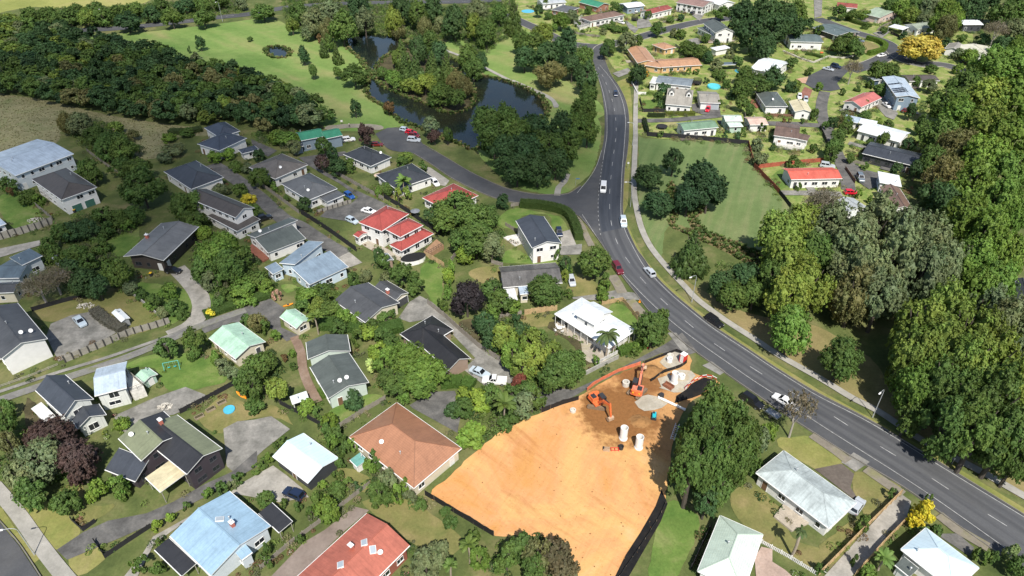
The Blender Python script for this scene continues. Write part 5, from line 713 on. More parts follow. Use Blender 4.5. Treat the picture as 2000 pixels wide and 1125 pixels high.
 ('in the big leafy group right of the earth site', [(29.3,73.7,3.5,16,'b'),(30.9,78.2,3.5,16,'b'),(32.7,81.1,3.9,17,'b'),(32.0,71.4,2.4,8,'k'),(32.8,75.0,4.0,17,'b'),(36.2,87.4,4.0,16,'b'),(34.0,73.0,3.1,9,'b'),(38.4,84.3,3.8,14,'b'),(36.9,77.1,3.9,16,'b'),(40.3,80.9,3.4,14,'b'),(44.3,84.8,2.4,8,'g'),(47.5,87.5,1.7,6,'l'),(52.5,89.4,3.2,13,'d')]),
 ('at the bottom right gardens', [(44.8,64.4,1.3,8,'M'),(47.9,61.5,0.8,3,'b'),(54.0,62.8,0.6,3,'b'),(57.8,69.3,1.2,4,'b'),(54.9,60.5,1.6,4,'l'),(57.7,62.0,1.6,4,'T'),(65.4,75.5,0.8,3,'b'),(67.3,68.5,1.2,2.5,'b'),(67.5,70.2,2.4,6,'O2'),(71.5,74.7,0.7,3,'b'),(69.8,68.5,1.2,2.5,'b'),(74.3,63.4,1.5,4,'b'),(76.0,63.2,1.1,3,'b'),(79.0,63.9,1.3,4,'G2'),(77.9,60.9,1.7,5,'b')]),
 ('at the bottom below the earth site', [(-13.2,60.3,2.6,8,'g'),(-11.9,62.3,2.1,6,'g'),(-11.2,72.0,1.0,2.5,'b'),(-10.2,69.8,1.5,3,'b'),(-9.3,59.7,1.2,6,'T'),(-6.7,63.2,1.6,6,'T'),(-6.2,67.1,1.2,4,'b'),(-5.2,62.7,1.8,5,'l'),(-0.8,61.9,2.4,7,'b'),(1.6,63.3,2.9,7,'b'),(3.1,59.8,2.0,7,'b'),(3.9,61.6,2.5,8,'w'),(6.7,61.6,2.8,8,'r2'),(7.8,60.2,2.3,7,'r2')]),
 ('along the fence below the orange roof', [(-34.4,88.6,1.3,5,'b'),(-34.5,91.2,1.8,5,'L'),(-32.8,85.5,1.5,5,'l'),(-32.4,88.0,1.5,5,'b'),(-30.8,81.9,1.1,3.5,'b'),(-30.4,84.7,1.3,4,'b'),(-29.2,85.9,1.3,4,'l'),(-25.4,80.2,1.3,5,'l'),(-24.3,82.0,1.3,5,'b'),(-23.1,74.1,1.6,4,'b'),(-22.5,74.3,2.1,6,'b'),(-21.5,76.4,1.9,6,'g'),(-19.7,74.8,1.4,5,'l'),(-18.6,76.7,0.9,4,'l'),(-17.4,74.1,1.4,4,'g'),(-15.6,72.7,1.4,3.5,'b')]),
 ('between the sky blue and salmon red roofs', [(-41.9,74.1,1.7,3,'b'),(-39.0,64.3,0.8,4,'b'),(-38.2,62.4,0.8,3,'b'),(-38.8,73.5,0.9,2.5,'b'),(-36.3,73.0,0.9,2.5,'b'),(-34.3,66.2,1.0,3,'b'),(-34.0,72.0,0.9,2.5,'b'),(-33.0,73.5,1.4,4,'b'),(-33.1,77.2,1.1,2.5,'l'),(-31.0,71.4,2.2,5,'l'),(-30.9,79.8,1.1,2.5,'b'),(-30.1,76.0,1.8,3,'b'),(-28.7,77.8,1.3,2.5,'b'),(-26.9,77.4,0.9,2,'k')]),
 ('in the row between two concrete drives', [(-74.3,91.4,1.8,3,'L'),(-58.9,61.9,1.0,3,'l'),(-57.8,62.4,1.4,3,'b'),(-58.8,69.4,1.1,2.5,'L'),(-57.2,66.3,0.7,2,'b'),(-55.1,61.5,1.3,3,'b'),(-57.1,71.0,1.1,2.5,'L'),(-55.2,73.2,0.9,2,'b'),(-52.6,75.6,1.1,2.5,'l'),(-50.2,76.5,1.4,3,'b'),(-48.9,77.8,1.1,2.5,'g'),(-48.3,78.9,1.3,2.5,'b'),(-45.9,81.3,1.3,2,'b'),(-44.9,82.5,1.1,2,'b'),(-44.1,83.3,1.1,3,'l'),(-43.7,86.7,1.0,2,'b'),(-43.1,87.9,0.9,2,'b')]),
 ('in the front garden at the lower left', [(-94.0,88.8,1.9,7,'b'),(-97.7,94.5,1.6,5,'b'),(-91.9,85.6,1.9,6,'w'),(-83.9,76.6,3.1,8,'g'),(-81.3,73.9,2.9,7,'b'),(-86.3,85.1,2.4,7,'p'),(-82.2,79.4,4.3,9,'g'),(-83.6,85.8,4.1,8,'p'),(-79.8,81.5,3.1,7,'V2'),(-74.9,72.7,2.4,5,'b'),(-74.5,74.1,1.2,4,'b'),(-76.6,81.1,3.6,8,'p'),(-74.9,78.6,2.3,6,'p'),(-71.4,75.8,1.9,4.5,'L'),(-67.9,76.4,1.9,5,'l'),(-67.0,75.6,1.1,4,'b')])]
WOOD = [(-86.3,244.6,3.1,8.5,'b'),(-172.2,261.2,5.2,10.0,'b'),(-157.3,302.0,4.7,6.2,'k'),(-113.2,250.4,3.7,8.8,'k'),(-106.9,247.8,3.1,8.0,'y'),(-142.6,246.3,3.9,6.7,'k'),(-205.5,305.6,4.4,9.9,'k'),(-198.2,269.1,3.4,10.1,'b'),(-202.6,290.4,5.0,8.4,'k'),(-71.5,233.4,4.6,11.0,'g'),(-192.6,302.5,4.5,8.7,'k'),(-226.3,324.6,4.3,6.3,'b'),(-196.9,274.7,4.1,8.0,'k'),(-243.9,323.7,3.0,6.4,'y'),(-258.1,348.2,5.2,7.4,'b'),(-157.0,269.4,4.2,7.3,'k'),(-174.8,283.0,3.4,6.9,'b'),(-254.3,344.5,4.3,10.0,'k'),(-98.7,246.8,3.1,6.5,'b'),(-235.7,335.7,4.3,6.9,'g'),(-206.8,286.9,4.3,8.9,'b'),(-170.2,266.7,4.6,8.0,'g'),(-166.1,272.6,3.6,10.6,'k'),(-193.6,328.3,3.5,10.9,'D'),(-193.2,318.2,4.2,8.5,'g'),(-209.6,291.0,4.1,8.7,'b'),(-215.6,314.1,5.2,10.4,'k'),(-196.2,310.7,3.5,7.2,'b'),(-162.4,296.4,3.9,10.8,'b'),(-120.2,251.9,3.6,6.0,'k'),(-133.1,282.9,3.7,7.9,'k'),(-177.7,311.4,4.0,7.1,'k'),(-221.9,315.9,4.9,7.2,'b'),(-172.9,277.9,4.5,8.6,'k'),(-210.0,281.6,5.0,10.7,'b'),(-242.5,334.0,4.1,10.9,'y'),(-146.9,300.7,4.4,10.0,'k'),(-144.4,274.2,3.8,6.6,'b'),(-87.8,230.6,3.1,6.5,'w'),(-190.7,284.2,4.8,10.4,'k'),(-146.9,262.9,3.6,9.4,'w'),(-182.8,270.2,3.6,6.2,'k'),(-177.2,267.0,3.3,6.3,'k'),(-109.9,261.1,4.6,9.3,'b'),(-144.5,289.6,4.3,8.8,'k'),(-117.6,245.2,4.6,8.3,'k'),(-114.2,267.9,4.6,8.6,'w'),(-206.4,296.5,4.9,9.3,'D'),(-180.4,302.2,5.0,9.8,'b'),(-188.8,279.3,4.6,7.9,'b'),(-96.0,255.0,4.8,9.8,'k'),(-206.5,333.8,3.3,6.4,'k'),(-252.3,334.6,3.8,6.4,'w'),(-127.3,284.4,4.5,6.8,'k'),(-208.5,327.7,4.3,8.1,'k'),(-84.3,248.3,3.2,10.5,'b'),(-170.3,298.9,4.8,7.1,'y'),(-234.9,303.4,3.3,9.6,'k'),(-219.7,332.5,3.5,10.7,'k'),(-123.8,247.3,3.7,8.9,'k'),(-90.7,247.2,3.0,9.0,'k'),(-235.4,309.1,4.7,6.3,'k'),(-213.1,299.2,4.2,9.2,'D'),(-214.9,323.9,3.5,8.5,'k'),(-218.8,276.7,4.4,8.6,'D'),(-201.1,329.6,4.0,9.3,'k'),(-118.2,279.7,4.3,9.3,'k'),(-142.2,283.9,3.5,6.9,'w'),(-218.7,290.5,5.0,8.0,'w'),(-242.0,313.7,5.0,8.6,'g'),(-207.5,314.5,4.4,7.0,'k'),(-193.0,269.3,4.3,6.7,'k'),(-162.2,274.1,3.2,9.7,'k'),(-79.4,237.2,3.5,8.8,'k'),(-214.6,281.2,4.3,8.1,'k'),(-229.8,293.8,3.8,10.4,'b'),(-185.4,296.6,3.9,10.4,'k'),(-190.5,308.3,4.3,7.1,'w'),(-101.1,258.4,3.3,8.0,'k'),(-248.0,326.7,3.6,7.6,'k'),(-102.5,269.5,3.4,7.7,'k'),(-212.2,331.6,4.4,6.4,'k'),(-143.7,259.3,3.0,8.2,'k'),(-180.1,275.6,4.9,7.7,'k'),(-120.9,242.4,3.7,11.0,'b'),(-160.0,251.8,3.2,9.0,'w'),(-179.1,285.5,3.9,8.6,'b'),(-153.6,275.0,3.1,11.0,'D'),(-116.1,260.6,3.8,6.6,'g'),(-245.8,319.8,5.0,6.9,'w'),(-86.4,255.3,5.0,10.4,'b'),(-106.9,270.9,4.8,6.1,'b'),(-163.7,303.5,4.4,8.3,'k'),(-203.4,278.2,3.2,6.1,'b'),(-123.4,268.7,4.0,8.3,'k'),(-223.9,294.8,3.8,8.9,'w'),(-87.2,260.3,3.1,7.1,'D'),(-123.2,277.1,3.5,7.6,'k'),(-180.8,296.3,3.6,10.1,'b'),(-153.6,305.6,4.0,10.1,'b'),(-157.4,277.2,5.0,7.7,'b'),(-170.2,274.6,4.2,6.5,'D'),(-189.4,266.7,3.8,7.7,'b'),(-206.6,272.5,4.0,8.1,'b'),(-113.1,275.5,4.2,9.0,'w'),(-177.4,289.3,3.3,6.7,'k'),(-235.9,327.7,4.6,10.6,'b'),(-181.6,264.2,4.3,8.0,'k'),(-132.9,245.9,3.2,8.3,'k'),(-137.5,277.2,3.7,8.8,'k'),(-192.1,290.0,3.5,9.9,'b'),(-217.5,301.3,3.1,7.9,'b'),(-191.8,296.5,3.9,7.4,'y'),(-224.2,287.0,3.0,7.2,'b'),(-92.2,235.5,3.6,10.6,'k'),(-76.7,244.3,3.9,10.7,'k'),(-180.9,307.9,3.9,8.8,'b'),(-136.1,252.3,3.5,7.0,'b'),(-213.9,275.0,5.1,10.4,'k'),(-121.5,263.0,4.6,8.8,'b'),(-122.9,281.6,4.9,6.2,'b'),(-153.1,266.6,4.2,8.6,'k'),(-112.6,244.8,3.5,8.1,'b'),(-151.3,292.8,3.4,8.1,'D'),(-208.9,323.1,3.7,7.9,'y'),(-214.5,289.1,3.8,6.4,'g'),(-233.0,317.5,4.7,9.8,'y'),(-198.5,304.2,4.2,8.1,'k'),(-138.3,291.3,4.7,8.5,'D'),(-181.9,282.1,4.8,10.0,'w'),(-131.0,272.8,4.6,9.7,'b'),(-159.0,290.1,4.8,6.5,'b'),(-137.2,259.0,4.9,7.8,'k'),(-177.0,315.9,4.6,9.7,'D'),(-128.4,257.5,3.8,10.2,'k'),(-185.4,286.7,4.9,10.7,'y'),(-163.4,289.0,4.2,7.2,'b'),(-129.8,288.0,4.3,8.2,'b'),(-245.9,337.8,3.7,10.0,'b'),(-200.2,315.9,3.0,8.6,'b'),(-196.5,293.6,3.1,7.7,'b'),(-85.4,238.9,3.9,7.9,'b'),(-201.9,308.3,4.7,9.9,'k'),(-214.6,307.6,4.5,9.0,'b'),(-233.1,346.8,4.9,10.3,'b'),(-147.6,270.6,3.4,8.5,'b'),(-149.2,258.9,4.5,10.6,'k'),(-171.9,305.3,4.6,10.3,'k'),(-137.2,247.2,3.7,6.1,'w'),(-80.7,233.1,3.2,10.9,'D'),(-219.6,307.0,4.4,9.5,'y'),(-167.6,295.7,3.3,8.6,'w'),(-161.3,264.0,4.3,7.0,'b'),(-167.4,256.6,4.9,7.8,'w'),(-238.8,348.5,5.1,6.5,'D'),(-259.3,340.1,4.3,6.4,'k'),(-196.1,281.9,4.9,8.7,'b'),(-118.9,270.6,4.4,10.2,'w'),(-135.0,263.1,3.9,6.8,'k'),(-166.7,283.0,4.0,6.9,'k'),(-239.4,321.5,4.8,7.2,'k'),(-126.9,264.5,4.4,6.1,'k'),(-120.1,284.7,3.7,9.0,'b'),(-129.7,278.7,4.4,10.0,'w'),(-195.6,324.0,3.4,7.8,'k'),(-90.6,254.6,3.6,7.2,'k'),(-227.2,343.1,3.9,7.8,'k'),(-101.8,242.5,4.2,6.8,'k'),(-171.2,315.6,3.0,8.6,'k'),(-211.1,304.5,4.8,6.3,'b'),(-157.0,283.8,3.2,9.9,'b'),(-223.6,302.4,4.1,9.0,'b'),(-188.9,300.2,3.5,7.0,'D'),(-155.0,252.5,4.3,9.1,'k'),(-236.5,315.3,3.6,8.0,'b'),(-172.9,271.1,3.6,10.0,'k'),(-229.1,330.5,4.6,7.4,'k'),(-200.4,298.2,3.6,6.2,'k'),(-192.1,314.1,4.3,6.8,'b'),(-167.6,287.3,3.1,8.6,'k'),(-230.2,310.8,3.4,9.5,'y'),(-146.2,250.8,3.2,8.3,'b'),(-141.8,255.1,3.5,9.9,'b'),(-237.9,343.6,3.1,9.3,'g'),(-199.2,320.9,4.1,6.3,'k'),(-175.4,296.6,4.2,9.6,'k'),(-249.2,343.9,4.9,10.3,'b'),(-111.2,239.4,3.3,6.1,'y'),(-217.7,328.3,4.2,6.5,'b'),(-157.8,258.9,5.1,7.6,'k'),(-207.5,300.5,4.0,6.0,'y'),(-223.2,335.8,4.5,9.3,'k'),(-176.4,303.6,5.1,10.5,'k'),(-91.2,258.9,4.9,9.1,'g'),(-156.7,293.7,3.2,6.4,'k'),(-214.9,319.5,3.6,9.3,'b'),(-137.9,269.9,3.1,7.7,'g'),(-186.4,323.7,4.4,9.0,'k'),(-203.4,322.2,4.7,9.0,'k'),(-240.7,339.1,4.4,9.5,'y'),(-152.9,282.8,4.0,7.5,'D'),(-224.1,340.4,4.5,9.9,'k'),(-143.3,269.7,4.3,8.4,'b'),(-124.7,239.0,5.0,9.5,'k'),(-134.1,289.6,4.9,6.0,'k'),(-109.7,278.2,3.1,8.4,'y'),(-94.3,262.9,4.3,9.0,'D'),(-114.8,283.1,4.0,9.8,'k'),(-93.7,242.6,3.8,10.3,'w'),(-126.2,253.4,3.5,7.3,'b'),(-186.3,305.4,3.8,10.6,'y'),(-77.9,250.4,4.6,6.7,'b'),(-209.1,338.4,4.8,7.2,'k'),(-110.0,254.0,4.5,8.2,'k'),(-215.2,293.5,3.5,10.7,'k'),(-218.0,338.2,3.6,7.5,'b'),(-217.5,285.1,3.4,8.1,'y'),(-212.1,311.6,3.7,6.8,'b'),(-153.5,257.6,4.3,6.5,'k'),(-152.5,297.0,3.1,10.1,'k'),(-227.9,306.5,4.5,7.9,'k'),(-129.5,242.9,4.6,7.7,'w'),(-231.2,338.9,3.4,6.4,'k'),(-177.8,271.7,4.8,7.0,'D'),(-188.0,274.0,3.7,6.1,'g'),(-102.7,249.6,4.6,6.7,'w'),(-180.4,319.8,4.7,10.2,'k'),(-178.6,261.0,5.2,8.1,'k'),(-68.7,239.3,4.8,7.2,'b'),(-223.5,320.5,4.6,6.4,'b'),(-203.6,269.4,4.1,7.0,'k'),(-146.6,281.5,5.2,10.6,'k'),(-213.6,337.7,3.3,8.8,'k'),(-90.3,264.4,5.0,7.1,'y'),(-202.5,282.3,3.7,7.5,'b'),(-232.3,324.7,5.1,7.7,'y'),(-263.4,348.6,4.7,6.5,'y'),(-164.1,268.6,4.4,6.9,'k'),(-108.8,242.8,3.9,7.6,'k'),(-139.8,265.5,3.6,9.5,'b'),(-120.3,257.4,3.8,9.0,'k'),(-152.9,287.7,3.8,10.2,'k'),(-148.4,286.0,3.4,10.0,'k'),(-218.7,296.1,4.0,6.1,'k'),(-181.8,315.5,4.2,7.1,'b'),(-75.6,234.7,4.6,8.4,'k'),(-162.7,256.7,4.8,6.1,'b'),(-251.9,347.9,4.7,7.2,'k'),(-94.7,269.0,3.7,8.4,'b'),(-140.8,296.9,4.7,6.5,'b'),(-170.4,290.7,4.9,6.1,'k'),(-82.6,242.1,3.4,6.6,'b'),(-187.6,292.8,3.3,10.2,'b'),(-228.4,300.2,4.3,9.5,'w'),(-226.7,316.1,4.2,7.7,'b'),(-97.2,239.0,3.3,8.9,'k'),(-162.4,309.6,5.2,10.4,'k'),(-168.0,303.7,5.1,7.7,'k'),(-80.5,255.2,3.9,8.8,'g'),(-104.9,262.9,4.9,10.9,'b'),(-224.8,310.8,5.1,6.1,'b'),(-127.9,268.6,3.9,6.6,'k'),(-159.8,305.7,4.7,7.4,'b'),(-74.3,239.7,3.9,10.1,'k'),(-98.7,266.1,3.6,9.2,'b'),(-186.4,318.6,3.8,8.5,'b'),(-244.9,342.2,4.6,9.9,'k'),(-210.1,318.6,3.7,6.3,'k'),(-151.8,262.6,4.5,7.3,'b'),(-167.6,310.7,3.5,8.4,'k'),(-181.5,291.7,3.3,7.2,'y'),(-98.8,261.9,4.3,10.9,'b'),(-219.4,342.6,4.7,8.4,'g'),(-196.9,289.5,3.4,9.9,'k'),(-117.0,254.8,4.4,10.0,'b'),(-111.8,271.5,4.4,7.6,'k'),(-142.2,278.0,4.1,9.7,'b'),(-184.6,278.3,3.9,7.7,'y'),(-186.1,262.9,3.6,9.7,'b'),(-247.7,350.5,4.6,9.4,'b'),(-228.5,320.5,4.5,7.8,'g'),(-184.1,311.6,3.8,6.6,'k'),(-132.3,267.5,4.1,10.5,'w'),(-219.0,319.0,4.4,9.4,'k'),(-136.7,285.0,3.1,8.7,'b'),(-71.9,245.0,3.0,9.7,'b'),(-208.1,276.4,3.9,10.3,'g'),(-137.5,242.8,3.2,6.7,'k'),(-166.2,264.5,3.6,9.8,'b'),(-165.8,278.5,3.1,6.7,'b'),(-174.6,308.6,4.1,6.5,'b'),(-203.1,312.7,3.1,9.1,'b'),(-110.1,265.3,3.8,6.4,'y'),(-241.0,326.6,3.2,7.7,'g'),(-253.6,330.5,3.4,7.4,'k'),(-149.8,248.3,3.1,8.2,'k'),(-220.1,311.8,3.5,8.0,'y'),(-220.6,323.7,4.9,9.4,'k'),(-162.4,282.8,3.8,7.3,'k'),(-131.9,254.7,4.1,10.6,'b'),(-126.2,290.1,3.1,8.5,'b'),(-192.2,275.1,4.2,6.2,'k'),(-146.2,296.1,3.7,7.6,'k'),(-156.6,264.1,4.9,6.4,'y'),(-171.6,257.1,3.6,6.2,'D'),(-117.4,239.8,3.2,7.7,'g'),(-140.7,250.5,4.1,8.6,'b'),(-85.0,234.6,4.3,8.7,'k'),(-223.6,330.7,4.6,6.2,'g'),(-128.0,248.7,3.2,8.9,'k'),(-112.9,257.0,4.3,10.0,'b'),(-243.7,348.6,4.8,7.5,'y'),(-134.5,294.6,4.3,9.2,'g'),(-102.4,254.3,3.9,10.5,'k'),(-135.4,273.2,3.5,8.8,'D'),(-105.5,276.6,5.1,9.9,'D'),(-196.1,298.6,4.8,8.5,'b'),(-248.1,331.1,3.3,10.8,'k'),(-150.3,278.5,3.1,7.0,'b'),(-89.4,240.8,4.9,8.3,'b'),(-222.9,282.5,4.4,10.8,'k'),(-101.1,273.7,3.8,7.5,'D'),(-199.2,285.8,4.8,10.1,'D'),(-173.3,287.5,3.5,9.0,'k'),(-124.2,259.3,4.9,6.9,'b'),(-228.5,335.0,4.1,9.4,'b')]
HEDGES = [
 ('tall clipped hedge along the side street and around the charcoal house', [(2.41, 178.48), (9.29, 177.26), (15.5, 173.68), (17.51, 166.81), (18.23, 159.54)], 2.4, 2.2, (0.06, 0.1, 0.025)),
 ('rounded bright hedge at the bend of the upper right street', [(172.93, 343.76), (176.18, 337.95), (176.33, 331.52), (171.84, 324.51), (163.22, 319.23)], 2.2, 2.0, (0.12, 0.2, 0.03)),
 ('long low hedge in front of the dormer house', [(57.72, 248.32), (62.64, 248.17), (68.63, 248.32)], 1.8, 1.3, (0.14, 0.17, 0.03)),
 ('dark clipped hedge below the dormer house path', [(50.74, 246.44), (53.59, 246.22), (57.08, 246.37)], 1.6, 1.4, (0.04, 0.06, 0.02)),
 ('long hedge below the mottled green roofed house', [(176.71, 378.69), (178.99, 370.92), (183.79, 364.65)], 2.2, 1.6, (0.09, 0.14, 0.03)),
 ('small curved hedge below the slate green roof', [(134.99, 320.23), (137.78, 319.23), (140.73, 315.3)], 2.0, 1.0, (0.08, 0.13, 0.03)),
 ('grey feathery hedge between parking yard and fenced lawn', [(-97.7, 127.79), (-93.44, 124.22), (-87.79, 120.78)], 2.4, 1.6, (0.13, 0.125, 0.1)),
 ('dark terraced hedge beside the navy roofed house', [(-121.72, 231.42), (-115.89, 231.42), (-110.93, 233.83)], 3.0, 1.5, (0.06, 0.09, 0.03)),
 ('dense green hedge below the cream dark-roofed house', [(-43.4, 122.73), (-37.37, 122.24), (-30.83, 120.29), (-24.92, 122.24)], 3.6, 1.8, (0.07, 0.13, 0.03)),
 ('clipped hedge strip behind the black L roofed house', [(-14.65, 103.59), (-10.44, 103.99), (-7.85, 102.79)], 3.0, 1.5, (0.08, 0.15, 0.03)),
 ('green hedge above the tar driveway, right of the palm', [(23.18, 113.33), (26.64, 114.69), (29.55, 116.06)], 2.2, 1.3, (0.09, 0.16, 0.03)),
 ('black netted hedge line left of the sage green roof', [(48.67, 242.39), (48.21, 236.68), (48.04, 231.17)], 1.4, 1.3, (0.03, 0.05, 0.02)),
 ('narrow hedge beside the brick path', [(-39.21, 102.0), (-37.73, 99.66)], 1.0, 0.7, (0.1, 0.17, 0.03)),
 ('row of clipped bushes along the gravel lane edge', [(-71.52, 126.25), (-67.62, 128.84), (-62.81, 132.04), (-58.52, 134.23)], 2.6, 1.3, (0.07, 0.12, 0.03)),
]
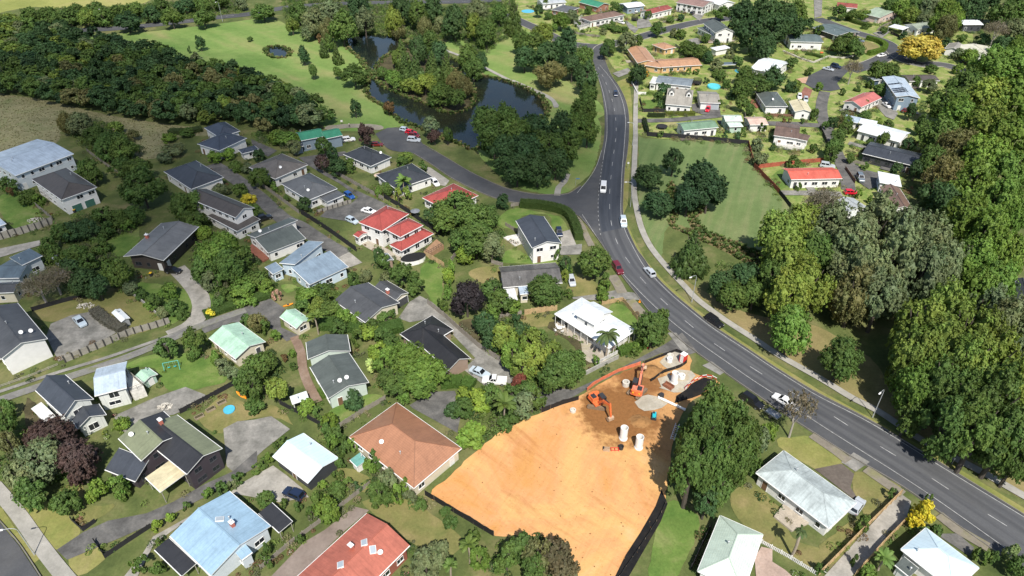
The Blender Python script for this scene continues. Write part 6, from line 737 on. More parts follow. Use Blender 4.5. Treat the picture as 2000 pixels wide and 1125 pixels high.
FENCES = [
 ('silt_fence', 'black silt fence along the lower left edge of the earth site', 'silt', [(-15.17, 76.24), (-12.33, 74.33), (-8.21, 71.55), (-2.78, 67.91)], 1.5),
 ('silt_fence', 'black silt fence down the lower right edge of the earth site', 'silt', [(26.42, 74.33), (24.92, 71.75), (22.03, 67.63), (16.31, 60.13)], 0.55),
 ('silt_fence', 'short black silt fence at the upper left corner of the earth site', 'silt', [(5.75, 95.81), (10.23, 98.05), (13.93, 99.47)], 1.3),
 ('silt_fence', 'black silt fence looping round the top of the earth site', 'silt', [(28.25, 110.04), (31.3, 111.67), (35.7, 113.9), (36.8, 113.45), (37.94, 112.11), (37.32, 110.15), (35.59, 108.75), (31.98, 107.24), (28.49, 104.29)], 0.9),
 ('mesh_fence', 'orange plastic mesh fence along the tar driveway', 'mesh', [(15.26, 101.8), (16.9, 103.59), (19.42, 105.41), (22.1, 107.28), (24.06, 108.22), (27.56, 109.82)], 1.0),
 ('barrier_fence', 'red and white barrier fence beside the big tree, earth site', 'barrier', [(35.28, 102.02), (37.37, 104.15), (39.82, 105.67), (41.34, 105.67), (42.59, 104.58)], 1.0),
 ('paling_fence', 'fresh tan paling fence behind the white roofed villa', 'tan', [(2.99, 126.95), (6.0, 127.73), (10.62, 128.71)], 1.6),
 ('paling_fence', 'low tan paling fence around the villa front lawn', 'tan', [(21.46, 130.85), (26.53, 132.31), (27.94, 128.32), (29.02, 124.73)], 1.2),
 ('paling_fence', 'weathered paling fence along the long concrete drive', 'grey', [(-20.15, 131.09), (-15.45, 125.61), (-11.57, 120.41), (-7.32, 115.14), (-1.09, 109.18)], 1.6),
 ('paling_fence', 'grey paling fence below the covered black pool', 'tan', [(-23.02, 151.95), (-19.95, 149.29), (-17.35, 146.7)], 1.5),
 ('paling_fence', 'grey paling fence running up towards the broad dark tree', 'grey', [(-16.12, 147.87), (-14.81, 151.95), (-13.42, 155.93)], 1.5),
 ('board_fence', 'long black board fence beside the upper tar lane', 'black', [(-60.89, 173.97), (-54.85, 168.21), (-49.9, 163.25), (-41.14, 153.92)], 1.7),
 ('paling_fence', 'grey fence between lane and stepped timber wall', 'grey', [(-76.85, 190.66), (-68.64, 181.89), (-61.34, 173.97)], 1.4),
 ('board_fence', 'black board fence behind the two storey red tiled house', 'black', [(-38.37, 183.47), (-33.9, 178.78), (-29.56, 173.97), (-24.48, 167.65), (-19.7, 162.18)], 1.6),
 ('paling_fence', 'grey fence along the far edge of the shared tar yard', 'grey', [(-57.28, 200.42), (-47.34, 190.66), (-38.13, 181.89)], 1.4),
 ('paling_fence', 'grey fence beside the white house with green garage doors', 'grey', [(-150.16, 187.01), (-139.96, 178.48), (-130.4, 170.2)], 1.5),
 ('paling_fence', 'pale fence above the dark hedge, upper left', 'grey', [(-143.62, 216.09), (-134.29, 207.47), (-125.02, 198.98)], 1.2),
 ('retaining_wall', 'timber post retaining wall at the left edge', 'post', [(-141.29, 158.49), (-135.41, 162.71), (-131.98, 165.43), (-129.48, 168.49)], 2.2),
 ('board_fence', 'dark fence behind the fenced yard lawn at left', 'black', [(-112.73, 128.32), (-107.66, 131.5), (-102.6, 134.37)], 1.2),
 ('concrete_wall', 'low concrete wall between yard lawn and looped drive', 'conc', [(-96.6, 138.61), (-88.09, 131.5), (-80.48, 124.85)], 0.9),
 ('retaining_wall', 'long timber retaining wall below the concrete parking yard', 'post', [(-95.7, 110.47), (-90.99, 114.8), (-85.61, 119.87), (-82.11, 121.69), (-78.61, 123.72)], 1.8),
 ('rail_fence', 'low rail fence along the lane at lower left', 'rail', [(-106.64, 101.8), (-100.66, 106.03), (-95.7, 110.47)], 0.7),
 ('board_fence', 'dark board fence behind the black and olive house', 'black', [(-65.21, 95.54), (-61.68, 98.9), (-57.08, 103.74)], 1.3),
 ('board_fence', 'black fence below the small white pergola', 'black', [(-46.34, 98.05), (-41.19, 94.99), (-36.87, 92.31)], 1.3),
 ('paling_fence', 'grey fence along the orange tiled roof house', 'grey', [(-33.21, 91.79), (-29.28, 95.81), (-25.46, 99.33)], 1.3),
 ('paling_fence', 'grey fence between sky blue house and salmon red house', 'grey', [(-39.58, 62.13), (-35.9, 66.68), (-32.05, 70.75), (-28.29, 74.85), (-25.08, 78.42)], 1.1),
 ('board_fence', 'black fence around the front garden bed, bottom left', 'black', [(-68.14, 66.87), (-65.07, 64.09), (-62.71, 66.87), (-60.08, 69.76)], 1.1),
 ('board_fence', 'short black fence at the front garden, bottom left', 'black', [(-74.07, 71.03), (-71.09, 68.98), (-69.75, 70.84)], 1.0),
 ('board_fence', 'long black board fence at the top of the mown reserve', 'black', [(48.29, 242.09), (47.68, 228.75), (64.37, 225.7), (81.25, 221.45)], 1.7),
 ('board_fence', 'black fence round the small lawn left of the dormer house', 'black', [(50.26, 264.19), (49.46, 250.98), (58.18, 250.98)], 1.4),
 ('board_fence', 'rust red fence along the right side of the mown reserve', 'rust', [(81.25, 221.45), (80.01, 214.49), (78.34, 203.71), (79.82, 193.72), (80.87, 186.36)], 1.6),
 ('board_fence', 'black end of the fence at the reserve corner', 'black', [(80.87, 186.36), (81.25, 182.2), (81.42, 177.56)], 1.4),
 ('board_fence', 'rust red fence behind the coral red roof', 'rust', [(79.56, 203.34), (90.16, 205.95), (102.17, 208.23)], 1.5),
 ('board_fence', 'dark fence at the right of the brown roofed house lawn', 'black', [(110.8, 235.51), (109.5, 227.87), (107.95, 219.78)], 1.5),
 ('board_fence', 'red brown fence in front of the cream roofed garage', 'brownf', [(95.2, 246.97), (103.11, 245.98), (111.4, 244.02)], 1.2),
 ('paling_fence', 'tan fence on the left of the long concrete drive, bottom right', 'tan', [(67.54, 76.24), (58.81, 69.56), (47.89, 60.99)], 1.6),
 ('paling_fence', 'tan fence on the right of the long concrete drive, bottom right', 'tan', [(66.62, 71.35), (60.54, 66.68), (53.5, 60.99)], 1.6),
 ('picket_fence', 'white picket fence beside the pale mint roof', 'white', [(40.69, 66.77), (44.25, 64.09), (47.68, 61.08)], 0.9),
 ('board_fence', 'dark fence left of the pale mint tiled house', 'black', [(28.27, 62.13), (30.77, 66.12), (33.2, 69.76)], 1.5),
 ('board_fence', 'dark brown fence between the gravel yard and the drive', 'brownf', [(107.22, 202.61), (106.87, 197.56), (106.38, 192.69)], 1.2),
 ('garden_wall', 'white angled garden wall beside the main road, upper part', 'whitewall', [(49.66, 282.11), (50.09, 269.65), (53.77, 269.4)], 1.0),
 ('stone_wall', 'low pale stone wall curving round the corner lawn, upper right', 'stonewall', [(126.04, 324.67), (130.18, 314.33), (134.21, 308.23), (144.03, 316.67), (149.35, 314.33), (156.95, 317.85)], 0.7),
 ('concrete_wall', 'grey wall along the tar driveway below the villa', 'conc', [(15.47, 106.65), (19.07, 109.18), (22.99, 111.78)], 1.1),
 ('picket_fence', 'white fence below the villa patio', 'white', [(18.7, 110.17), (20.93, 111.78), (23.03, 113.33)], 1.1),
 ('board_fence', 'dark fence in the shadow left of the villa garden', 'grey', [(-4.11, 125.23), (-1.59, 126.25), (2.24, 127.28)], 1.0),
 ('paling_fence', 'pale fence segments behind the two storey charcoal house', 'grey', [(-1.82, 167.28), (0.85, 164.34), (3.48, 162.89)], 1.2),
 ('paling_fence', 'grey fence at the front hedge gap of the side street', 'grey', [(-0.3, 178.17), (1.91, 178.99)], 1.2),
 ('paling_fence', 'stepped timber wall in front of the mid grey hip roof', 'post', [(-56.21, 174.17), (-53.17, 176.55), (-50.39, 178.58), (-47.56, 180.63)], 1.2),
 ('paling_fence', 'brown fence behind the old grey tiled house', 'grey', [(-5.3, 148.42), (-2.46, 147.16), (-2.2, 138.75)], 1.2),
 ('board_fence', 'brown fence right of the round cyan pool', 'brownf', [(88.34, 296.01), (88.75, 288.21), (88.47, 278.01), (89.26, 270.08)], 1.4),
 ('paling_fence', 'grey fence behind the tan roofed house', 'grey', [(77.39, 332.58), (78.74, 326.31), (80.05, 320.23), (82.46, 315.3)], 1.3),
 ('paling_fence', 'grey fence above the corner lawn of the brown hip house', 'grey', [(28.41, 360.97), (31.94, 352.63), (37.07, 349.15), (43.3, 347.43)], 1.1),
 ('paling_fence', 'grey fence below the red brown top roof', 'grey', [(78.67, 372.84), (84.26, 376.07), (91.37, 379.34)], 1.0),
 ('paling_fence', 'pale fence between mint cottage and pink roofed sleepout', 'grey', [(87.23, 248.32), (85.65, 240.95), (83.96, 233.22)], 1.4),
 ('board_fence', 'dark fence beside the long white roofed house', 'black', [(124.13, 248.32), (126.19, 251.37), (130.22, 247.57)], 1.2),
 ('paling_fence', 'grey fence beside the carport of the olive grey roof', 'grey', [(184.33, 358.56), (190.97, 365.89), (199.62, 373.48), (204.96, 377.37)], 1.3),
 ('board_fence', 'dark fence in front of the olive grey roofed house', 'black', [(188.26, 352.63), (189.41, 349.15), (190.37, 344.6)], 1.3),
 ('paling_fence', 'grey fence below the slate roof on charcoal walls', 'grey', [(111.35, 207.84), (113.79, 206.22), (115.96, 205.15)], 1.1),
]
CARS = [
 (27.84, 188.33, -1.724, 'van', (0.72, 0.72, 0.71), 'white van driving down the main road past the intersection', 'moving_van'),
 (31.32, 168.21, -1.598, 'suv', (0.42, 0.49, 0.54), 'pale blue estate car driving on the main road below the intersection', 'moving_car'),
 (34.71, 143.48, 1.916, 'hatch', (0.42, 0.45, 0.48), 'silver hatchback driving on the bend of the main road', 'moving_car'),
 (26.91, 145.3, -1.321, 'suv', (0.13, 0.015, 0.025), 'maroon people carrier parked beside the main road'),
 (46.37, 123.72, -0.991, 'suv', (0.012, 0.012, 0.014), 'black estate car on the main road opposite the villa', 'moving_car'),
 (41.25, 268.09, -1.619, 'hatch', (0.015, 0.025, 0.055), 'dark blue car near the top of the main road', 'moving_car'),
 (54.25, 98.47, 2.329, 'sedan', (0.72, 0.72, 0.71), 'white sedan on the main road beside the leafless tree', 'moving_car'),
 (47.95, 98.33, -0.894, 'suv', (0.012, 0.012, 0.014), 'black car parked on the verge under the big leafy group'),
 (-99.09, 123.72, -0.744, 'sedan', (0.42, 0.49, 0.54), 'silver blue sedan parked in the concrete yard'),
 (-85.75, 144.16, -0.111, 'hatch', (0.012, 0.012, 0.014), 'black car under the dark brown house with grey roof'),
 (-70.52, 170.48, 0.681, 'suv', (0.012, 0.012, 0.014), 'black car beside the tall brown roofed house'),
 (-48.78, 184.1, -0.831, 'hatch', (0.02, 0.09, 0.32), 'bright blue hatchback by the stepped timber wall'),
 (-41.33, 174.56, -0.432, 'sedan', (0.72, 0.72, 0.71), 'white car in the tar yard behind the red tiled house'),
 (-45.25, 169.34, -0.642, 'hatch', (0.42, 0.49, 0.54), 'pale blue car at the left corner of the red tiled house'),
 (-56.79, 224.41, 0.352, 'suv', (0.72, 0.72, 0.71), 'white car beside the bright green roofed house'),
 (-38.07, 232.77, -0.373, 'hatch', (0.42, 0.49, 0.54), 'silver blue car at the top of the car park row'),
 (-35.79, 230.52, -0.372, 'hatch', (0.55, 0.01, 0.03), 'red car second in the car park row'),
 (-34.4, 227.87, -0.369, 'hatch', (0.16, 0.015, 0.015), 'dark red car third in the car park row'),
 (-33.95, 223.98, -0.193, 'suv', (0.42, 0.45, 0.48), 'pale silver car at the bottom of the car park row'),
 (-46.22, 220.61, 0.0, 'hatch', (0.16, 0.015, 0.015), 'dark red car at the corner of the black hip roof'),
 (-23.82, 192.35, -1.063, 'hatch', (0.72, 0.72, 0.71), 'white car on the pale pad by the side street'),
 (12.99, 162.98, -1.495, 'hatch', (0.015, 0.025, 0.055), 'navy car beside the two storey charcoal roofed house'),
 (14.78, 139.91, -1.447, 'hatch', (0.42, 0.45, 0.48), 'silver car parked beside the old grey tiled house'),
 (-6.77, 106.65, -0.534, 'sedan', (0.42, 0.49, 0.54), 'pale blue sedan at the foot of the long concrete drive'),
 (-3.6, 104.19, 3.053, 'ute', (0.72, 0.72, 0.71), 'white ute at the end of the long concrete drive'),
 (-37.87, 76.02, 2.714, 'hatch', (0.015, 0.025, 0.055), 'dark car on the drive below the black walled garage'),
 (58.9, 73.6, 0.788, 'hatch', (0.42, 0.45, 0.48), 'silver car poking out at the end of the lichen stained roof'),
 (74.32, 252.0, -1.968, 'hatch', (0.55, 0.01, 0.03), 'bright red hatchback in front of the stone grey garage'),
 (137.09, 298.1, -0.7, 'sedan', (0.42, 0.45, 0.48), 'silver sedan parked at the turning circle'),
 (141.69, 301.46, -0.91, 'suv', (0.015, 0.025, 0.055), 'dark blue car next to the silver sedan, turning circle'),
 (168.36, 317.01, -2.682, 'sedan', (0.72, 0.72, 0.71), 'white sedan parked at the hedge bend'),
 (113.8, 265.85, -1.854, 'hatch', (0.72, 0.72, 0.71), 'white car on red brick paving, left one'),
 (115.1, 262.55, -1.86, 'hatch', (0.42, 0.45, 0.48), 'silver car on red brick paving, right one'),
 (144.03, 256.14, -1.446, 'sedan', (0.72, 0.72, 0.71), 'white sedan below the solar panel house'),
 (150.88, 270.35, -1.001, 'suv', (0.72, 0.72, 0.71), 'white car at the rear corner of the solar panel house'),
 (148.83, 249.46, -0.669, 'hatch', (0.16, 0.015, 0.015), 'dark red car in shade below the solar panel house'),
 (148.09, 263.09, -1.734, 'suv', (0.012, 0.012, 0.014), 'black car beside the steel blue wall of the solar house'),
 (108.95, 195.1, -1.745, 'suv', (0.13, 0.16, 0.19), 'blue grey car on the gravel yard'),
 (101.99, 204.08, -0.348, 'suv', (0.42, 0.45, 0.48), 'silver car behind the coral red roof'),
 (102.47, 186.04, 0.0, 'hatch', (0.55, 0.01, 0.03), 'red car at the end of the drive below coral red roof'),
 (56.7, 371.56, -0.896, 'hatch', (0.72, 0.72, 0.71), 'white car at the end of the brown hip roofed house'),
 (97.76, 389.47, 0.93, 'suv', (0.012, 0.012, 0.014), 'black car on the drive below the pinkish brown roof'),
 (66.23, 393.65, -0.702, 'suv', (0.72, 0.72, 0.71), 'white car beside the blue grey top house'),
 (167.75, 339.59, -0.465, 'hatch', (0.13, 0.16, 0.19), 'grey car inside the rounded hedge'),
 (159.27, 195.8, -0.816, 'hatch', (0.72, 0.72, 0.71), 'white car at the right edge, lower one'),
 (161.68, 200.42, -0.829, 'suv', (0.72, 0.72, 0.71), 'white car at the right edge, upper one'),
]
LAMPS = [
 (70.56, 94.59, -2.431, 7.8, 'street lamp on the verge beside the lower right grove'),
 (43.03, 131.9, -2.528, 8.0, 'street lamp on the verge opposite the villa'),
 (-76.68, 64.64, -2.893, 7.2, 'street lamp in the bottom left corner'),
 (34.72, 178.17, 3.142, 8.0, 'street lamp by the intersection beside the round trees'),
 (41.36, 221.03, 2.901, 8.0, 'street lamp at the top of the mown reserve'),
 (-207.88, 365.89, -1.473, 9.0, 'street lamp on the far road at the left'),
 (-151.71, 375.42, -1.781, 10.0, 'street lamp on the far road among the trees, right one'),
]
EXCAVATORS = [(16.95, 97.76, -1.094), (25.42, 101.21, 1.243)]
TANKS = [
 (21.03, 89.08, 0.72, 3.0, 'upright white concrete cylinder nearest the orange excavator bucket'),
 (23.61, 86.83, 0.72, 3.0, 'upright white concrete cylinder nearest the big leafy trees'),
 (33.49, 104.19, 0.72, 2.7, 'upright white concrete cylinder on the upper gravel pad'),
]
RINGS = [
 (33.72, 110.64, 0.62, 0.9, 'white concrete manhole ring nearest the red site toilet', 'concwhite'),
 (35.35, 105.57, 0.68, 0.8, 'white concrete ring right of the upper cylinder', 'concwhite'),
 (34.28, 112.44, 0.7, 0.25, 'flat tan concrete ring at the top of the earth site', 'concring'),
 (23.43, 103.44, 0.75, 1.0, 'pale concrete ring left of the coral excavator', 'concring'),
 (12.03, 96.09, 0.6, 0.5, 'small tan ring near the upper left silt fence', 'concring'),
]
PR = {'toilet': (36.54, 110.47, -0.824), 'steelbox': (32.08, 102.84, -0.79), 'compactor': (27.74, 94.45, 1.335), 'pipe': ((31.83, 97.99, -0.638), 5.93), 'ladder': ((31.16, 90.81, 1.15), 4.45), 'drum': (30.09, 99.9, 0.0), 'attach1': (17.52, 86.21, -0.13), 'attach2': (19.11, 86.29, 0.0), 'bin': (20.29, 86.54, 0.0), 'cones': [(33.32, 106.55, 0.0), (30.55, 131.93, 0.0)], 'swing': (-71.96, 108.54, 0.32), 'beds': [(-61.18, 94.56, 0.732), (-59.61, 96.49, 0.734), (-58.08, 98.41, 0.735)], 'wheelie': [(-90.88, 142.76, 0.0), (-126.54, 174.8, 0.0)], 'boat': (167.17, 349.15, 0.967), 'trailer': (51.0, 94.86, 2.271), 'coveredpool': (-25.56, 149.53, 0.443), 'barrow': (142.79, 321.83, 0.0)}
TRAMPS = [
 (54.05, 235.63, 2.0, 'round trampoline on the fenced lawn left of the sage green roof', False),
 (76.42, 280.73, 1.9, 'netted trampoline right of the steel grey roof', True),
 (93.88, 169.03, 2.0, 'dark trampoline under the leafless tree beside the cyan pool', False),
 (64.45, 376.72, 1.8, 'black netted trampoline beside the upper street drive', True),
]
POOLS = [
 (82.54, 277.11, 2.6, 0.9, 'round cyan pool on the bright lawn behind the stone grey garage', 'poolcyan'),
 (-55.92, 96.43, 1.1, 0.35, 'blue paddling pool on the back lawn of the olive roofed house', 'poolblue'),
 (8.7, 395.77, 3.4, 0.12, 'blue swimming pool at the top edge', 'poolblue'),
 (98.92, 297.43, 2.4, 0.12, 'blue pool under the pool pergola', 'poolblue'),
 (98.0, 169.03, 1.5, 0.7, 'small cyan pool below the very pale grey roof', 'poolcyan'),
]
DECKS = [
 ('deck', 'brown timber deck at the right of the red tiled house', [(-23.17, 152.25), (-21.7, 150.94), (-18.13, 155.25), (-20.3, 158.15)], 1.3, 'f_deck', 'black'),
 ('deck', 'dark red timber deck in front of the green grey monopitch house', [(-70.19, 154.64), (-64.49, 148.77), (-63.27, 150.69), (-69.93, 157.35)], 0.4, 'f_deckred', False),
 ('patio_deck', 'pinkish patio left of the charcoal gable house', [(-2.52, 160.98), (0.82, 156.48), (3.41, 158.54), (2.35, 162.76)], 0.3, 'f_deckwhite', False),
 ('deck', 'weathered grey deck in front of the lichen stained roof house', [(44.15, 71.63), (46.26, 68.83), (50.62, 70.8), (46.5, 74.03)], 0.4, 'f_deckgrey', False),
 ('roof_terrace', 'white roof terrace with rails beside the pale blue wing', [(-82.38, 104.83), (-75.72, 99.06), (-73.77, 100.41), (-80.97, 106.39)], 2.6, 'f_deckwhite', 'post'),
 ('deck', 'red deck left of the grey green hip roof', [(92.57, 259.28), (93.61, 254.5), (96.61, 257.67), (97.91, 264.2), (94.02, 263.37)], 0.3, 'f_deckred', False),
 ('deck', 'white railed corner deck at the brown hip roofed house', [(31.87, 369.0), (34.08, 359.06), (39.0, 363.97), (36.77, 379.41)], 1.2, 'f_deckwhite', 'whitef'),
 ('deck', 'white railed deck of the patchy brown roofed house', [(90.06, 219.14), (97.52, 216.65), (99.21, 218.52), (91.24, 221.67)], 1.0, 'f_deckwhite', 'whitef'),
]
KAYAKS = [
 (-54.75, 100.39, -0.642, 3.4, 'orange kayak lying on the lawn below the round green trees'),
 (-53.16, 130.43, 0.515, 2.4, 'short orange boat by the end of the tar lane'),
]
PARASOLS = [
 (-27.59, 172.22, 'grey parasol behind the two storey red tiled house', 'metalgrey'),
 (-41.65, 194.64, 'beige parasol in the yard of a black hip roof', 'beigecloth'),
]
TABLES = [
 (10.76, 121.26, 'white garden table on the villa patio', 'concwhite'),
]
SIGNS = [
 (19.62, 191.33, 2.6, 'street name sign at the side street corner', 'signblue', 'blade'),
 (37.33, 202.97, 2.4, 'round road sign on the verge left of the mown reserve', 'dishwhite', 'round'),
 (80.17, 83.09, 1.6, 'white marker post on the verge beside the lower right grove', 'dishwhite', 'marker'),
]
THICKETS = [
 [(-129.37, 169.91), (-120.9, 173.38), (-108.28, 174.86), (-102.25, 167.65), (-106.15, 163.52), (-112.08, 158.24), (-121.08, 156.95)],
 [(-126.52, 151.95), (-119.05, 155.68), (-110.32, 157.46), (-102.3, 151.95), (-101.08, 138.18), (-109.5, 134.99), (-117.5, 138.18)],
 [(-85.52, 155.68), (-79.26, 163.52), (-68.65, 151.95), (-59.02, 141.46), (-59.43, 133.95), (-69.19, 129.89), (-75.04, 136.04), (-79.97, 142.58)],
 [(-51.28, 136.04), (-44.22, 138.18), (-37.63, 129.89), (-32.7, 122.24), (-40.31, 119.52), (-47.39, 125.04), (-51.59, 129.89)],
 [(-8.18, 122.24), (-1.78, 125.04), (4.63, 120.41), (12.27, 113.45), (13.87, 105.41), (8.39, 102.39), (1.06, 104.65), (-4.42, 111.78)],
 [(-12.28, 98.05), (-4.21, 103.14), (5.27, 103.14), (6.14, 98.05), (0.0, 92.58), (-6.72, 87.45), (-10.89, 92.58)],
 [(-26.25, 83.8), (-18.33, 80.32), (-14.04, 73.8), (-20.19, 73.8), (-27.1, 78.09)],
 [(-3.34, 66.87), (5.05, 67.82), (9.83, 64.09), (9.58, 60.56), (-3.19, 60.56)],
 [(-165.23, 240.66), (-151.36, 243.05), (-125.64, 218.54), (-118.93, 202.97), (-130.58, 206.71), (-150.45, 222.71)],
 [(-92.25, 229.19), (-78.94, 233.68), (-70.8, 222.71), (-76.57, 217.72), (-86.73, 222.71)],
 [(-99.54, 180.95), (-92.32, 184.1), (-82.08, 167.65), (-85.84, 162.18), (-94.71, 170.48)],
 [(-35.49, 75.38), (-29.34, 80.32), (-25.2, 77.54), (-31.05, 71.25), (-34.62, 71.75)],
 [(-37.23, 95.27), (-32.68, 92.58), (-30.23, 85.0), (-32.94, 84.4), (-36.55, 89.97)],
 [(-103.48, 96.64), (-100.05, 99.47), (-90.89, 88.7), (-77.58, 81.46), (-75.48, 73.8), (-81.92, 72.77), (-91.47, 76.99)],
 [(-21.9, 179.4), (-7.55, 179.4), (-2.09, 159.54), (-5.33, 149.53), (-13.46, 151.95), (-19.93, 164.88)],
 [(52.69, 147.16), (63.23, 147.16), (64.33, 129.89), (53.41, 129.89)],
 [(-64.68, 113.45), (-51.3, 113.45), (-45.77, 100.92), (-50.73, 96.64), (-57.13, 103.89)],
 [(-263.58, 358.56), (-259.43, 397.91), (-213.94, 403.34), (-177.29, 420.4), (-153.65, 420.4), (-146.12, 387.41), (-177.59, 369.65), (-210.25, 365.89), (-241.9, 356.76)],
 [(-132.96, 420.4), (-70.91, 420.4), (-39.48, 397.91), (0.0, 420.4), (2.58, 358.56), (-16.07, 310.49), (-29.76, 341.25), (-60.5, 348.0), (-78.47, 349.73), (-98.31, 348.0), (-116.13, 367.76)],
]
PERSON = (-58.72, 236.43, -0.581)
LETTER = [(32.57, 116.69, 0.0), (33.11, 117.22, 0.0)]
SLIDE = (28.92, 115.83, -0.712)
BOARD = (-62.05, 239.23, 0.0)
PILES = [(-135.07, 170.48, 2.6, 'pile of pale rubble at the corner of the left edge lawn'), (-101.31, 130.29, 2.0, 'pile of white scrap at the edge of the concrete parking yard'), (-69.07, 97.34, 1.6, 'grey heap under a cover beside the roof terrace')]
HEAPS = [(29.29, 107.49, 2.4, 1.3, 'brown heap of loose soil right of the raised excavator boom'), (24.87, 93.37, 2.0, 0.6, 'low brown heap of soil above the concrete cylinders')]
CLOUDS = [[(-188.9, 255.6, 62), (-148.0, 236.0, 60), (-109.7, 222.7, 55), (-79.3, 203.0, 45), (-114.8, 179.4, 48), (-142.0, 179.4, 50), (-87.6, 179.4, 42), (-115.9, 147.2, 32), (-94.2, 152.0, 34), (-136.1, 266.4, 50), (-87.7, 245.5, 42), (-184.9, 290.3, 55), (-218.7, 303.5, 50)], [(-11.1, 236.0, 40), (3.6, 231.4, 40), (15.7, 218.5, 38), (26.8, 206.7, 30), (12.7, 192.4, 26)]]
CLOUD_ALPHA = 0.105

from mathutils.geometry import delaunay_2d_cdt

# ------------------------------------------------------------------ ground, roads, water
def catmull(P, closed=False, step=1.5):
    n = len(P); out = []
    rng = range(n) if closed else range(n-1)
    for i in rng:
        p1, p2 = P[i], P[(i+1) % n]
        p0 = P[i-1] if (closed or i > 0) else (2*p1[0]-p2[0], 2*p1[1]-p2[1])
        p3 = P[(i+2) % n] if (closed or i+2 < n) else (2*p2[0]-p1[0], 2*p2[1]-p1[1])
        k = max(1, min(24, int(math.dist(p1, p2)/step)))
        for j in range(k):
            t = j/k; t2 = t*t; t3 = t2*t
            out.append(tuple(0.5*((2*p1[c])+(-p0[c]+p2[c])*t+(2*p0[c]-5*p1[c]+4*p2[c]-p3[c])*t2+(-p0[c]+3*p1[c]-3*p2[c]+p3[c])*t3) for c in (0, 1)))
    if not closed: out.append(P[-1])
    return out

def resample(P, step):
    """points at even spacing along a polyline, with headings"""
    out = []; acc = 0.0; nxt = 0.0
    for a, b in zip(P, P[1:]):
        d = math.dist(a, b)
        if d < 1e-6: continue
        while nxt <= acc+d:
            t = (nxt-acc)/d
            out.append((a[0]+(b[0]-a[0])*t, a[1]+(b[1]-a[1])*t, math.atan2(b[1]-a[1], b[0]-a[0])))
            nxt += step
        acc += d
    return out

SURF_NAMES = []
SURF = []          # (polygon, bbox, z) of every sheet laid on the ground
def in_poly(x, y, P):
    c = False; j = len(P)-1
    for i in range(len(P)):
        if (P[i][1] > y) != (P[j][1] > y) and x < (P[j][0]-P[i][0])*(y-P[i][1])/(P[j][1]-P[i][1])+P[i][0]: c = not c
        j = i
    return c
def gz(x, y):
    z = 0.0
    for P, bb, zz in SURF:
        if zz > z and bb[0] <= x <= bb[1] and bb[2] <= y <= bb[3] and in_poly(x, y, P): z = zz
    return z
ZN = [0.0]
def sheet(name, mat, P, ragged=0.0, smooth=False):
    if smooth: P = catmull(P, True, 1.2)
    if ragged:
        P = [(x+random.gauss(0, ragged), y+random.gauss(0, ragged)) for x, y in P]
    ZN[0] += 0.0016; z = ZN[0]
    area = sum(P[i-1][0]*P[i][1]-P[i][0]*P[i-1][1] for i in range(len(P)))
    if area < 0: P = P[::-1]
    n = len(P); ox, oy = P[0]
    cv, _, cf, *_ = delaunay_2d_cdt([Vector((x-ox, y-oy)) for x, y in P], [(i, (i+1) % n) for i in range(n)], [], 1, 1e-4)
    tri = [tuple(f) if (cv[f[1]]-cv[f[0]]).cross(cv[f[2]]-cv[f[0]]) > 0 else tuple(f)[::-1] for f in cf]
    me = mesh(name, [(v.x+ox, v.y+oy, z) for v in cv], tri, MATS[mat])
    xs = [p[0] for p in P]; ys = [p[1] for p in P]
    SURF.append((P, (min(xs), max(xs), min(ys), max(ys)), z)); SURF_NAMES.append(name)
    return tag(obj(name, me), kind='structure')

def strip_pts(C, w):
    L, R = [], []
    for i, p in enumerate(C):
        a = C[max(0, i-1)]; b = C[min(len(C)-1, i+1)]
        d = math.dist(a, b) or 1; nx, ny = -(b[1]-a[1])/d, (b[0]-a[0])/d
        L.append((p[0]+nx*w/2, p[1]+ny*w/2)); R.append((p[0]-nx*w/2, p[1]-ny*w/2))
    return L, R

def band(name, mat, L, R, up=None, dz=0.0016):
    """sheet between two polylines with the same number of points"""
    ZN[0] += dz; z = ZN[0] if up is None else up
    n = len(L)
    me = mesh(name, [(x, y, z) for x, y in L]+[(x, y, z) for x, y in R], [(i, n+i, n+i+1, i+1) for i in range(n-1)], MATS[mat])
    P = L+R[::-1]
    xs = [p[0] for p in P]; ys = [p[1] for p in P]
    if up is None: SURF.append((P, (min(xs), max(xs), min(ys), max(ys)), z)); SURF_NAMES.append(name)
    return tag(obj(name, me), kind='structure')

me = mesh('ground', [(-4000,-900,0),(4000,-900,0),(4000,6000,0),(-4000,6000,0)], [(0,1,2,3)], MATS['ground'])
tag(obj('ground', me), kind='structure')

for layer in range(1, 6):
    if layer == 2:
        sheet('pond', 'water', POND, smooth=True)
        sheet('pond', 'water', SMALLPOND, smooth=True)
        sheet('island', 'mulch', ISLAND, 0.15, True)
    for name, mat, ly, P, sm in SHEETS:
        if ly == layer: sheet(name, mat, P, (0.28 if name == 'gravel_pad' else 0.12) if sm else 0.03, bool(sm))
    for name, mat, ly, P, w in STRIPS:
        if ly == layer:
            C = catmull(P, False, 2.0); L, R = strip_pts(C, w); band(name, mat, L, R)
    if layer == 3:
        sheet('side_street', 'asphalt', catmull(STREET_L)+catmull(STREET_R)[::-1])
        sheet('main_road', 'asphalt', catmull(ROAD_L)+catmull(ROAD_R)[::-1])
ROADZ = [z for P, bb, z in SURF][-1]
ROADZ = ZN[0]+0.002

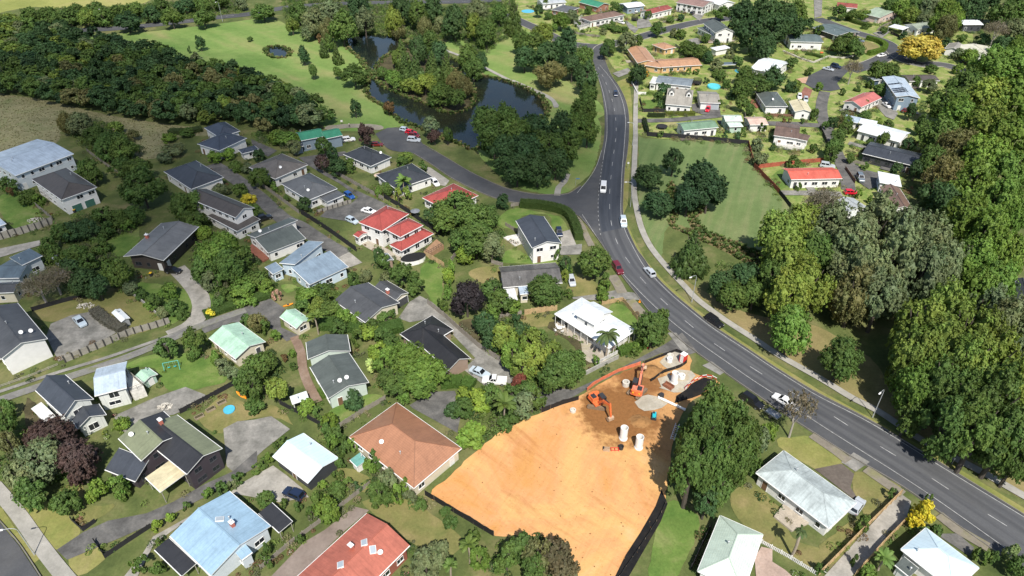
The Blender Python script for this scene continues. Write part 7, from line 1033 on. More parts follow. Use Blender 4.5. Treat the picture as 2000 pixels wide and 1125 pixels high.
def kerb(name, C, w=0.16, h=0.13, mat='kerb'):
    L, R = strip_pts(C, w); n = len(L); v = []; f = []
    for z in (0.0, h):
        v += [(x, y, z) for x, y in L]; v += [(x, y, z) for x, y in R]
    for i in range(n-1):
        f += [(2*n+i, 3*n+i, 3*n+i+1, 2*n+i+1), (i, 2*n+i, 2*n+i+1, i+1), (n+i+1, 3*n+i+1, 3*n+i, n+i)]
    return tag(obj(name, mesh(name, v, f, MATS[mat])), kind='structure')
def lane(name, mat, L, R):
    n = 90; A = even(L, n); B = even(R, n)
    o = band(name, mat, A, B); me = o.data; uv = me.uv_layers.new(name='UVMap')
    ds = [0.0]
    for i in range(n-1): ds.append(ds[-1]+math.dist(A[i], A[i+1]))
    for p in me.polygons:
        for li in p.loop_indices:
            vi = me.loops[li].vertex_index; uv.data[li].uv = (0.0 if vi < n else 7.0, ds[vi % n])
def even(C, n):
    C = catmull(C); tot = sum(math.dist(a, b) for a, b in zip(C, C[1:])); P = resample(C, tot/(n-1)*0.99999)
    return [(p[0], p[1]) for p in P][:n-1]+[C[-1]]
lane('main_road_lanes', 'asphaltlane', LANE_L, LANE_R)
lane('main_road_seal', 'asphaltnew', SEAL_L, SEAL_R)
ROADZ = ZN[0]+0.003
base = ZN[0]
for C in KERBS: kerb('kerb', catmull(C), h=base+0.12)
for name, mat, ly, P, w in STRIPS:
    if name == 'side_road':
        for C in strip_pts(catmull(P, False, 2.0), w): kerb('kerb', C[3:-3], 0.3, base+0.02, 'kerbpale')

def solid_line(C, w=0.13):
    L, R = strip_pts(C, w); band('edge_line', 'linepaint', L, R, up=ROADZ)
def dashes(name, C, on, gap, w=0.13):
    P = resample(C, 0.5); v = []; f = []; per = int((on+gap)*2); k = int(on*2)
    for i in range(0, len(P)-k, per):
        a, b = P[i], P[i+k]; n = len(v)
        for q in (a, b):
            nx, ny = -math.sin(q[2])*w/2, math.cos(q[2])*w/2
            v += [(q[0]+nx, q[1]+ny, ROADZ), (q[0]-nx, q[1]-ny, ROADZ)]
        f.append((n, n+1, n+3, n+2))
    tag(obj(name, mesh(name, v, f, MATS['linepaint'])), kind='structure')
for C in LINES: solid_line(catmull(C))
dashes('centre_line', catmull(CENTRE), 3.0, 6.5)
dashes('intersection_line', catmull(LINE_D), 1.0, 1.6)
dashes('centre_line', catmull(PARKROAD), 4.0, 7.0, 0.2)

# ------------------------------------------------------------------ buildings
def roof_shape(L, W, ze, typ, rise):
    l, w, zr = L/2, W/2, ze+rise
    if typ == 'gu':
        v = [(-l,-w,ze),(l,-w,ze),(l,0,zr),(-l,0,zr),(l,w,ze),(-l,w,ze)]; f = [(0,1,2,3),(3,2,4,5)]
    elif typ == 'gv':
        v = [(-l,-w,ze),(0,-w,zr),(0,w,zr),(-l,w,ze),(l,-w,ze),(l,w,ze)]; f = [(0,1,2,3),(1,4,5,2)]
    elif typ == 'hip':
        v = [(-l,-w,ze),(l,-w,ze),(l,w,ze),(-l,w,ze)]
        if L >= W:
            v += [(-l+w*0.98,0,zr),(l-w*0.98,0,zr)]; f = [(0,1,5,4),(1,2,5),(2,3,4,5),(3,0,4)]
        else:
            v += [(0,-w+l*0.98,zr),(0,w-l*0.98,zr)]; f = [(0,1,4),(1,2,5,4),(2,3,5),(3,0,4,5)]
    else:
        z = {'su+': (ze,zr,zr,ze), 'su-': (zr,ze,ze,zr), 'sv+': (ze,ze,zr,zr), 'sv-': (zr,zr,ze,ze)}.get(typ, (ze,ze,zr,zr))
        v = [(-l,-w,z[0]),(l,-w,z[1]),(l,w,z[2]),(-l,w,z[3])]; f = [(0,1,2,3)]
    return v, f

def roof_h(u, v, L, W, ze, typ, rise):
    l, w = L/2, W/2
    if typ == 'gu': return ze+rise*(1-abs(v)/w)
    if typ == 'gv': return ze+rise*(1-abs(u)/l)
    if typ == 'hip': return ze+rise*max(0, min(1, min(w-abs(v), l-abs(u))/min(l, w)))
    if typ == 'su+': return ze+rise*(u+l)/L
    if typ == 'su-': return ze+rise*(l-u)/L
    if typ == 'sv-': return ze+rise*(w-v)/W
    return ze+rise*(v+w)/W

def make_roof(parent, rel, ang, L, W, ze, typ, rise, m1, m2, t=0.16):
    v, f = roof_shape(L, W, ze, typ, rise)
    n = len(v); allv = v+[(a, b, c-t) for a, b, c in v]
    faces = list(f)+[tuple(n+i for i in reversed(q)) for q in f]
    edges = {}
    for q in f:
        for a, b in zip(q, q[1:]+q[:1]): edges[(a, b)] = 1
    bnd = [(a, b) for a, b in edges if (b, a) not in edges]
    fm = [0, 1][:len(f)] if len(f) == 2 else [0]*len(f)
    fm += [2]*len(f)
    for a, b in bnd:
        faces.append((a, n+a, n+b, b)); fm.append(2)
    me = mesh('roof', allv, faces, [m1, m2, MATS['trim'] if t else m1], fm)
    uv = me.uv_layers.new(name='UVMap')
    for p in me.polygons:
        nrm = p.normal; e = Vector((-nrm.y, nrm.x, 0))
        if e.length < 1e-3: e = Vector((1, 0, 0))
        e.normalize(); s = nrm.cross(e)
        for li in p.loop_indices:
            co = me.vertices[me.loops[li].vertex_index].co
            uv.data[li].uv = (co.dot(e), co.dot(s))
    r = obj('roof', me, parent, rel, ang)
    # ridge capping and gutters as sub-parts
    ridges = {'gu': [((-L/2,0),(L/2,0))], 'gv': [((0,-W/2),(0,W/2))]}.get(typ, [])
    rb = MB()
    if typ == 'hip':
        rv = v
        pairs = ([(4,5),(0,4),(3,4),(1,5),(2,5)] if L >= W else [(4,5),(0,4),(1,4),(2,5),(3,5)])
        for a, b in pairs: rb.beam(Vector(rv[a]), Vector(rv[b]), 0.18, 0.07)
    for a, b in ridges: rb.beam((*a, ze+rise+0.02), (*b, ze+rise+0.02), 0.26, 0.09)
    if rb.v: rb.build('ridge_cap', m1, r)
    gset = []
    if typ in ('gu', 'hip') or typ.startswith('s') or typ in ('flat', 'canopy'): gset += [((-L/2,-W/2),(L/2,-W/2)), ((-L/2,W/2),(L/2,W/2))]
    if typ in ('gv', 'hip'): gset += [((-L/2,-W/2),(-L/2,W/2)), ((L/2,-W/2),(L/2,W/2))]
    for a, b in gset:
        za, zb = [roof_h(q[0], q[1], L, W, ze, typ, rise)-0.10 for q in (a, b)]
        d = Vector((a[0]+b[0], a[1]+b[1], 0)); d = d.normalized()*0.05
        gb = MB(); gb.beam(Vector((*a, za))+d, Vector((*b, zb))+d, 0.12, 0.12); gb.build('gutter', MATS['trim'], r)
    return r

WINC = {}
def window_mesh(w, h, dark=False):
    k = (round(w, 1), round(h, 1), dark)
    if k not in WINC:
        fr = MB(); t = 0.07
        for x in (-w/2+t/2, 0 if w > 1.3 else None, w/2-t/2):
            if x is not None: fr.box((x, 0.02, 0), (t, 0.08, h))
        for z in (-h/2+t/2, h/2-t/2): fr.box((0, 0.022, z), (w-0.01, 0.076, t))
        fr.box((0, 0.05, -h/2-0.03), (w+0.12, 0.14, 0.05))
        pn = MB(); pn.box((0, 0.0, 0), (w-0.06, 0.05, h-0.06))
        WINC[k] = (fr.me('window', MATS['trimdark' if dark else 'trim']), pn.me('pane', MATS['pane']))
    return WINC[k]
DOORC = {}
def door_mesh(mat, w, h):
    k = (mat, w, h)
    if k not in DOORC:
        d = MB(); n = max(3, int(h/0.45)) if w > 1.5 else 1
        for i in range(n): d.box((0, 0.02, -h/2+h/n*(i+0.5)), (w, 0.07, h/n-0.02))
        d.box((-w/2-0.05, 0.02, 0), (0.09, 0.10, h+0.1), m=1); d.box((w/2+0.05, 0.02, 0), (0.09, 0.10, h+0.1), m=1); d.box((0, 0.02, h/2+0.05), (w, 0.098, 0.09), m=1)
        DOORC[k] = d.me('door', [MATS[mat], MATS['trim']])
    return DOORC[k]

def make_dish():
    b = MB(); b.tube((0,0,-0.3), (0,0,0.55), 0.035, n=6)
    c = MB(); c.lathe([(0.0,0.0),(0.18,0.02),(0.33,0.08),(0.44,0.16)], 14); 
    M = Matrix.Translation((0.05,-0.05,0.6)) @ Euler((math.radians(60),0,0.4)).to_matrix().to_4x4()
    b.add([M @ Vector(v) for v in c.v], c.f)
    b.tube(M @ Vector((0,0,0.05)), M @ Vector((0,-0.05,0.45)), 0.02, n=5)
    return b.me('satellite_dish', MATS['dishwhite'], True)
DISH = make_dish()
def make_chim():
    b = MB(); b.box((0,0,0.3), (0.75,0.55,1.5)); b.box((0,0,1.08), (0.9,0.7,0.14), m=1); b.tube((0,0,1.1), (0,0,1.5), 0.13, n=8, m=1)
    return b.me('chimney', [MATS['brickchim'], MATS['dishwhite']])
CHIM = make_chim()
def make_sky():
    b = MB(); b.box((0,0,0.05), (1.0,1.3,0.2), m=0); b.box((0,0,0.16), (0.84,1.14,0.06), m=1)
    return b.me('skylight', [MATS['trim'], MATS['skylight']])
SKYL = make_sky()
def make_vent():
    b = MB(); b.tube((0,0,-0.3), (0,0,0.6), 0.08, n=8); b.lathe([(0.0,0.62),(0.16,0.6),(0.16,0.72),(0.0,0.8)], 8)
    return b.me('roof_vent', MATS['galv'])
VENT = make_vent()

def wall_mesh(L, W, over, ze, typ, rise, mat):
    l, w = L/2-over, W/2-over
    ring = [(-l,-w),(0,-w),(l,-w),(l,0),(l,w),(0,w),(-l,w),(-l,0)]
    v = [(a, b, -0.15) for a, b in ring]+[(a, b, roof_h(a, b, L, W, ze, typ, rise)-0.10) for a, b in ring]
    f = [(i, (i+1) % 8, 8+(i+1) % 8, 8+i) for i in range(8)]
    return mesh('wall', v, f, mat)

def loc2w(bk, u, v):
    c, s = math.cos(bk[2]), math.sin(bk[2])
    return bk[0]+u*c-v*s, bk[1]+u*s+v*c
def w2loc(bk, x, y):
    c, s = math.cos(bk[2]), math.sin(bk[2]); dx, dy = x-bk[0], y-bk[1]
    return dx*c+dy*s, -dx*s+dy*c
def inside(bk, x, y, z, over=0.3):
    u, v = w2loc(bk, x, y)
    return abs(u) < bk[3]/2-over and abs(v) < bk[4]/2-over and z < bk[5]

FOOT = []
def building(h):
    rng = random.Random(h['l'])
    B = h['b']; b0 = B[0]
    root = empty(h['n'], (b0[0], b0[1], 0))
    tag(root, h['l'], h['n'] if h['n'] != 'pergola' else 'pergola')
    over = h.get('over', 0.45)
    nwin = 0
    for bi, bk in enumerate(B):
        cx, cy, ang, L, W, ze, typ, rise, rm, rm2 = bk
        rel = (cx-b0[0], cy-b0[1], 0.003*bi)
        m1 = MATS['roof_'+rm]; m2 = MATS['roof_'+(rm2 or rm)]
        ov = min(over, 0.12*min(L, W)) if bi == 0 or over < 1 else 0.3
        make_roof(root, rel, ang, L, W, ze, typ, rise, m1, m2)
        FOOT.append((cx, cy, ang, L, W))
        if typ == 'canopy':
            for sx in (-1, 1):
                for sy in (-1, 1):
                    p = MB(); u, v = sx*(L/2-0.2), sy*(W/2-0.2)
                    p.tube((u, v, 0), (u, v, roof_h(u, v, L, W, ze, typ, rise)-0.1), 0.07, n=6)
                    p.build('post', MATS['f_post'] if rm != 'whitemetal' else MATS['trim'], root, rel, ang)
            bm_ = MB()
            for k in range(4): bm_.box((0, -W/2+0.3+(W-0.6)*k/3, ze-0.15), (L-0.2, 0.06, 0.12))
            bm_.build('rafter', MATS['f_post'], root, rel, ang)
            continue
        obj('wall', wall_mesh(L, W, ov, ze, typ, rise, MATS['wall_'+h['w']]), root, rel, ang)
        if over > 1 and bi == 0:      # verandah posts
            for k in range(9):
                p = MB(); p.tube((-L/2+0.2+(L-0.4)*k/8, -W/2+0.15, 0), (-L/2+0.2+(L-0.4)*k/8, -W/2+0.15, ze-0.1), 0.06, n=6); p.build('verandah_post', MATS['trim'], root, rel, ang)
            for k in range(1, 6):
                p = MB(); p.tube((L/2-0.15, -W/2+0.15+(W-0.3)*k/5, 0), (L/2-0.15, -W/2+0.15+(W-0.3)*k/5, ze-0.1), 0.06, n=6); p.build('verandah_post', MATS['trim'], root, rel, ang)
        if h.get('nowin') and bi == 0 and h['n'] != 'house':
            # plain shed: one door
            me = door_mesh('doorwhite', 0.9, 1.7); u = 0.0; v = -W/2+ov
            d = obj('door', me, root, (rel[0]+(u*math.cos(ang)-v*math.sin(ang)), rel[1]+(u*math.sin(ang)+v*math.cos(ang)), 0.9), ang+math.pi); continue
        for side in range(4):
            na = ang+(-math.pi/2, 0, math.pi/2, math.pi)[side]
            nx, ny = math.cos(na), math.sin(na)
            half = (L/2-ov) if side in (0, 2) else (W/2-ov)
            dist = (W/2-ov) if side in (0, 2) else (L/2-ov)
            if (nx*(-cx)+ny*(-cy)) < -0.05*math.hypot(cx, cy): continue
            tx, ty = -ny, nx
            gds = [g for g in h.get('gd', []) if g[0] == bi and g[1] == side]
            for g in gds:
                me = door_mesh(g[4], g[3], 2.15)
                wx, wy = cx+nx*dist+tx*g[2], cy+ny*dist+ty*g[2]
                obj('garage_door', me, root, (wx-b0[0], wy-b0[1], 1.08), na-math.pi/2)
            if h.get('nowin') and side == 0: continue
            rows = [(1.45, 1.1)] if ze < 4.3 else [(1.35, 1.0), (ze-1.25, 1.15)]
            step = 2.7 if half > 2.2 else 2*half
            n = max(1, int((2*half-0.6)/step))
            for ri, (zc, wh) in enumerate(rows):
                door_at = rng.randrange(n) if (ri == 0 and side in (0, 1) and bi == 0 and n > 1) else -1
                for k in range(n):
                    s = -half+2*half*(k+0.5)/n+rng.uniform(-0.25, 0.25)
                    if any(abs(s-g[2]) < g[3]/2+1.0 for g in gds) and ri == 0: continue
                    wx, wy = cx+nx*dist+tx*s, cy+ny*dist+ty*s
                    if any(inside(o, wx+nx*0.3, wy+ny*0.3, zc, 0.2) for j, o in enumerate(B) if j != bi and o[6] != 'canopy'): continue
                    if k == door_at:
                        obj('door', door_mesh(rng.choice(['doorwhite', 'doorbrown', 'doordark']), 0.95, 2.05), root, (wx-b0[0], wy-b0[1], 1.03), na-math.pi/2)
                        continue
                    if rng.random() < 0.12 and not h.get('bigwin'): continue
                    ww = rng.choice([0.9, 1.4, 1.8]) if not h.get('bigwin') else rng.choice([1.4, 1.8, 2.2])
                    ww = min(ww, 2*half/n-0.3)
                    if ww < 0.5: continue
                    hh = wh if not h.get('bigwin') or rng.random() < 0.5 else min(1.6, wh+0.4)
                    fm_, pm_ = window_mesh(ww, hh, h['w'] in ('darkwall', 'purple', 'charwall'))
                    wobj = obj('window', fm_, root, (wx-b0[0], wy-b0[1], zc), na-math.pi/2)
                    obj('pane', pm_, wobj)
    # roof furniture
    def on_roof(x, y):
        best = None
        for bk in B:
            u, v = w2loc(bk, x, y)
            if abs(u) <= bk[3]/2 and abs(v) <= bk[4]/2:
                z = roof_h(u, v, *bk[3:8])
                if best is None or z > best: best = z
        return best
    def put(name, me, x, y, rz=0.0, tilt=False):
        z = on_roof(x, y)
        if z is None: return
        o = obj(name, me, root, (x-b0[0], y-b0[1], z), rz)
        if tilt:
            e = 0.05; zx = on_roof(x+e, y) or z; zy = on_roof(x, y+e) or z
            o.rotation_mode = 'QUATERNION'
            o.rotation_quaternion = Vector((-(zx-z)/e, -(zy-z)/e, 1)).to_track_quat('Z', 'Y') @ Euler((0,0,rz)).to_quaternion()
        return o
    for x, y in h.get('chim', []): put('chimney', CHIM, x, y, b0[2])
    for x, y in h.get('sky', []): put('skylight', SKYL, x, y, b0[2], True)
    for k in range(h.get('dish', 0)):
        x, y = loc2w(b0, rng.uniform(-0.35, 0.35)*b0[3], -0.3*b0[4]); put('satellite_dish', DISH, x, y)
    for k in range(h.get('vents', 1)):
        x, y = loc2w(b0, rng.uniform(-0.35, 0.35)*b0[3], rng.uniform(-0.35, 0.35)*b0[4]); put('roof_vent', VENT, x, y)
    if 'solar' in h:
        sx, sy = h['solar']; pm = MB(); pm.box((0,0,0.10), (1.0,1.65,0.05)); pm.box((0,0,0.085), (1.04,1.69,0.04), m=1); pme = pm.me('solar_panel', [MATS['solar'], MATS['galv']])
        for i in range(4):
            for j in range(4):
                u, v = w2loc(b0, sx, sy); x, y = loc2w(b0, u+(i-1.5)*1.08, v+(j-1.5)*1.74 + (3.5 if j > 2 else 0)); put('solar_panel', pme, x, y, b0[2], True)
    for x, y in h.get('dormer', []):
        u, v = w2loc(b0, x, y); c = b0
        zb = roof_h(u, v, *c[3:8])
        d = empty_part = None
        w2, hh, dep = 0.9, 1.3, 2.6
        vs = [(-w2,0,-0.3),(w2,0,-0.3),(w2,0,hh),(0,0,hh+0.9),(-w2,0,hh),(-w2,dep,-0.3),(w2,dep,-0.3),(w2,dep,hh),(0,dep,hh+0.9),(-w2,dep,hh)]
        fs = [(0,1,2,3,4),(1,6,7,2),(5,0,4,9)]
        dm = obj('dormer', mesh('dormer', vs, fs, MATS['wall_'+h['w']]), root, (x-b0[0], y-b0[1], zb), c[2])
        rf = MB(); rf.beam((-w2-0.15,-0.2,hh-0.05),(-w2-0.15,dep,hh-0.05),0.05,0.05)
        vs = [(-w2-0.2,-0.2,hh-0.2),(0,-0.2,hh+0.98),(w2+0.2,-0.2,hh-0.2),(-w2-0.2,dep,hh-0.2),(0,dep,hh+0.98),(w2+0.2,dep,hh-0.2)]
        rf.add(vs, [(0,1,4,3),(1,2,5,4)])
        rr = rf.build('dormer_roof', MATS['roof_'+c[8]], dm)
        fm_, pm_ = window_mesh(1.0, 1.0)
        obj('dormer_window', fm_, dm, (0, -0.02, 0.75), math.pi); obj('dormer_pane', pm_, dm, (0, -0.03, 0.75), math.pi)
_r = random.Random(31)
for h in HOUSES:                     # paved aprons beside the houses of the upper right streets
    cx, cy, a, L, W = h['b'][0][:5]
    if h['n'] == 'house' and cx > 20 and cy > 180:
        for k in range(2):
            w, d = _r.uniform(2.5, 5.5), _r.uniform(2.0, 3.5); u = _r.uniform(-0.4, 0.4)*L; v = -W/2-d/2+0.4 if k == 0 else W/2+d/2-0.4
            sheet('patio', _r.choice(['concreteold', 'asphaltold', 'paver', 'brownpave']), [loc2w(h['b'][0], u+sx*w/2, v+sy*d/2) for sx, sy in ((-1,-1),(1,-1),(1,1),(-1,1))], 0.05)
for h in HOUSES: building(h)

# ------------------------------------------------------------------ vegetation
def sph(rng):
    while True:
        v = Vector((rng.uniform(-1,1), rng.uniform(-1,1), rng.uniform(-1,1)))
        if 0.05 < v.length < 1: return v.normalized()

def leaf_faces(rng, out, tint, p, nrm, s, tc):
    t = nrm.cross(sph(rng))
    if t.length < 1e-3: return
    t.normalize(); q = nrm.cross(t)
    a, b = s*rng.uniform(0.8, 1.3), s*rng.uniform(0.5, 0.8)
    n = len(out)
    out += [p-t*a, p-q*b+nrm*s*0.15, p+t*a, p+q*b+nrm*s*0.15]
    tint.append(tc)

def finish_leaves(name, vs, tint, extra_v=(), extra_f=(), extra_t=()):
    nf = len(tint)
    faces = [(4*i, 4*i+1, 4*i+2, 4*i+3) for i in range(nf)]
    off = len(vs)
    allv = [tuple(v) for v in vs]+[tuple(v) for v in extra_v]
    faces += [tuple(off+i for i in f) for f in extra_f]
    me = mesh(name, allv, faces, MATS['foliage'])
    at = me.attributes.new('tint', 'FLOAT_COLOR', 'FACE')
    flat = []
    for t in list(tint)+list(extra_t): flat += [t[0], t[1], t[2], 1.0]
    at.data.foreach_set('color', flat)
    return me

def ico(sub=2):
    bm = bmesh.new(); bmesh.ops.create_icosphere(bm, subdivisions=sub, radius=1)
    v = [w.co.copy() for w in bm.verts]; f = [tuple(x.index for x in q.verts) for q in bm.faces]
    bm.free(); return v, f
ICO = ico(2)

def clump_tint(rng, var):
    k = 1+rng.uniform(-var, var); y = rng.uniform(-0.06, 0.06)
    return (k*(1+y), k, k*(1-abs(y)))

def crown(seed, shape, nl, ls, nlobes):
    rng = random.Random(seed); vs = []; tint = []
    lobes = []
    for i in range(nlobes):
        d = sph(rng)
        if shape == 'cone':
            z = 1-2*((i+0.5)/nlobes)**0.75; rad = (1-z)*0.5*0.95
            a = i*2.4; k = rng.uniform(0.35, 1.0)*rad
            c = Vector((math.cos(a)*k, math.sin(a)*k, z*0.92)); r = 0.10+0.24*(1-z)*0.55
        else:
            if d.z < -0.72: d.z *= -0.7; d.normalize()
            if shape == 'spread': d.z = abs(d.z)*0.8-0.15
            c = d*rng.uniform(0.42, 0.76)*(1.0 if rng.random() < 0.85 else 1.12)
            if seed % 2:                      # egg-shaped crowns, narrower at the top
                k = 1.0-0.42*max(0.0, c.z); c.x *= k; c.y *= k; c.z *= 1.08
            r = rng.choice([rng.uniform(0.16, 0.26), rng.uniform(0.26, 0.42)])
        lobes.append((c, r, clump_tint(rng, 0.16)))
    wt = [r*r for c, r, t in lobes]; tot = sum(wt)
    for (c, r, t), w in zip(lobes, wt):
        sprays = []
        for k in range(max(6, int(60*r))):       # leaf sprays: short bunches pointing outwards
            d = sph(rng)
            if d.dot(c) < -0.3*c.length: d = -d
            sprays.append((d, rng.uniform(0.80, 1.22), clump_tint(rng, 0.16)))
        n = int(nl*w/tot)
        for k in range(n):
            d0, ext, st = rng.choice(sprays)
            q = rng.random()**0.7
            p = c+d0*r*(0.62+0.42*q)*ext+sph(rng)*r*0.20*(1.25-q)
            nrm = d0*0.75+c*0.4+sph(rng)*0.68+Vector((0,0,0.32))
            if shape == 'droop': nrm = d0*0.6+sph(rng)*0.6; p.z -= rng.random()**2*0.28
            if shape == 'cone': p.z -= 0.25*r*q; 
            nrm.normalize(); j = rng.uniform(0.80, 1.20)
            leaf_faces(rng, vs, tint, p, nrm, ls*rng.uniform(0.7, 1.3), (t[0]*st[0]*j, t[1]*st[1]*j, t[2]*st[2]*j))
    ev, ef, et = [], [], []
    for c, r, t in lobes:
        o = len(ev); ev += [c+v*r*0.62 for v in ICO1[0]]; ef += [tuple(o+i for i in f) for f in ICO1[1]]; et += [t]*len(ICO1[1])
    return finish_leaves('crown', vs, tint, ev, ef, et)
ICO1 = ico(1)

def sparse(seed, nl, ls):
    """thin crown: leaves scattered on twig ends"""
    rng = random.Random(seed); vs = []; tint = []
    for i in range(nl//14):
        d = sph(rng); d.z = abs(d.z)*0.9-0.1; c = d*rng.uniform(0.35, 1.0); t = clump_tint(rng, 0.25)
        for k in range(14):
            p = c+sph(rng)*rng.uniform(0, 0.16)
            leaf_faces(rng, vs, tint, p, sph(rng), ls*rng.uniform(0.6, 1.2), t)
    return finish_leaves('crown', vs, tint)

def branches(seed, mat, spread=0.9, lev=4):
    """unit tree skeleton: base at origin, about 1 high"""
    rng = random.Random(seed); mb = MB()
    def grow(p, d, ln, r, k):
        q = p+d*ln
        mb.tube(p, q, r, r*0.68, n=6 if k > 1 else 4, caps=False)
        if k == 0: return
        for i in range(3 if k > 1 else 4):
            nd_ = (d+sph(rng)*spread*0.75+Vector((0,0,0.12))).normalized()
            grow(p+d*ln*rng.uniform(0.72, 1.0), nd_, ln*rng.uniform(0.62, 0.8), r*0.58, k-1)
    grow(Vector((0,0,0)), Vector((0.03,0.02,1)).normalized(), 0.34, 0.035, lev)
    return mb.me('trunk', MATS[mat], False)

def trunk_mesh(seed):
    rng = random.Random(seed); mb = MB()
    mb.tube((0,0,-0.03), (0.01,0.01,0.45), 0.045, 0.032, 8, caps=False)
    for i in range(5):
        a = i*1.26+rng.random(); mb.tube((0.01,0.01,0.36+0.05*i*0.5), (0.20*math.cos(a), 0.20*math.sin(a), 0.72+0.04*i), 0.022, 0.008, 6, caps=False)
    mb.tube((0.01,0.01,0.45), (0.0,0.02,0.85), 0.030, 0.010, 6, caps=False)
    return mb.me('trunk', MATS['bark'])

CR = {}
def variants(shape, tier):
    k = (shape, tier)
    if k not in CR:
        n = 8 if shape == 'round' else 3
        nl, ls, nb = {'S': (800, 0.135, 12), 'M': (2800, 0.080, 24), 'L': (10500, 0.043, 52)}[tier]
        if shape == 'sparse': CR[k] = [sparse(i+50, nl//2, ls*0.7) for i in range(2)]
        else: CR[k] = [crown(i*17+len(shape)*100+ord(tier), shape, nl, ls, nb if shape != 'cone' else int(nb*1.3)) for i in range(n)]
    return CR[k]
TRUNKS = [trunk_mesh(i) for i in range(3)]
BARE = [branches(3, 'barkpale'), branches(9, 'barkpale')]

def frond_mesh(name, n, length, droop, up, mat='foliage', seg=6, wide=0.14, seed=1):
    rng = random.Random(seed); vs = []; tint = []
    for i in range(n):
        a = 2*math.pi*i/n+rng.uniform(-0.2, 0.2); el = rng.uniform(*up)
        d = Vector((math.cos(a)*math.cos(el), math.sin(a)*math.cos(el), math.sin(el))); p = Vector((0,0,0)); t = clump_tint(rng, 0.2)
        ln = length*rng.uniform(0.85, 1.1)
        side = Vector((-math.sin(a), math.cos(a), 0))
        for s in range(seg):
            q = p+d*ln/seg
            w = wide*ln*(0.5+1.2*math.sin(math.pi*(s+0.7)/(seg+0.6)))
            for sg in (-1, 1):
                m_ = len(vs)
                vs += [p, p+side*sg*w+Vector((0,0,-w*0.45))+d*0.12*ln, q+side*sg*w*0.9+Vector((0,0,-w*0.45))+d*0.12*ln, q]
                tint.append(t)
            p = q; d = (d+Vector((0,0,-droop/seg))).normalized()
    return finish_leaves(name, vs, tint)
FERN = [frond_mesh('crown', 18, 1.0, 1.3, (0.1, 1.3), seed=i) for i in range(2)]
PALM = frond_mesh('crown', 16, 1.0, 2.0, (0.0, 1.1), seed=5, seg=7, wide=0.10)
def palm_trunk():
    mb = MB(); z = 0
    for i in range(8):
        mb.tube((0.02*math.sin(i*0.5),0,i/8), (0.02*math.sin((i+1)*0.5),0,(i+1)/8), 0.030 if i else 0.036, 0.028, 8, caps=False)
    return mb.me('trunk', MATS['palmtrunk'])
PTRUNK = palm_trunk()

# species: shape, leaf colour, wording
SPEC = {'b': ('round', (0.090,0.148,0.038), 'leafy green'), 'k': ('round', (0.054,0.104,0.040), 'dark green'), 'D': ('round', (0.034,0.072,0.032), 'very dark dense'), 'l': ('round', (0.132,0.215,0.044), 'light green'),
 'y': ('round', (0.172,0.232,0.050), 'yellow green'), 'g': ('round', (0.150,0.185,0.092), 'grey green'), 'L': ('round', (0.170,0.255,0.045), 'lime green'), 'c': ('cone', (0.086,0.135,0.038), 'conical green'), 'w': ('droop', (0.150,0.150,0.062), 'olive brown'),
 'p': ('round', (0.085,0.056,0.052), 'purple brown'), 'V': ('round', (0.040,0.032,0.034), 'near black'), 'V2': ('sparse', (0.17,0.15,0.15), 'thin grey'), 'r': ('round', (0.14,0.095,0.045), 'reddish brown'), 'r2': ('round', (0.105,0.090,0.050), 'brown olive'),
 'R': ('round', (0.22,0.075,0.055), 'red leaved'), 'o': ('round', (0.55,0.34,0.04), 'small golden'), 'O': ('round', (0.44,0.345,0.075), 'golden orange'), 'O2': ('round', (0.55,0.47,0.045), 'bright yellow'), 'd': ('sparse', (0.16,0.14,0.10), 'almost leafless'),
 's': ('round', (0.075,0.12,0.032), 'low green'), 'G': ('round', (0.58,0.50,0.06), 'bright golden'), 'G2': ('round', (0.20,0.25,0.10), 'pale flowering'), 'P': ('round', (0.48,0.31,0.25), 'pink flowering'), 'Y': ('round', (0.40,0.46,0.16), 'pale cream'),
 'T': ('fern', (0.105,0.165,0.038), 'green'), 'M': ('palm', (0.085,0.120,0.042), 'feathery')}
VR = random.Random(11)
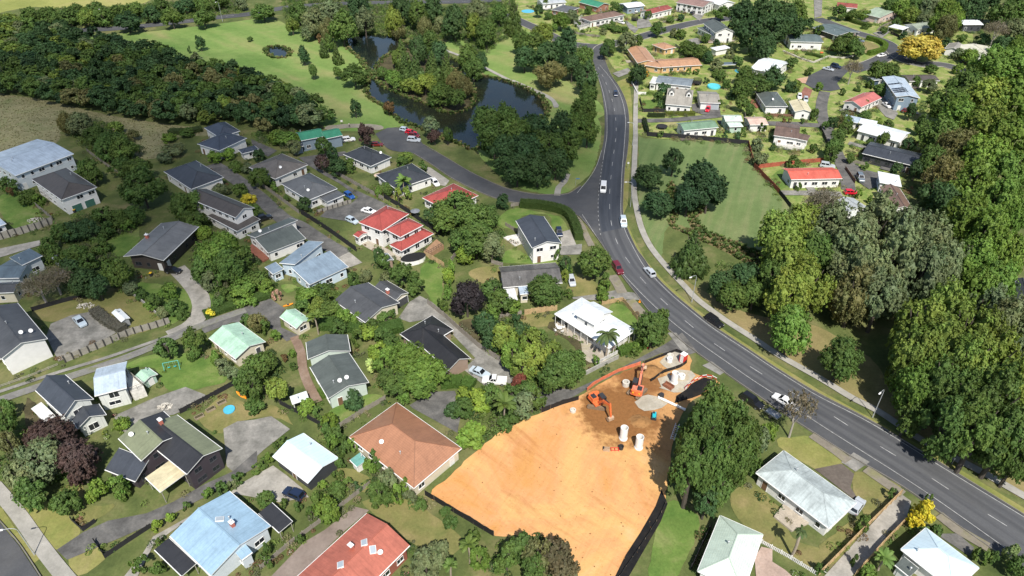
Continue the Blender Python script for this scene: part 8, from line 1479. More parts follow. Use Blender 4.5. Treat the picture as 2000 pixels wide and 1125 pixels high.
def tree(x, y, r, h, sp, label, group):
    shape, col, _ = SPEC[sp]
    k = 1.22*VR.uniform(0.84, 1.16); hue = VR.uniform(-0.07, 0.07)
    colr = (col[0]*k*(1+hue), col[1]*k, col[2]*k*(1-hue), 1)
    rz = VR.uniform(0, 6.28)
    if h <= 5.0 and shape in ('round', 'spread'):
        me = VR.choice(variants('round', 'S' if r < 1.7 else 'M'))
        o = obj('shrub', me, None, (x, y, h*0.44), rz, (r, r*VR.uniform(0.85, 1.1), h*0.55))
        o.color = colr; return tag(o, label, 'shrub', group)
    root = empty({'palm': 'palm_tree', 'fern': 'tree_fern', 'cone': 'conifer_tree', 'droop': 'willow_tree', 'sparse': 'leafless_tree'}.get(shape, 'tree'), (x, y, 0), rz)
    tag(root, label, 'palm' if shape == 'palm' else 'tree', group)
    if shape in ('palm', 'fern'):
        t = obj('trunk', PTRUNK, root, (0, 0, -0.1)); t.scale = (h*1.0 if shape == 'palm' else 5, h if shape == 'palm' else 5, h*0.86)
        c = obj('crown', PALM if shape == 'palm' else VR.choice(FERN), root, (0, 0, h*0.84)); c.scale = (r, r, r); c.color = colr
        return root
    if shape == 'sparse':
        t = obj('trunk', VR.choice(BARE), root); t.scale = (max(r*2.0, 1), max(r*2.0, 1), h)
        c = obj('crown', VR.choice(variants('sparse', 'L' if r > 3.6 else 'M')), root, (0, 0, h*0.58)); c.scale = (r, r, h*0.42); c.color = colr
        return root
    lo = 0.07 if shape != 'cone' else 0.02
    rzz = h*(1-lo)/2
    tier = 'S' if r < 1.5 else 'M' if r < 3.3 else 'L'
    t = obj('trunk', VR.choice(TRUNKS), root); t.scale = (h*0.62, h*0.62, h)
    c = obj('crown', VR.choice(variants(shape, tier)), root, (0, 0, h-rzz)); c.color = colr
    c.scale = (r, r*VR.uniform(0.9, 1.1), rzz)
    return root
NTH = ['first','second','third','fourth','fifth','sixth','seventh','eighth','ninth','tenth','eleventh','twelfth','thirteenth','fourteenth','fifteenth','sixteenth']
def kind_of(h, sp):
    sh = SPEC[sp][0]
    return 'palm' if sh == 'palm' else 'tree fern' if sh == 'fern' else 'shrub' if h <= 5.0 and sh in ('round', 'spread') else 'tree'
for phrase, lst in ZONES:            # each list runs from left to right in the photograph
    runs = {}
    for t in lst: runs.setdefault((SPEC[t[4]][2], kind_of(t[3], t[4])), []).append(t)
    for (d, kd), run in runs.items():
        for i, t in enumerate(run):
            n = len(run)
            rank = '' if n == 1 else ', leftmost' if i == 0 else ', rightmost' if i == n-1 else ', %s from left' % NTH[i] if i < n/2 else ', %s from right' % NTH[n-1-i]
            tree(*t, '%s %s %s%s' % (d, kd, phrase, rank), '%ss %s' % (kd, phrase))

# the wood reads as one dark mass: one object
import numpy as np
def wood():
    rng = random.Random(21); V, Fl, T, n = [], [], [], 0
    pool = [crown(900+i, 'round', 1700, 0.105, 22) for i in range(6)]+[crown(950, 'droop', 1700, 0.105, 22)]; cache = {}
    for me in pool:
        v = np.empty(len(me.vertices)*3, 'f'); me.vertices.foreach_get('co', v)
        q = [tuple(p.vertices) for p in me.polygons]
        t = np.empty(len(q)*4, 'f'); me.attributes['tint'].data.foreach_get('color', t)
        cache[me.name] = (v.reshape(-1, 3), q, t.reshape(-1, 4))
    for x, y, r, h, sp in WOOD:
        v, q, t = cache[rng.choice(pool).name]; a = rng.uniform(0, 6.28); c, s = math.cos(a), math.sin(a)
        w = v*np.array([r, r, h*0.42], 'f')
        w = np.stack([w[:, 0]*c-w[:, 1]*s+x, w[:, 0]*s+w[:, 1]*c+y, w[:, 2]+h*0.56], 1)
        k = 1.15*rng.uniform(0.8, 1.2); col = np.array([*SPEC[sp][1], 1], 'f')*np.array([k, k, k, 1], 'f')
        V.append(w); Fl += [tuple(i+n for i in f) for f in q]; T.append(t*col); n += len(v)
    me = bpy.data.meshes.new('wood'); me.from_pydata(np.concatenate(V).tolist(), [], Fl); me.materials.append(MATS['foliage'])
    at = me.attributes.new('tint', 'FLOAT_COLOR', 'FACE'); at.data.foreach_set('color', np.concatenate(T).ravel())
    o = obj('wood', me); o.color = (1, 1, 1, 1)
    tag(o, 'dense dark wood of mixed trees at the upper left', 'wood', kind='stuff')
wood()

def hedge(label, C, w, h, col):
    P = resample(catmull(C), 0.22); rng = random.Random(label); vs = []; tint = []
    for x, y, a in P:
        nx, ny = -math.sin(a), math.cos(a); t = clump_tint(rng, 0.15)
        for k in range(26):
            s = rng.uniform(-1, 1); top = rng.random() < 0.5
            off = s*w/2 if top else (w/2 if s > 0 else -w/2)
            z = h*(1-0.10*abs(s)**3) if top else rng.uniform(0.05, h)
            p = Vector((x+nx*off+rng.gauss(0, 0.08), y+ny*off+rng.gauss(0, 0.08), z+rng.gauss(0, 0.07)))
            n0 = Vector((0, 0, 1)) if top else Vector((nx*s, ny*s, 0.2))
            n1 = (n0+sph(rng)*0.7).normalized(); j = rng.uniform(0.85, 1.15)
            leaf_faces(rng, vs, tint, p, n1, 0.15, (t[0]*j, t[1]*j, t[2]*j))
    core = MB(); Q = P[::5]+[P[-1]]
    for a, b in zip(Q, Q[1:]): core.beam((a[0], a[1], h*0.47), (b[0], b[1], h*0.47), w*0.9, h*0.92)
    me = finish_leaves('hedge', vs, tint, core.v, core.f, [(1, 1, 1)]*len(core.f))
    o = obj('hedge', me); o.color = (*col, 1)
    tag(o, label, 'hedge')
for q in HEDGES: hedge(*q)

# ------------------------------------------------------------------ fences and walls
def fence(name, label, kind, C, h):
    mb = MB(); rng = random.Random(label)
    cat = 'wall' if 'wall' in name else 'fence'
    z0 = 0.0
    if kind in ('silt', 'mesh'):
        P = resample(C, 0.7); lean = 0.25
        fv = []; 
        for i, (x, y, a) in enumerate(P):
            nx, ny = -math.sin(a), math.cos(a); k = rng.uniform(-0.08, 0.08)
            fv += [(x+nx*0.06, y+ny*0.06, -0.02), (x-nx*0.0+rng.gauss(0,0.04), y+rng.gauss(0,0.04), h+k), (x-nx*(0.02), y-ny*(0.02), -0.02), (x-nx*0.05+rng.gauss(0,0.04), y-ny*0.05, h+k)]
        n = len(P)
        fs = []
        for i in range(n-1):
            b = 4*i
            fs += [(b, b+4, b+5, b+1), (b+2, b+3, b+7, b+6), (b+1, b+5, b+7, b+3)]
        mb.add(fv, fs)
        for i in range(0, n, 3):
            x, y, a = P[i]; mb.tube((x, y, -0.05), (x, y, h+0.15), 0.03, n=5, m=1)
        return tag(mb.build(name, [MATS['f_'+kind], MATS['timber']]), label, cat)
    if kind == 'barrier':
        P = resample(C, 1.1)
        for i, ((x, y, a), (x2, y2, a2)) in enumerate(zip(P, P[1:])):
            mb.beam((x, y, 0.9), (x2, y2, 0.9), 0.05, 0.18, m=i % 2); mb.beam((x, y, 0.5), (x2, y2, 0.5), 0.05, 0.15, m=(i+1) % 2); mb.tube((x, y, 0), (x, y, 1.0), 0.05, n=6, m=0)
        return tag(mb.build(name, [MATS['redplastic'], MATS['concwhite']]), label, cat)
    if kind in ('conc', 'whitewall', 'stonewall'):
        P = resample(C, 1.0 if kind != 'stonewall' else 0.45)
        for (x, y, a), (x2, y2, a2) in zip(P, P[1:]):
            hh = h*(rng.uniform(0.85, 1.05) if kind == 'stonewall' else 1)
            mb.beam((x, y, hh/2-0.05), (x2, y2, hh/2-0.05), 0.22 if kind != 'stonewall' else rng.uniform(0.4, 0.6), hh+0.1)
        return tag(mb.build(name, MATS['f_conc' if kind == 'conc' else 'f_whitef' if kind == 'whitewall' else 'f_stonewall']), label, cat)
    mat = MATS['f_'+{'white': 'whitef', 'rail': 'post'}.get(kind, kind)]
    bw = 0.16; gap = {'white': 0.10, 'tan': 0.025, 'grey': 0.02, 'post': 0.0}.get(kind, 0.0)
    if kind == 'rail':
        P = resample(C, 1.8)
        for (x, y, a), (x2, y2, a2) in zip(P, P[1:]):
            mb.box((x, y, h/2), (0.12, 0.12, h), a)
            for z in (0.35*h, 0.8*h): mb.beam((x, y, z), (x2, y2, z), 0.04, 0.12)
    else:
        P = resample(C, bw+gap)
        for x, y, a in P:
            hh = h*rng.uniform(0.96, 1.02); mb.box((x, y, hh/2-0.03), (bw, 0.03, hh+0.06), a)
        Q = resample(C, 1.6)
        for x, y, a in Q:
            mb.box((x-math.sin(a)*0.08, y+math.cos(a)*0.08, h/2), (0.12, 0.12, h+0.1), a)
            if kind == 'post': mb.box((x+math.sin(a)*0.14, y-math.cos(a)*0.14, h/2+0.05), (0.2, 0.2, h+0.15), a, m=1)
        for z in (0.25*h, 0.85*h):
            for (x, y, a), (x2, y2, a2) in zip(Q, Q[1:]): mb.beam((x-math.sin(a)*0.04, y+math.cos(a)*0.04, z), (x2-math.sin(a2)*0.04, y2+math.cos(a2)*0.04, z), 0.04, 0.08)
    return tag(mb.build(name, [mat, MATS['f_postdark']] if kind == 'post' else mat), label, cat)
for q in FENCES: fence(*q)

# ------------------------------------------------------------------ vehicles
# type: length, width, belt height, roof height, cabin (rear x, rear roof x, front roof x, front x) as fractions of half length, bonnet height, boot height
CARS_T = {'hatch': (4.1,1.74,0.92,1.50,(-0.96,-0.80,0.10,0.45),0.86,0.92), 'sedan': (4.6,1.80,0.92,1.44,(-0.68,-0.38,0.12,0.46),0.84,0.92),
          'suv': (4.7,1.88,1.08,1.78,(-0.97,-0.86,0.14,0.44),1.02,1.08), 'van': (4.9,1.90,1.15,2.05,(-0.98,-0.92,0.48,0.80),1.05,1.15),
          'ute': (5.2,1.88,1.05,1.74,(-0.22,-0.14,0.18,0.46),1.00,1.00)}
CARM = {}
def car_meshes(t):
    if t in CARM: return CARM[t]
    L, W, zb, zr, cab, zh, zt = CARS_T[t]; l, w = L/2, W/2
    st = [(-1.0,0.84,zt*0.78),(-0.97,0.94,zt*0.95),(-0.75,1.0,zt),(cab[0]+0.02 if cab[0] > -0.7 else -0.5,1.0,zb),(0.0,1.0,zb),(cab[3],0.99,(zb+zh)/2),(0.75,0.97,zh*0.97),(0.95,0.90,zh*0.86),(1.0,0.80,zh*0.72)]
    st = sorted(st)
    b = MB(); prof = []
    for x, kw, z in st:
        ww = w*kw
        prof.append([(x*l, s*yy, zz) for s in (1,) for yy, zz in ((ww*0.90,0.24),(ww,0.42),(ww,z*0.80),(ww*0.93,z))]+[(x*l, -yy, zz) for yy, zz in ((ww*0.93,z),(ww,z*0.80),(ww,0.42),(ww*0.90,0.24))])
    n = len(prof); vs = [p for q in prof for p in q]; fs = []
    for i in range(n-1):
        for j in range(8):
            a = i*8+j; c = i*8+(j+1) % 8; fs.append((a, c, c+8, a+8))
    fs += [tuple(range(7, -1, -1)), tuple((n-1)*8+j for j in range(8))]
    b.add(vs, fs)
    x0, x1, x2, x3 = [c*l for c in cab]; wb, wr = w*0.92, w*0.76
    if t == 'van': wr = w*0.86
    z0 = min(zb, zh)-0.05
    cv = [(x0,-wb,zb-0.03),(x3,-wb,(zb+zh)/2-0.02),(x3,wb,(zb+zh)/2-0.02),(x0,wb,zb-0.03),(x1,-wr,zr),(x2,-wr,zr),(x2,wr,zr),(x1,wr,zr)]
    b.add(cv, [(4,5,6,7),(0,1,5,4),(1,2,6,5),(2,3,7,6),(3,0,4,7)])
    mid = [(cv[4][i]+cv[6][i])/2 for i in range(3)]
    b.box((mid[0],0,zr+0.01), (x2-x1-0.15, wr*1.7, 0.05))
    if t == 'ute':
        b.box((-0.62*l,0,0.93), (0.62*l, W*0.80, 0.05), m=1)
        for s in (-1, 1): b.box((-0.60*l, s*w*0.90, 1.06), (0.74*l, 0.07, 0.22))
        b.box((-0.965*l,0,1.06), (0.07, W*0.86, 0.22))
    body = b.me('body', [MATS['carpaint'], MATS['exdark']])
    def panel(name, q, ks, off):
        q = [Vector(p) for p in q]; c = sum(q, Vector())/4; nrm = (q[1]-q[0]).cross(q[3]-q[0]).normalized()
        return mesh(name, [tuple(c+(p-c)*ks+nrm*off) for p in q], [(0,1,2,3)], MATS['carglass'])
    glass = {'windscreen': panel('windscreen', [cv[1],cv[2],cv[6],cv[5]], 0.86, 0.012), 'rear_window': panel('rear_window', [cv[3],cv[0],cv[4],cv[7]], 0.82, 0.012)}
    def sides(s):
        bq = [cv[0],cv[1],cv[5],cv[4]] if s < 0 else [cv[2],cv[3],cv[7],cv[6]]
        A, B, C, D = [Vector(p) for p in bq]; nrm = (B-A).cross(D-A).normalized()*0.012; v = []; f = []
        cuts = (0.06,0.48,0.53,0.90) if t != 'ute' else (0.10,0.50,0.55,0.92)
        for u0, u1 in ((cuts[0],cuts[1]),(cuts[2],cuts[3])):
            k = len(v)
            for u, w_ in ((u0,0.14),(u1,0.14),(u1,0.86),(u0,0.86)): v.append(tuple(A.lerp(B,u).lerp(D.lerp(C,u),w_)+nrm))
            f.append((k,k+1,k+2,k+3))
        return mesh('side_window', v, f, MATS['carglass'])
    glass['side_window'] = [sides(-1), sides(1)]
    wh = MB(); wh.tube((0,-0.11,0), (0,0.11,0), 0.33, n=14); wh.tube((0,-0.118,0), (0,0.118,0), 0.20, n=10, m=1)
    hl = MB(); hl.box((0,0,0), (0.10,0.30,0.14)); tl = MB(); tl.box((0,0,0), (0.08,0.26,0.16))
    CARM[t] = (body, glass, wh.me('wheel', [MATS['tyre'], MATS['rim']]), hl.me('headlight', MATS['lamplight']), tl.me('tail_light', MATS['taillight']), L, W, zh, zt)
    return CARM[t]
def car(x, y, ang, t, col, label, name='parked_car'):
    body, glass, wm, hl, tl, L, W, zh, zt = car_meshes(t)
    r = empty(name, (x, y, gz(x, y)), ang); tag(r, label, 'van' if t == 'van' else 'ute' if t == 'ute' else 'car')
    o = obj('body', body, r); o.color = (*col, 1)
    obj('windscreen', glass['windscreen'], r); obj('rear_window', glass['rear_window'], r)
    for g in glass['side_window']: obj('side_window', g, r)
    for sx in (-0.62, 0.62):
        for sy in (-1, 1): obj('wheel', wm, r, (sx*L/2, sy*(W/2-0.10), 0.33))
    for sy in (-1, 1):
        obj('headlight', hl, r, (L/2*0.965, sy*W*0.33, zh*0.74)); obj('tail_light', tl, r, (-L/2*0.975, sy*W*0.36, zt*0.80))
for q in CARS: car(*q)

# ------------------------------------------------------------------ street lamps, signs
def lamp(x, y, ang, h, label, arm=1.8, col='galv'):
    r = empty('street_lamp', (x, y, gz(x, y)), ang); tag(r, label, 'street lamp', 'street lamps')
    p = MB(); p.tube((0,0,-0.1), (0,0,0.9), 0.12, 0.11, n=10); p.tube((0,0,0.9), (0,0,h-0.7), 0.085, 0.06, n=8); p.build('post', MATS['galv'], r)
    a = MB(); q = [Vector((0,0,h-0.7)), Vector((0.15,0,h-0.3)), Vector((0.5,0,h-0.05)), Vector((1.0,0,h+0.08)), Vector((arm,0,h+0.12))]
    for i, j in zip(q, q[1:]): a.tube(i, j, 0.05, 0.045, n=6)
    a.build('arm', MATS['galv'], r)
    hd = MB(); hd.box((arm+0.3,0,h+0.12), (0.75,0.28,0.14), taper=0.7); hd.box((arm+0.33,0,h+0.03), (0.5,0.2,0.06), m=1); hd.build('lamp_head', [MATS['dishwhite'], MATS['lamplight']], r)
for q in LAMPS: lamp(*q)

# ------------------------------------------------------------------ earthworks machines
def excavator(x, y, ang, label, boom, stick, bucket, mat, trk=0.0):
    """ang = direction the boom points; boom, stick, bucket = (forward, height) joints"""
    r = empty('excavator', (x, y, gz(x, y)), ang); tag(r, label, 'excavator')
    for s in (-1, 1):
        t = MB(); pr = [(-1.9,0.25),(-1.6,0.02),(1.6,0.02),(1.9,0.25),(1.9,0.55),(1.6,0.78),(-1.6,0.78),(-1.9,0.55)]
        v = [(a, s*1.05-0.28, z) for a, z in pr]+[(a, s*1.05+0.28, z) for a, z in pr]
        f = [tuple(range(7,-1,-1)), tuple(range(8,16))]+[(i, (i+1) % 8, 8+(i+1) % 8, 8+i) for i in range(8)]
        t.add(v, f)
        for k in range(12): t.box((-1.65+k*0.3, s*1.05, 0.80), (0.08, 0.60, 0.05)); t.box((-1.65+k*0.3, s*1.05, 0.015), (0.08, 0.60, 0.05))
        t.build('track', MATS['track'], r, rz=trk)
    u = MB(); u.box((0,0,0.55), (1.5,1.7,0.45)); u.tube((0,0,0.7), (0,0,0.98), 0.6, n=16); u.build('undercarriage', MATS['exdark'], r, rz=trk)
    b = MB(); b.box((-0.35,0,1.15), (2.9,2.3,0.35)); b.box((-0.75,-0.05,1.65), (1.5,2.1,0.75)); b.build('deck_body', mat, r)
    c = MB()
    pr = [(-1.45,-1.2),(-1.85,-0.9),(-2.0,0),(-1.85,0.9),(-1.45,1.2)]
    c.add([(a, w, 0.98) for a, w in pr]+[(a, w, 2.05) for a, w in pr], [(0,1,2,3,4)[::-1],(5,6,7,8,9)]+[(i, i+5, i+6, i+1) for i in range(4)]+[(4,9,5,0)]); c.build('counterweight', MATS['exorange'], r)
    for s in (-1, 1):
        k = MB(); k.box((-2.0, s*0.62, 1.75), (0.10,0.28,0.22)); k.build('work_light', MATS['yellow'], r)
    cb = MB(); cb.box((0.55,0.68,1.35), (1.5,0.95,0.10)); 
    for px_, py_ in ((-0.18,0.22),(1.28,0.22),(1.28,1.14),(-0.18,1.14)): cb.beam((px_,py_,1.3), (px_,py_,2.75), 0.08)
    cb.box((0.55,0.68,2.8), (1.55,1.0,0.10)); cb.build('cab', MATS['exdark'], r)
    g = MB(); g.box((0.55,0.68,2.05), (1.40,0.88,1.38)); g.build('cab_glass', MATS['carglass'], r)
    e = MB(); e.box((-0.75,-0.5,2.12), (1.1,0.9,0.16)); e.tube((-1.0,-0.3,2.1), (-1.0,-0.3,2.6), 0.06, n=6); e.build('engine_hood', MATS['exdark'], r)
    j0 = (0.75, 1.6); Y = -0.15
    P = lambda q: (q[0], Y, q[1])
    mid = ((j0[0]+boom[0])/2-0.05, (j0[1]+boom[1])/2+0.55)
    bb = MB(); bb.beam(P(j0), P(mid), 0.38, 0.55, w2=0.40, h2=0.75); bb.beam(P(mid), P(boom), 0.40, 0.75, w2=0.32, h2=0.42); bb.build('boom', mat, r)
    hy = MB()
    for s in (-0.32, 0.32): hy.tube((1.1, Y+s, 1.35), (mid[0], Y+s, mid[1]-0.2), 0.07, n=6)
    hy.tube((mid[0]-0.1, Y, mid[1]+0.5), (boom[0]+0.0, Y, boom[1]+0.45), 0.08, n=6); hy.build('hydraulic_cylinder', MATS['exdark'], r)
    back = ((boom[0]-(stick[0]-boom[0])*0.16), boom[1]-(stick[1]-boom[1])*0.16)
    sb = MB(); sb.beam(P(back), P(stick), 0.34, 0.55, w2=0.26, h2=0.28); sb.build('stick', mat, r)
    kb = MB(); bx, bz = bucket; sx, sz = stick
    w_ = 0.6
    pr = [(sx-0.1,sz+0.1),(sx+0.35,sz-0.05),(bx+0.45,bz+0.15),(bx+0.1,bz-0.1),(bx-0.45,bz+0.05),(sx-0.5,sz-0.35)]
    n = len(pr); kb.add([(a, Y-w_, z) for a, z in pr]+[(a, Y+w_, z) for a, z in pr], [tuple(range(n)), tuple(range(2*n-1, n-1, -1))]+[(i, n+i, n+(i+1) % n, (i+1) % n) for i in range(n)])
    kb.build('bucket', MATS['steelworn'], r)
E0, E1 = EXCAVATORS
excavator(*E0, 'orange excavator with lowered boom digging on brown soil, left one', (4.2,3.9), (4.9,1.3), (4.8,0.45), MATS['exorange'], 0.9)
excavator(*E1, 'coral orange excavator facing away with boom raised over a soil heap', (3.6,4.6), (5.9,2.4), (6.1,1.4), MATS['excoral'], -0.4)

def concrete_tank(x, y, r, h, label):
    b = MB(); b.lathe([(r*1.12,0),(r*1.12,0.28),(r,0.34),(r,h),(r*0.84,h),(r*0.84,0.1),(0,0.1)], 28)
    root = tag(b.build('concrete_cylinder', MATS['concwhite'], None, (x, y, gz(x, y)), smooth=False), label, 'concrete pipe')
    k = MB(); k.box((r*0.95,-0.25,h*0.8), (0.12,0.10,0.35)); k.build('lifting_eye', MATS['exdark'], root)
for q in TANKS: concrete_tank(*q)
def ring(x, y, r, h, label, mat='concring'):
    b = MB(); b.lathe([(r,0),(r,h),(r*0.62,h),(r*0.62,0.04),(0,0.04)], 24)
    o = tag(b.build('manhole_ring', MATS[mat], None, (x, y, gz(x, y))), label, 'concrete ring')
for q in RINGS: ring(*q)

def simple(name, label, cat, parts, x, y, ang=0.0):
    """thing made of named part meshes"""
    r = empty(name, (x, y, gz(x, y)), ang); tag(r, label, cat)
    for pn, mb, mt in parts: mb.build(pn, mt, r)
    return r
def B_(*boxes):
    b = MB()
    for c, d in boxes: b.box(c, d)
    return b
def T_(*tubes, n=8):
    b = MB()
    for a, c, r in tubes: b.tube(a, c, r, n=n)
    return b

x, y, a = PR['toilet']
roof_ = MB(); roof_.box((0,0,2.32), (1.25,1.25,0.16), taper=0.8)
simple('portable_toilet', 'red site toilet cabin with white roof at the top of the earth site', 'toilet cabin',
       [('cabin', B_(((0,0,1.15),(1.15,1.15,2.2))), MATS['redplastic']), ('roof', roof_, MATS['concwhite']), ('door', B_(((0,-0.585,1.1),(0.75,0.04,1.9))), MATS['concwhite'])], x, y, a)
x, y, a = PR['steelbox']
simple('steel_trench_box', 'rusty brown steel box lying on the gravel pad', 'steel box',
       [('side_panel', B_(((0,0.55,0.35),(2.1,0.1,0.7))), MATS['rustbox']), ('side_panel', B_(((0,-0.55,0.35),(2.1,0.1,0.7))), MATS['rustbox']), ('base_plate', B_(((0,0,0.12),(2.0,1.0,0.08))), MATS['rustbox']), ('rib', B_(((-0.9,0,0.45),(0.1,1.1,0.3)),((0.9,0,0.45),(0.1,1.1,0.3))), MATS['rustbox'])], x, y, a)
x, y, a = PR['compactor']
hood = MB(); hood.box((0.05,0,0.75), (1.35,0.85,0.55), taper=0.8)
simple('plate_compactor', 'bright cyan compactor standing alone on the bare earth', 'compactor',
       [('hood', hood, MATS['cyan']), ('base_plate', B_(((0,0,0.18),(1.7,1.0,0.22))), MATS['exdark']), ('engine', B_(((0.25,0.1,1.08),(0.4,0.35,0.2))), MATS['exdark']), ('handle', T_(((-0.6,0.3,0.8),(-1.3,0.3,1.25),0.04),((-0.6,-0.3,0.8),(-1.3,-0.3,1.25),0.04),((-1.3,0.3,1.25),(-1.3,-0.3,1.25),0.04)), MATS['exdark'])], x, y, a)
(x, y, a), ln = PR['pipe']
pp = MB(); pp.tube((-ln/2,0,0.28), (ln/2,0,0.28), 0.26, n=14, caps=False); pp.tube((-ln/2,0,0.28), (ln/2,0,0.28), 0.22, n=14, caps=False)
pj = [(-ln/2+0.1+k*(ln-0.2)/4) for k in range(5)]
simple('drain_pipe', 'long white pipe on the ground running under the big tree', 'pipe', [('tube', pp, MATS['concwhite'])]+[('collar', T_(((q-0.1,0,0.28),(q+0.1,0,0.28),0.30), n=14), MATS['concwhite']) for q in pj], x, y, a)
(x, y, a), ln = PR['ladder']
rail = lambda s: T_(((-ln/2,s*0.35,0.1),(ln/2,s*0.35,0.1),0.06))
simple('ladder', 'white ladder frame lying in the tree shade on the earth site', 'ladder', [('rail', rail(-1), MATS['concwhite']), ('rail', rail(1), MATS['concwhite'])]+[('rung', T_(((-ln/2+0.3+k*0.5,-0.35,0.1),(-ln/2+0.3+k*0.5,0.35,0.1),0.045)), MATS['concwhite']) for k in range(int(ln/0.5))], x, y, a)
x, y, a = PR['drum']
dr = MB(); dr.lathe([(0,0.0),(0.5,0.0),(0.55,0.3),(0.5,0.35),(0.55,0.6),(0.5,0.9),(0.0,0.92)], 16)
simple('drum', 'black round drum at the end of the white pipe', 'drum', [('shell', dr, MATS['exdark'])], x, y, a)
x, y, a = PR['attach1']
simple('digger_bucket', 'rusty spare digger bucket lying left of the concrete cylinders', 'digger bucket', [('shell', B_(((0,0.3,0.3),(1.2,0.08,0.6)),((0,-0.3,0.3),(1.2,0.08,0.6)),((0,0,0.06),(1.2,0.6,0.1)),((-0.55,0,0.3),(0.1,0.6,0.6))), MATS['steelworn']), ('hinge', T_(((-0.5,-0.3,0.65),(-0.5,0.3,0.65),0.09)), MATS['exdark'])], x, y, a)
x, y, a = PR['attach2']
simple('tool_frame', 'red tool frame on the ground between spare bucket and black bin', 'tool frame', [('frame', T_(((-0.8,-0.3,0.25),(0.8,-0.3,0.25),0.06),((-0.8,0.3,0.25),(0.8,0.3,0.25),0.06)), MATS['redplastic'])]+[('crossbar', T_(((q,-0.3,0.25),(q,0.3,0.25),0.06),((q,-0.3,0),(q,-0.3,0.3),0.06),((q,0.3,0),(q,0.3,0.3),0.06)), MATS['redplastic']) for q in (-0.7,0,0.7)], x, y, a)
x, y, a = PR['bin']
bn = MB(); bn.lathe([(0,0),(0.42,0),(0.5,0.8),(0.46,0.8),(0.4,0.1),(0,0.1)], 14)
simple('bin', 'black open bin beside the tool frame on bare earth', 'bin', [('tub', bn, MATS['exdark'])], x, y, a)
for i, (x, y, a) in enumerate(PR['cones']):
    cn = MB(); cn.lathe([(0.20,0.05),(0.03,0.75),(0,0.75)], 10); cn.box((0,0,0.03), (0.5,0.5,0.06))
    simple('traffic_cone', ['orange cone beside the white cylinder on the upper gravel pad','orange cone at the edge of the villa footpath'][i], 'traffic cone', [('cone_body', cn, MATS['kayak'])], x, y, a)

# ------------------------------------------------------------------ garden things
def trampoline(x, y, r, label, net=True):
    root = empty('trampoline', (x, y, gz(x, y))); tag(root, label, 'trampoline')
    b = MB(); b.lathe([(0,0.80),(r*0.86,0.80),(r*0.86,0.78),(0,0.78)], 20); b.build('mat', MATS['blacknet'], root)
    p = MB(); p.lathe([(r*0.86,0.82),(r,0.84),(r,0.78),(r*0.86,0.78)], 20); p.build('pad', MATS['f_silt'], root)
    for k in range(4):
        t = k*math.pi/2+0.4; l = MB(); l.tube((r*0.95*math.cos(t), r*0.95*math.sin(t), 0), (r*0.95*math.cos(t), r*0.95*math.sin(t), 0.8), 0.04, n=6); l.build('leg', MATS['galv'], root)
    if net:
        nn = MB(); nn.lathe([(r,0.85),(r*0.97,2.4)], 20); o = nn.build('safety_net', MATS['net'], root)
        for k in range(6):
            t = k*math.pi/3; l = MB(); l.tube((r*math.cos(t), r*math.sin(t), 0.8), (r*math.cos(t), r*math.sin(t), 2.45), 0.035, n=6); l.build('net_pole', MATS['exdark'], root)
m, nt, b = new_mat('net'); b.inputs['Base Color'].default_value = (0.015,0.015,0.017,1); b.inputs['Alpha'].default_value = 0.55; b.inputs['Roughness'].default_value = 0.9
for q in TRAMPS: trampoline(*q)
def pool(x, y, r, h, label, mat):
    root = empty('pool', (x, y, gz(x, y))); tag(root, label, 'pool')
    b = MB(); b.lathe([(r,0),(r*1.04,h*0.5),(r,h),(r*0.94,h),(r*0.94,h*0.6)], 22); b.build('pool_wall', MATS[mat], root)
    w = MB(); w.lathe([(0,h*0.8),(r*0.95,h*0.8)], 22); w.build('water_surface', MATS[mat], root)
for q in POOLS: pool(*q)
def deck(name, label, P, z, mat, rails=False):
    cx = sum(p[0] for p in P)/len(P); cy = sum(p[1] for p in P)/len(P)
    root = empty(name, (cx, cy, 0)); tag(root, label, 'deck')
    Q = [(p[0]-cx, p[1]-cy) for p in P]
    area = sum(Q[i-1][0]*Q[i][1]-Q[i][0]*Q[i-1][1] for i in range(len(Q)))
    if area < 0: Q = Q[::-1]
    n = len(Q); v = [(a, b, z) for a, b in Q]+[(a, b, -0.1) for a, b in Q]
    f = [tuple(range(n))]+[(i, n+i, n+(i+1) % n, (i+1) % n) for i in range(n)]
    obj('base', mesh('base', v, f, MATS[mat]), root)
    # boards run along the first edge
    A, B2, D = Vector((*Q[0], z)), Vector((*Q[1], z)), Vector((*Q[-1], z)); C2 = Vector((*Q[2], z))
    if n == 4:
        k = max(4, int((D-A).length/0.16)); bm_ = MB()
        for i in range(k):
            t = (i+0.5)/k; bm_.beam(A.lerp(D, t)+Vector((0,0,0.02)), B2.lerp(C2, t)+Vector((0,0,0.02)), (D-A).length/k*0.86, 0.05)
        bm_.build('decking', MATS[mat], root)
    if rails:
        rb = MB()
        for i in range(n):
            a, b = Vector((*Q[i], z)), Vector((*Q[(i+1) % n], z))
            m_ = max(2, int((b-a).length/0.8))
            for k in range(m_): p = a.lerp(b, k/m_); rb.beam(p, p+Vector((0,0,1.0)), 0.06)
            rb.beam(a+Vector((0,0,1.0)), b+Vector((0,0,1.0)), 0.08, 0.06); rb.beam(a+Vector((0,0,0.5)), b+Vector((0,0,0.5)), 0.05, 0.05)
        rb.build('railing', MATS['f_'+rails], root)
for q in DECKS: deck(*q)

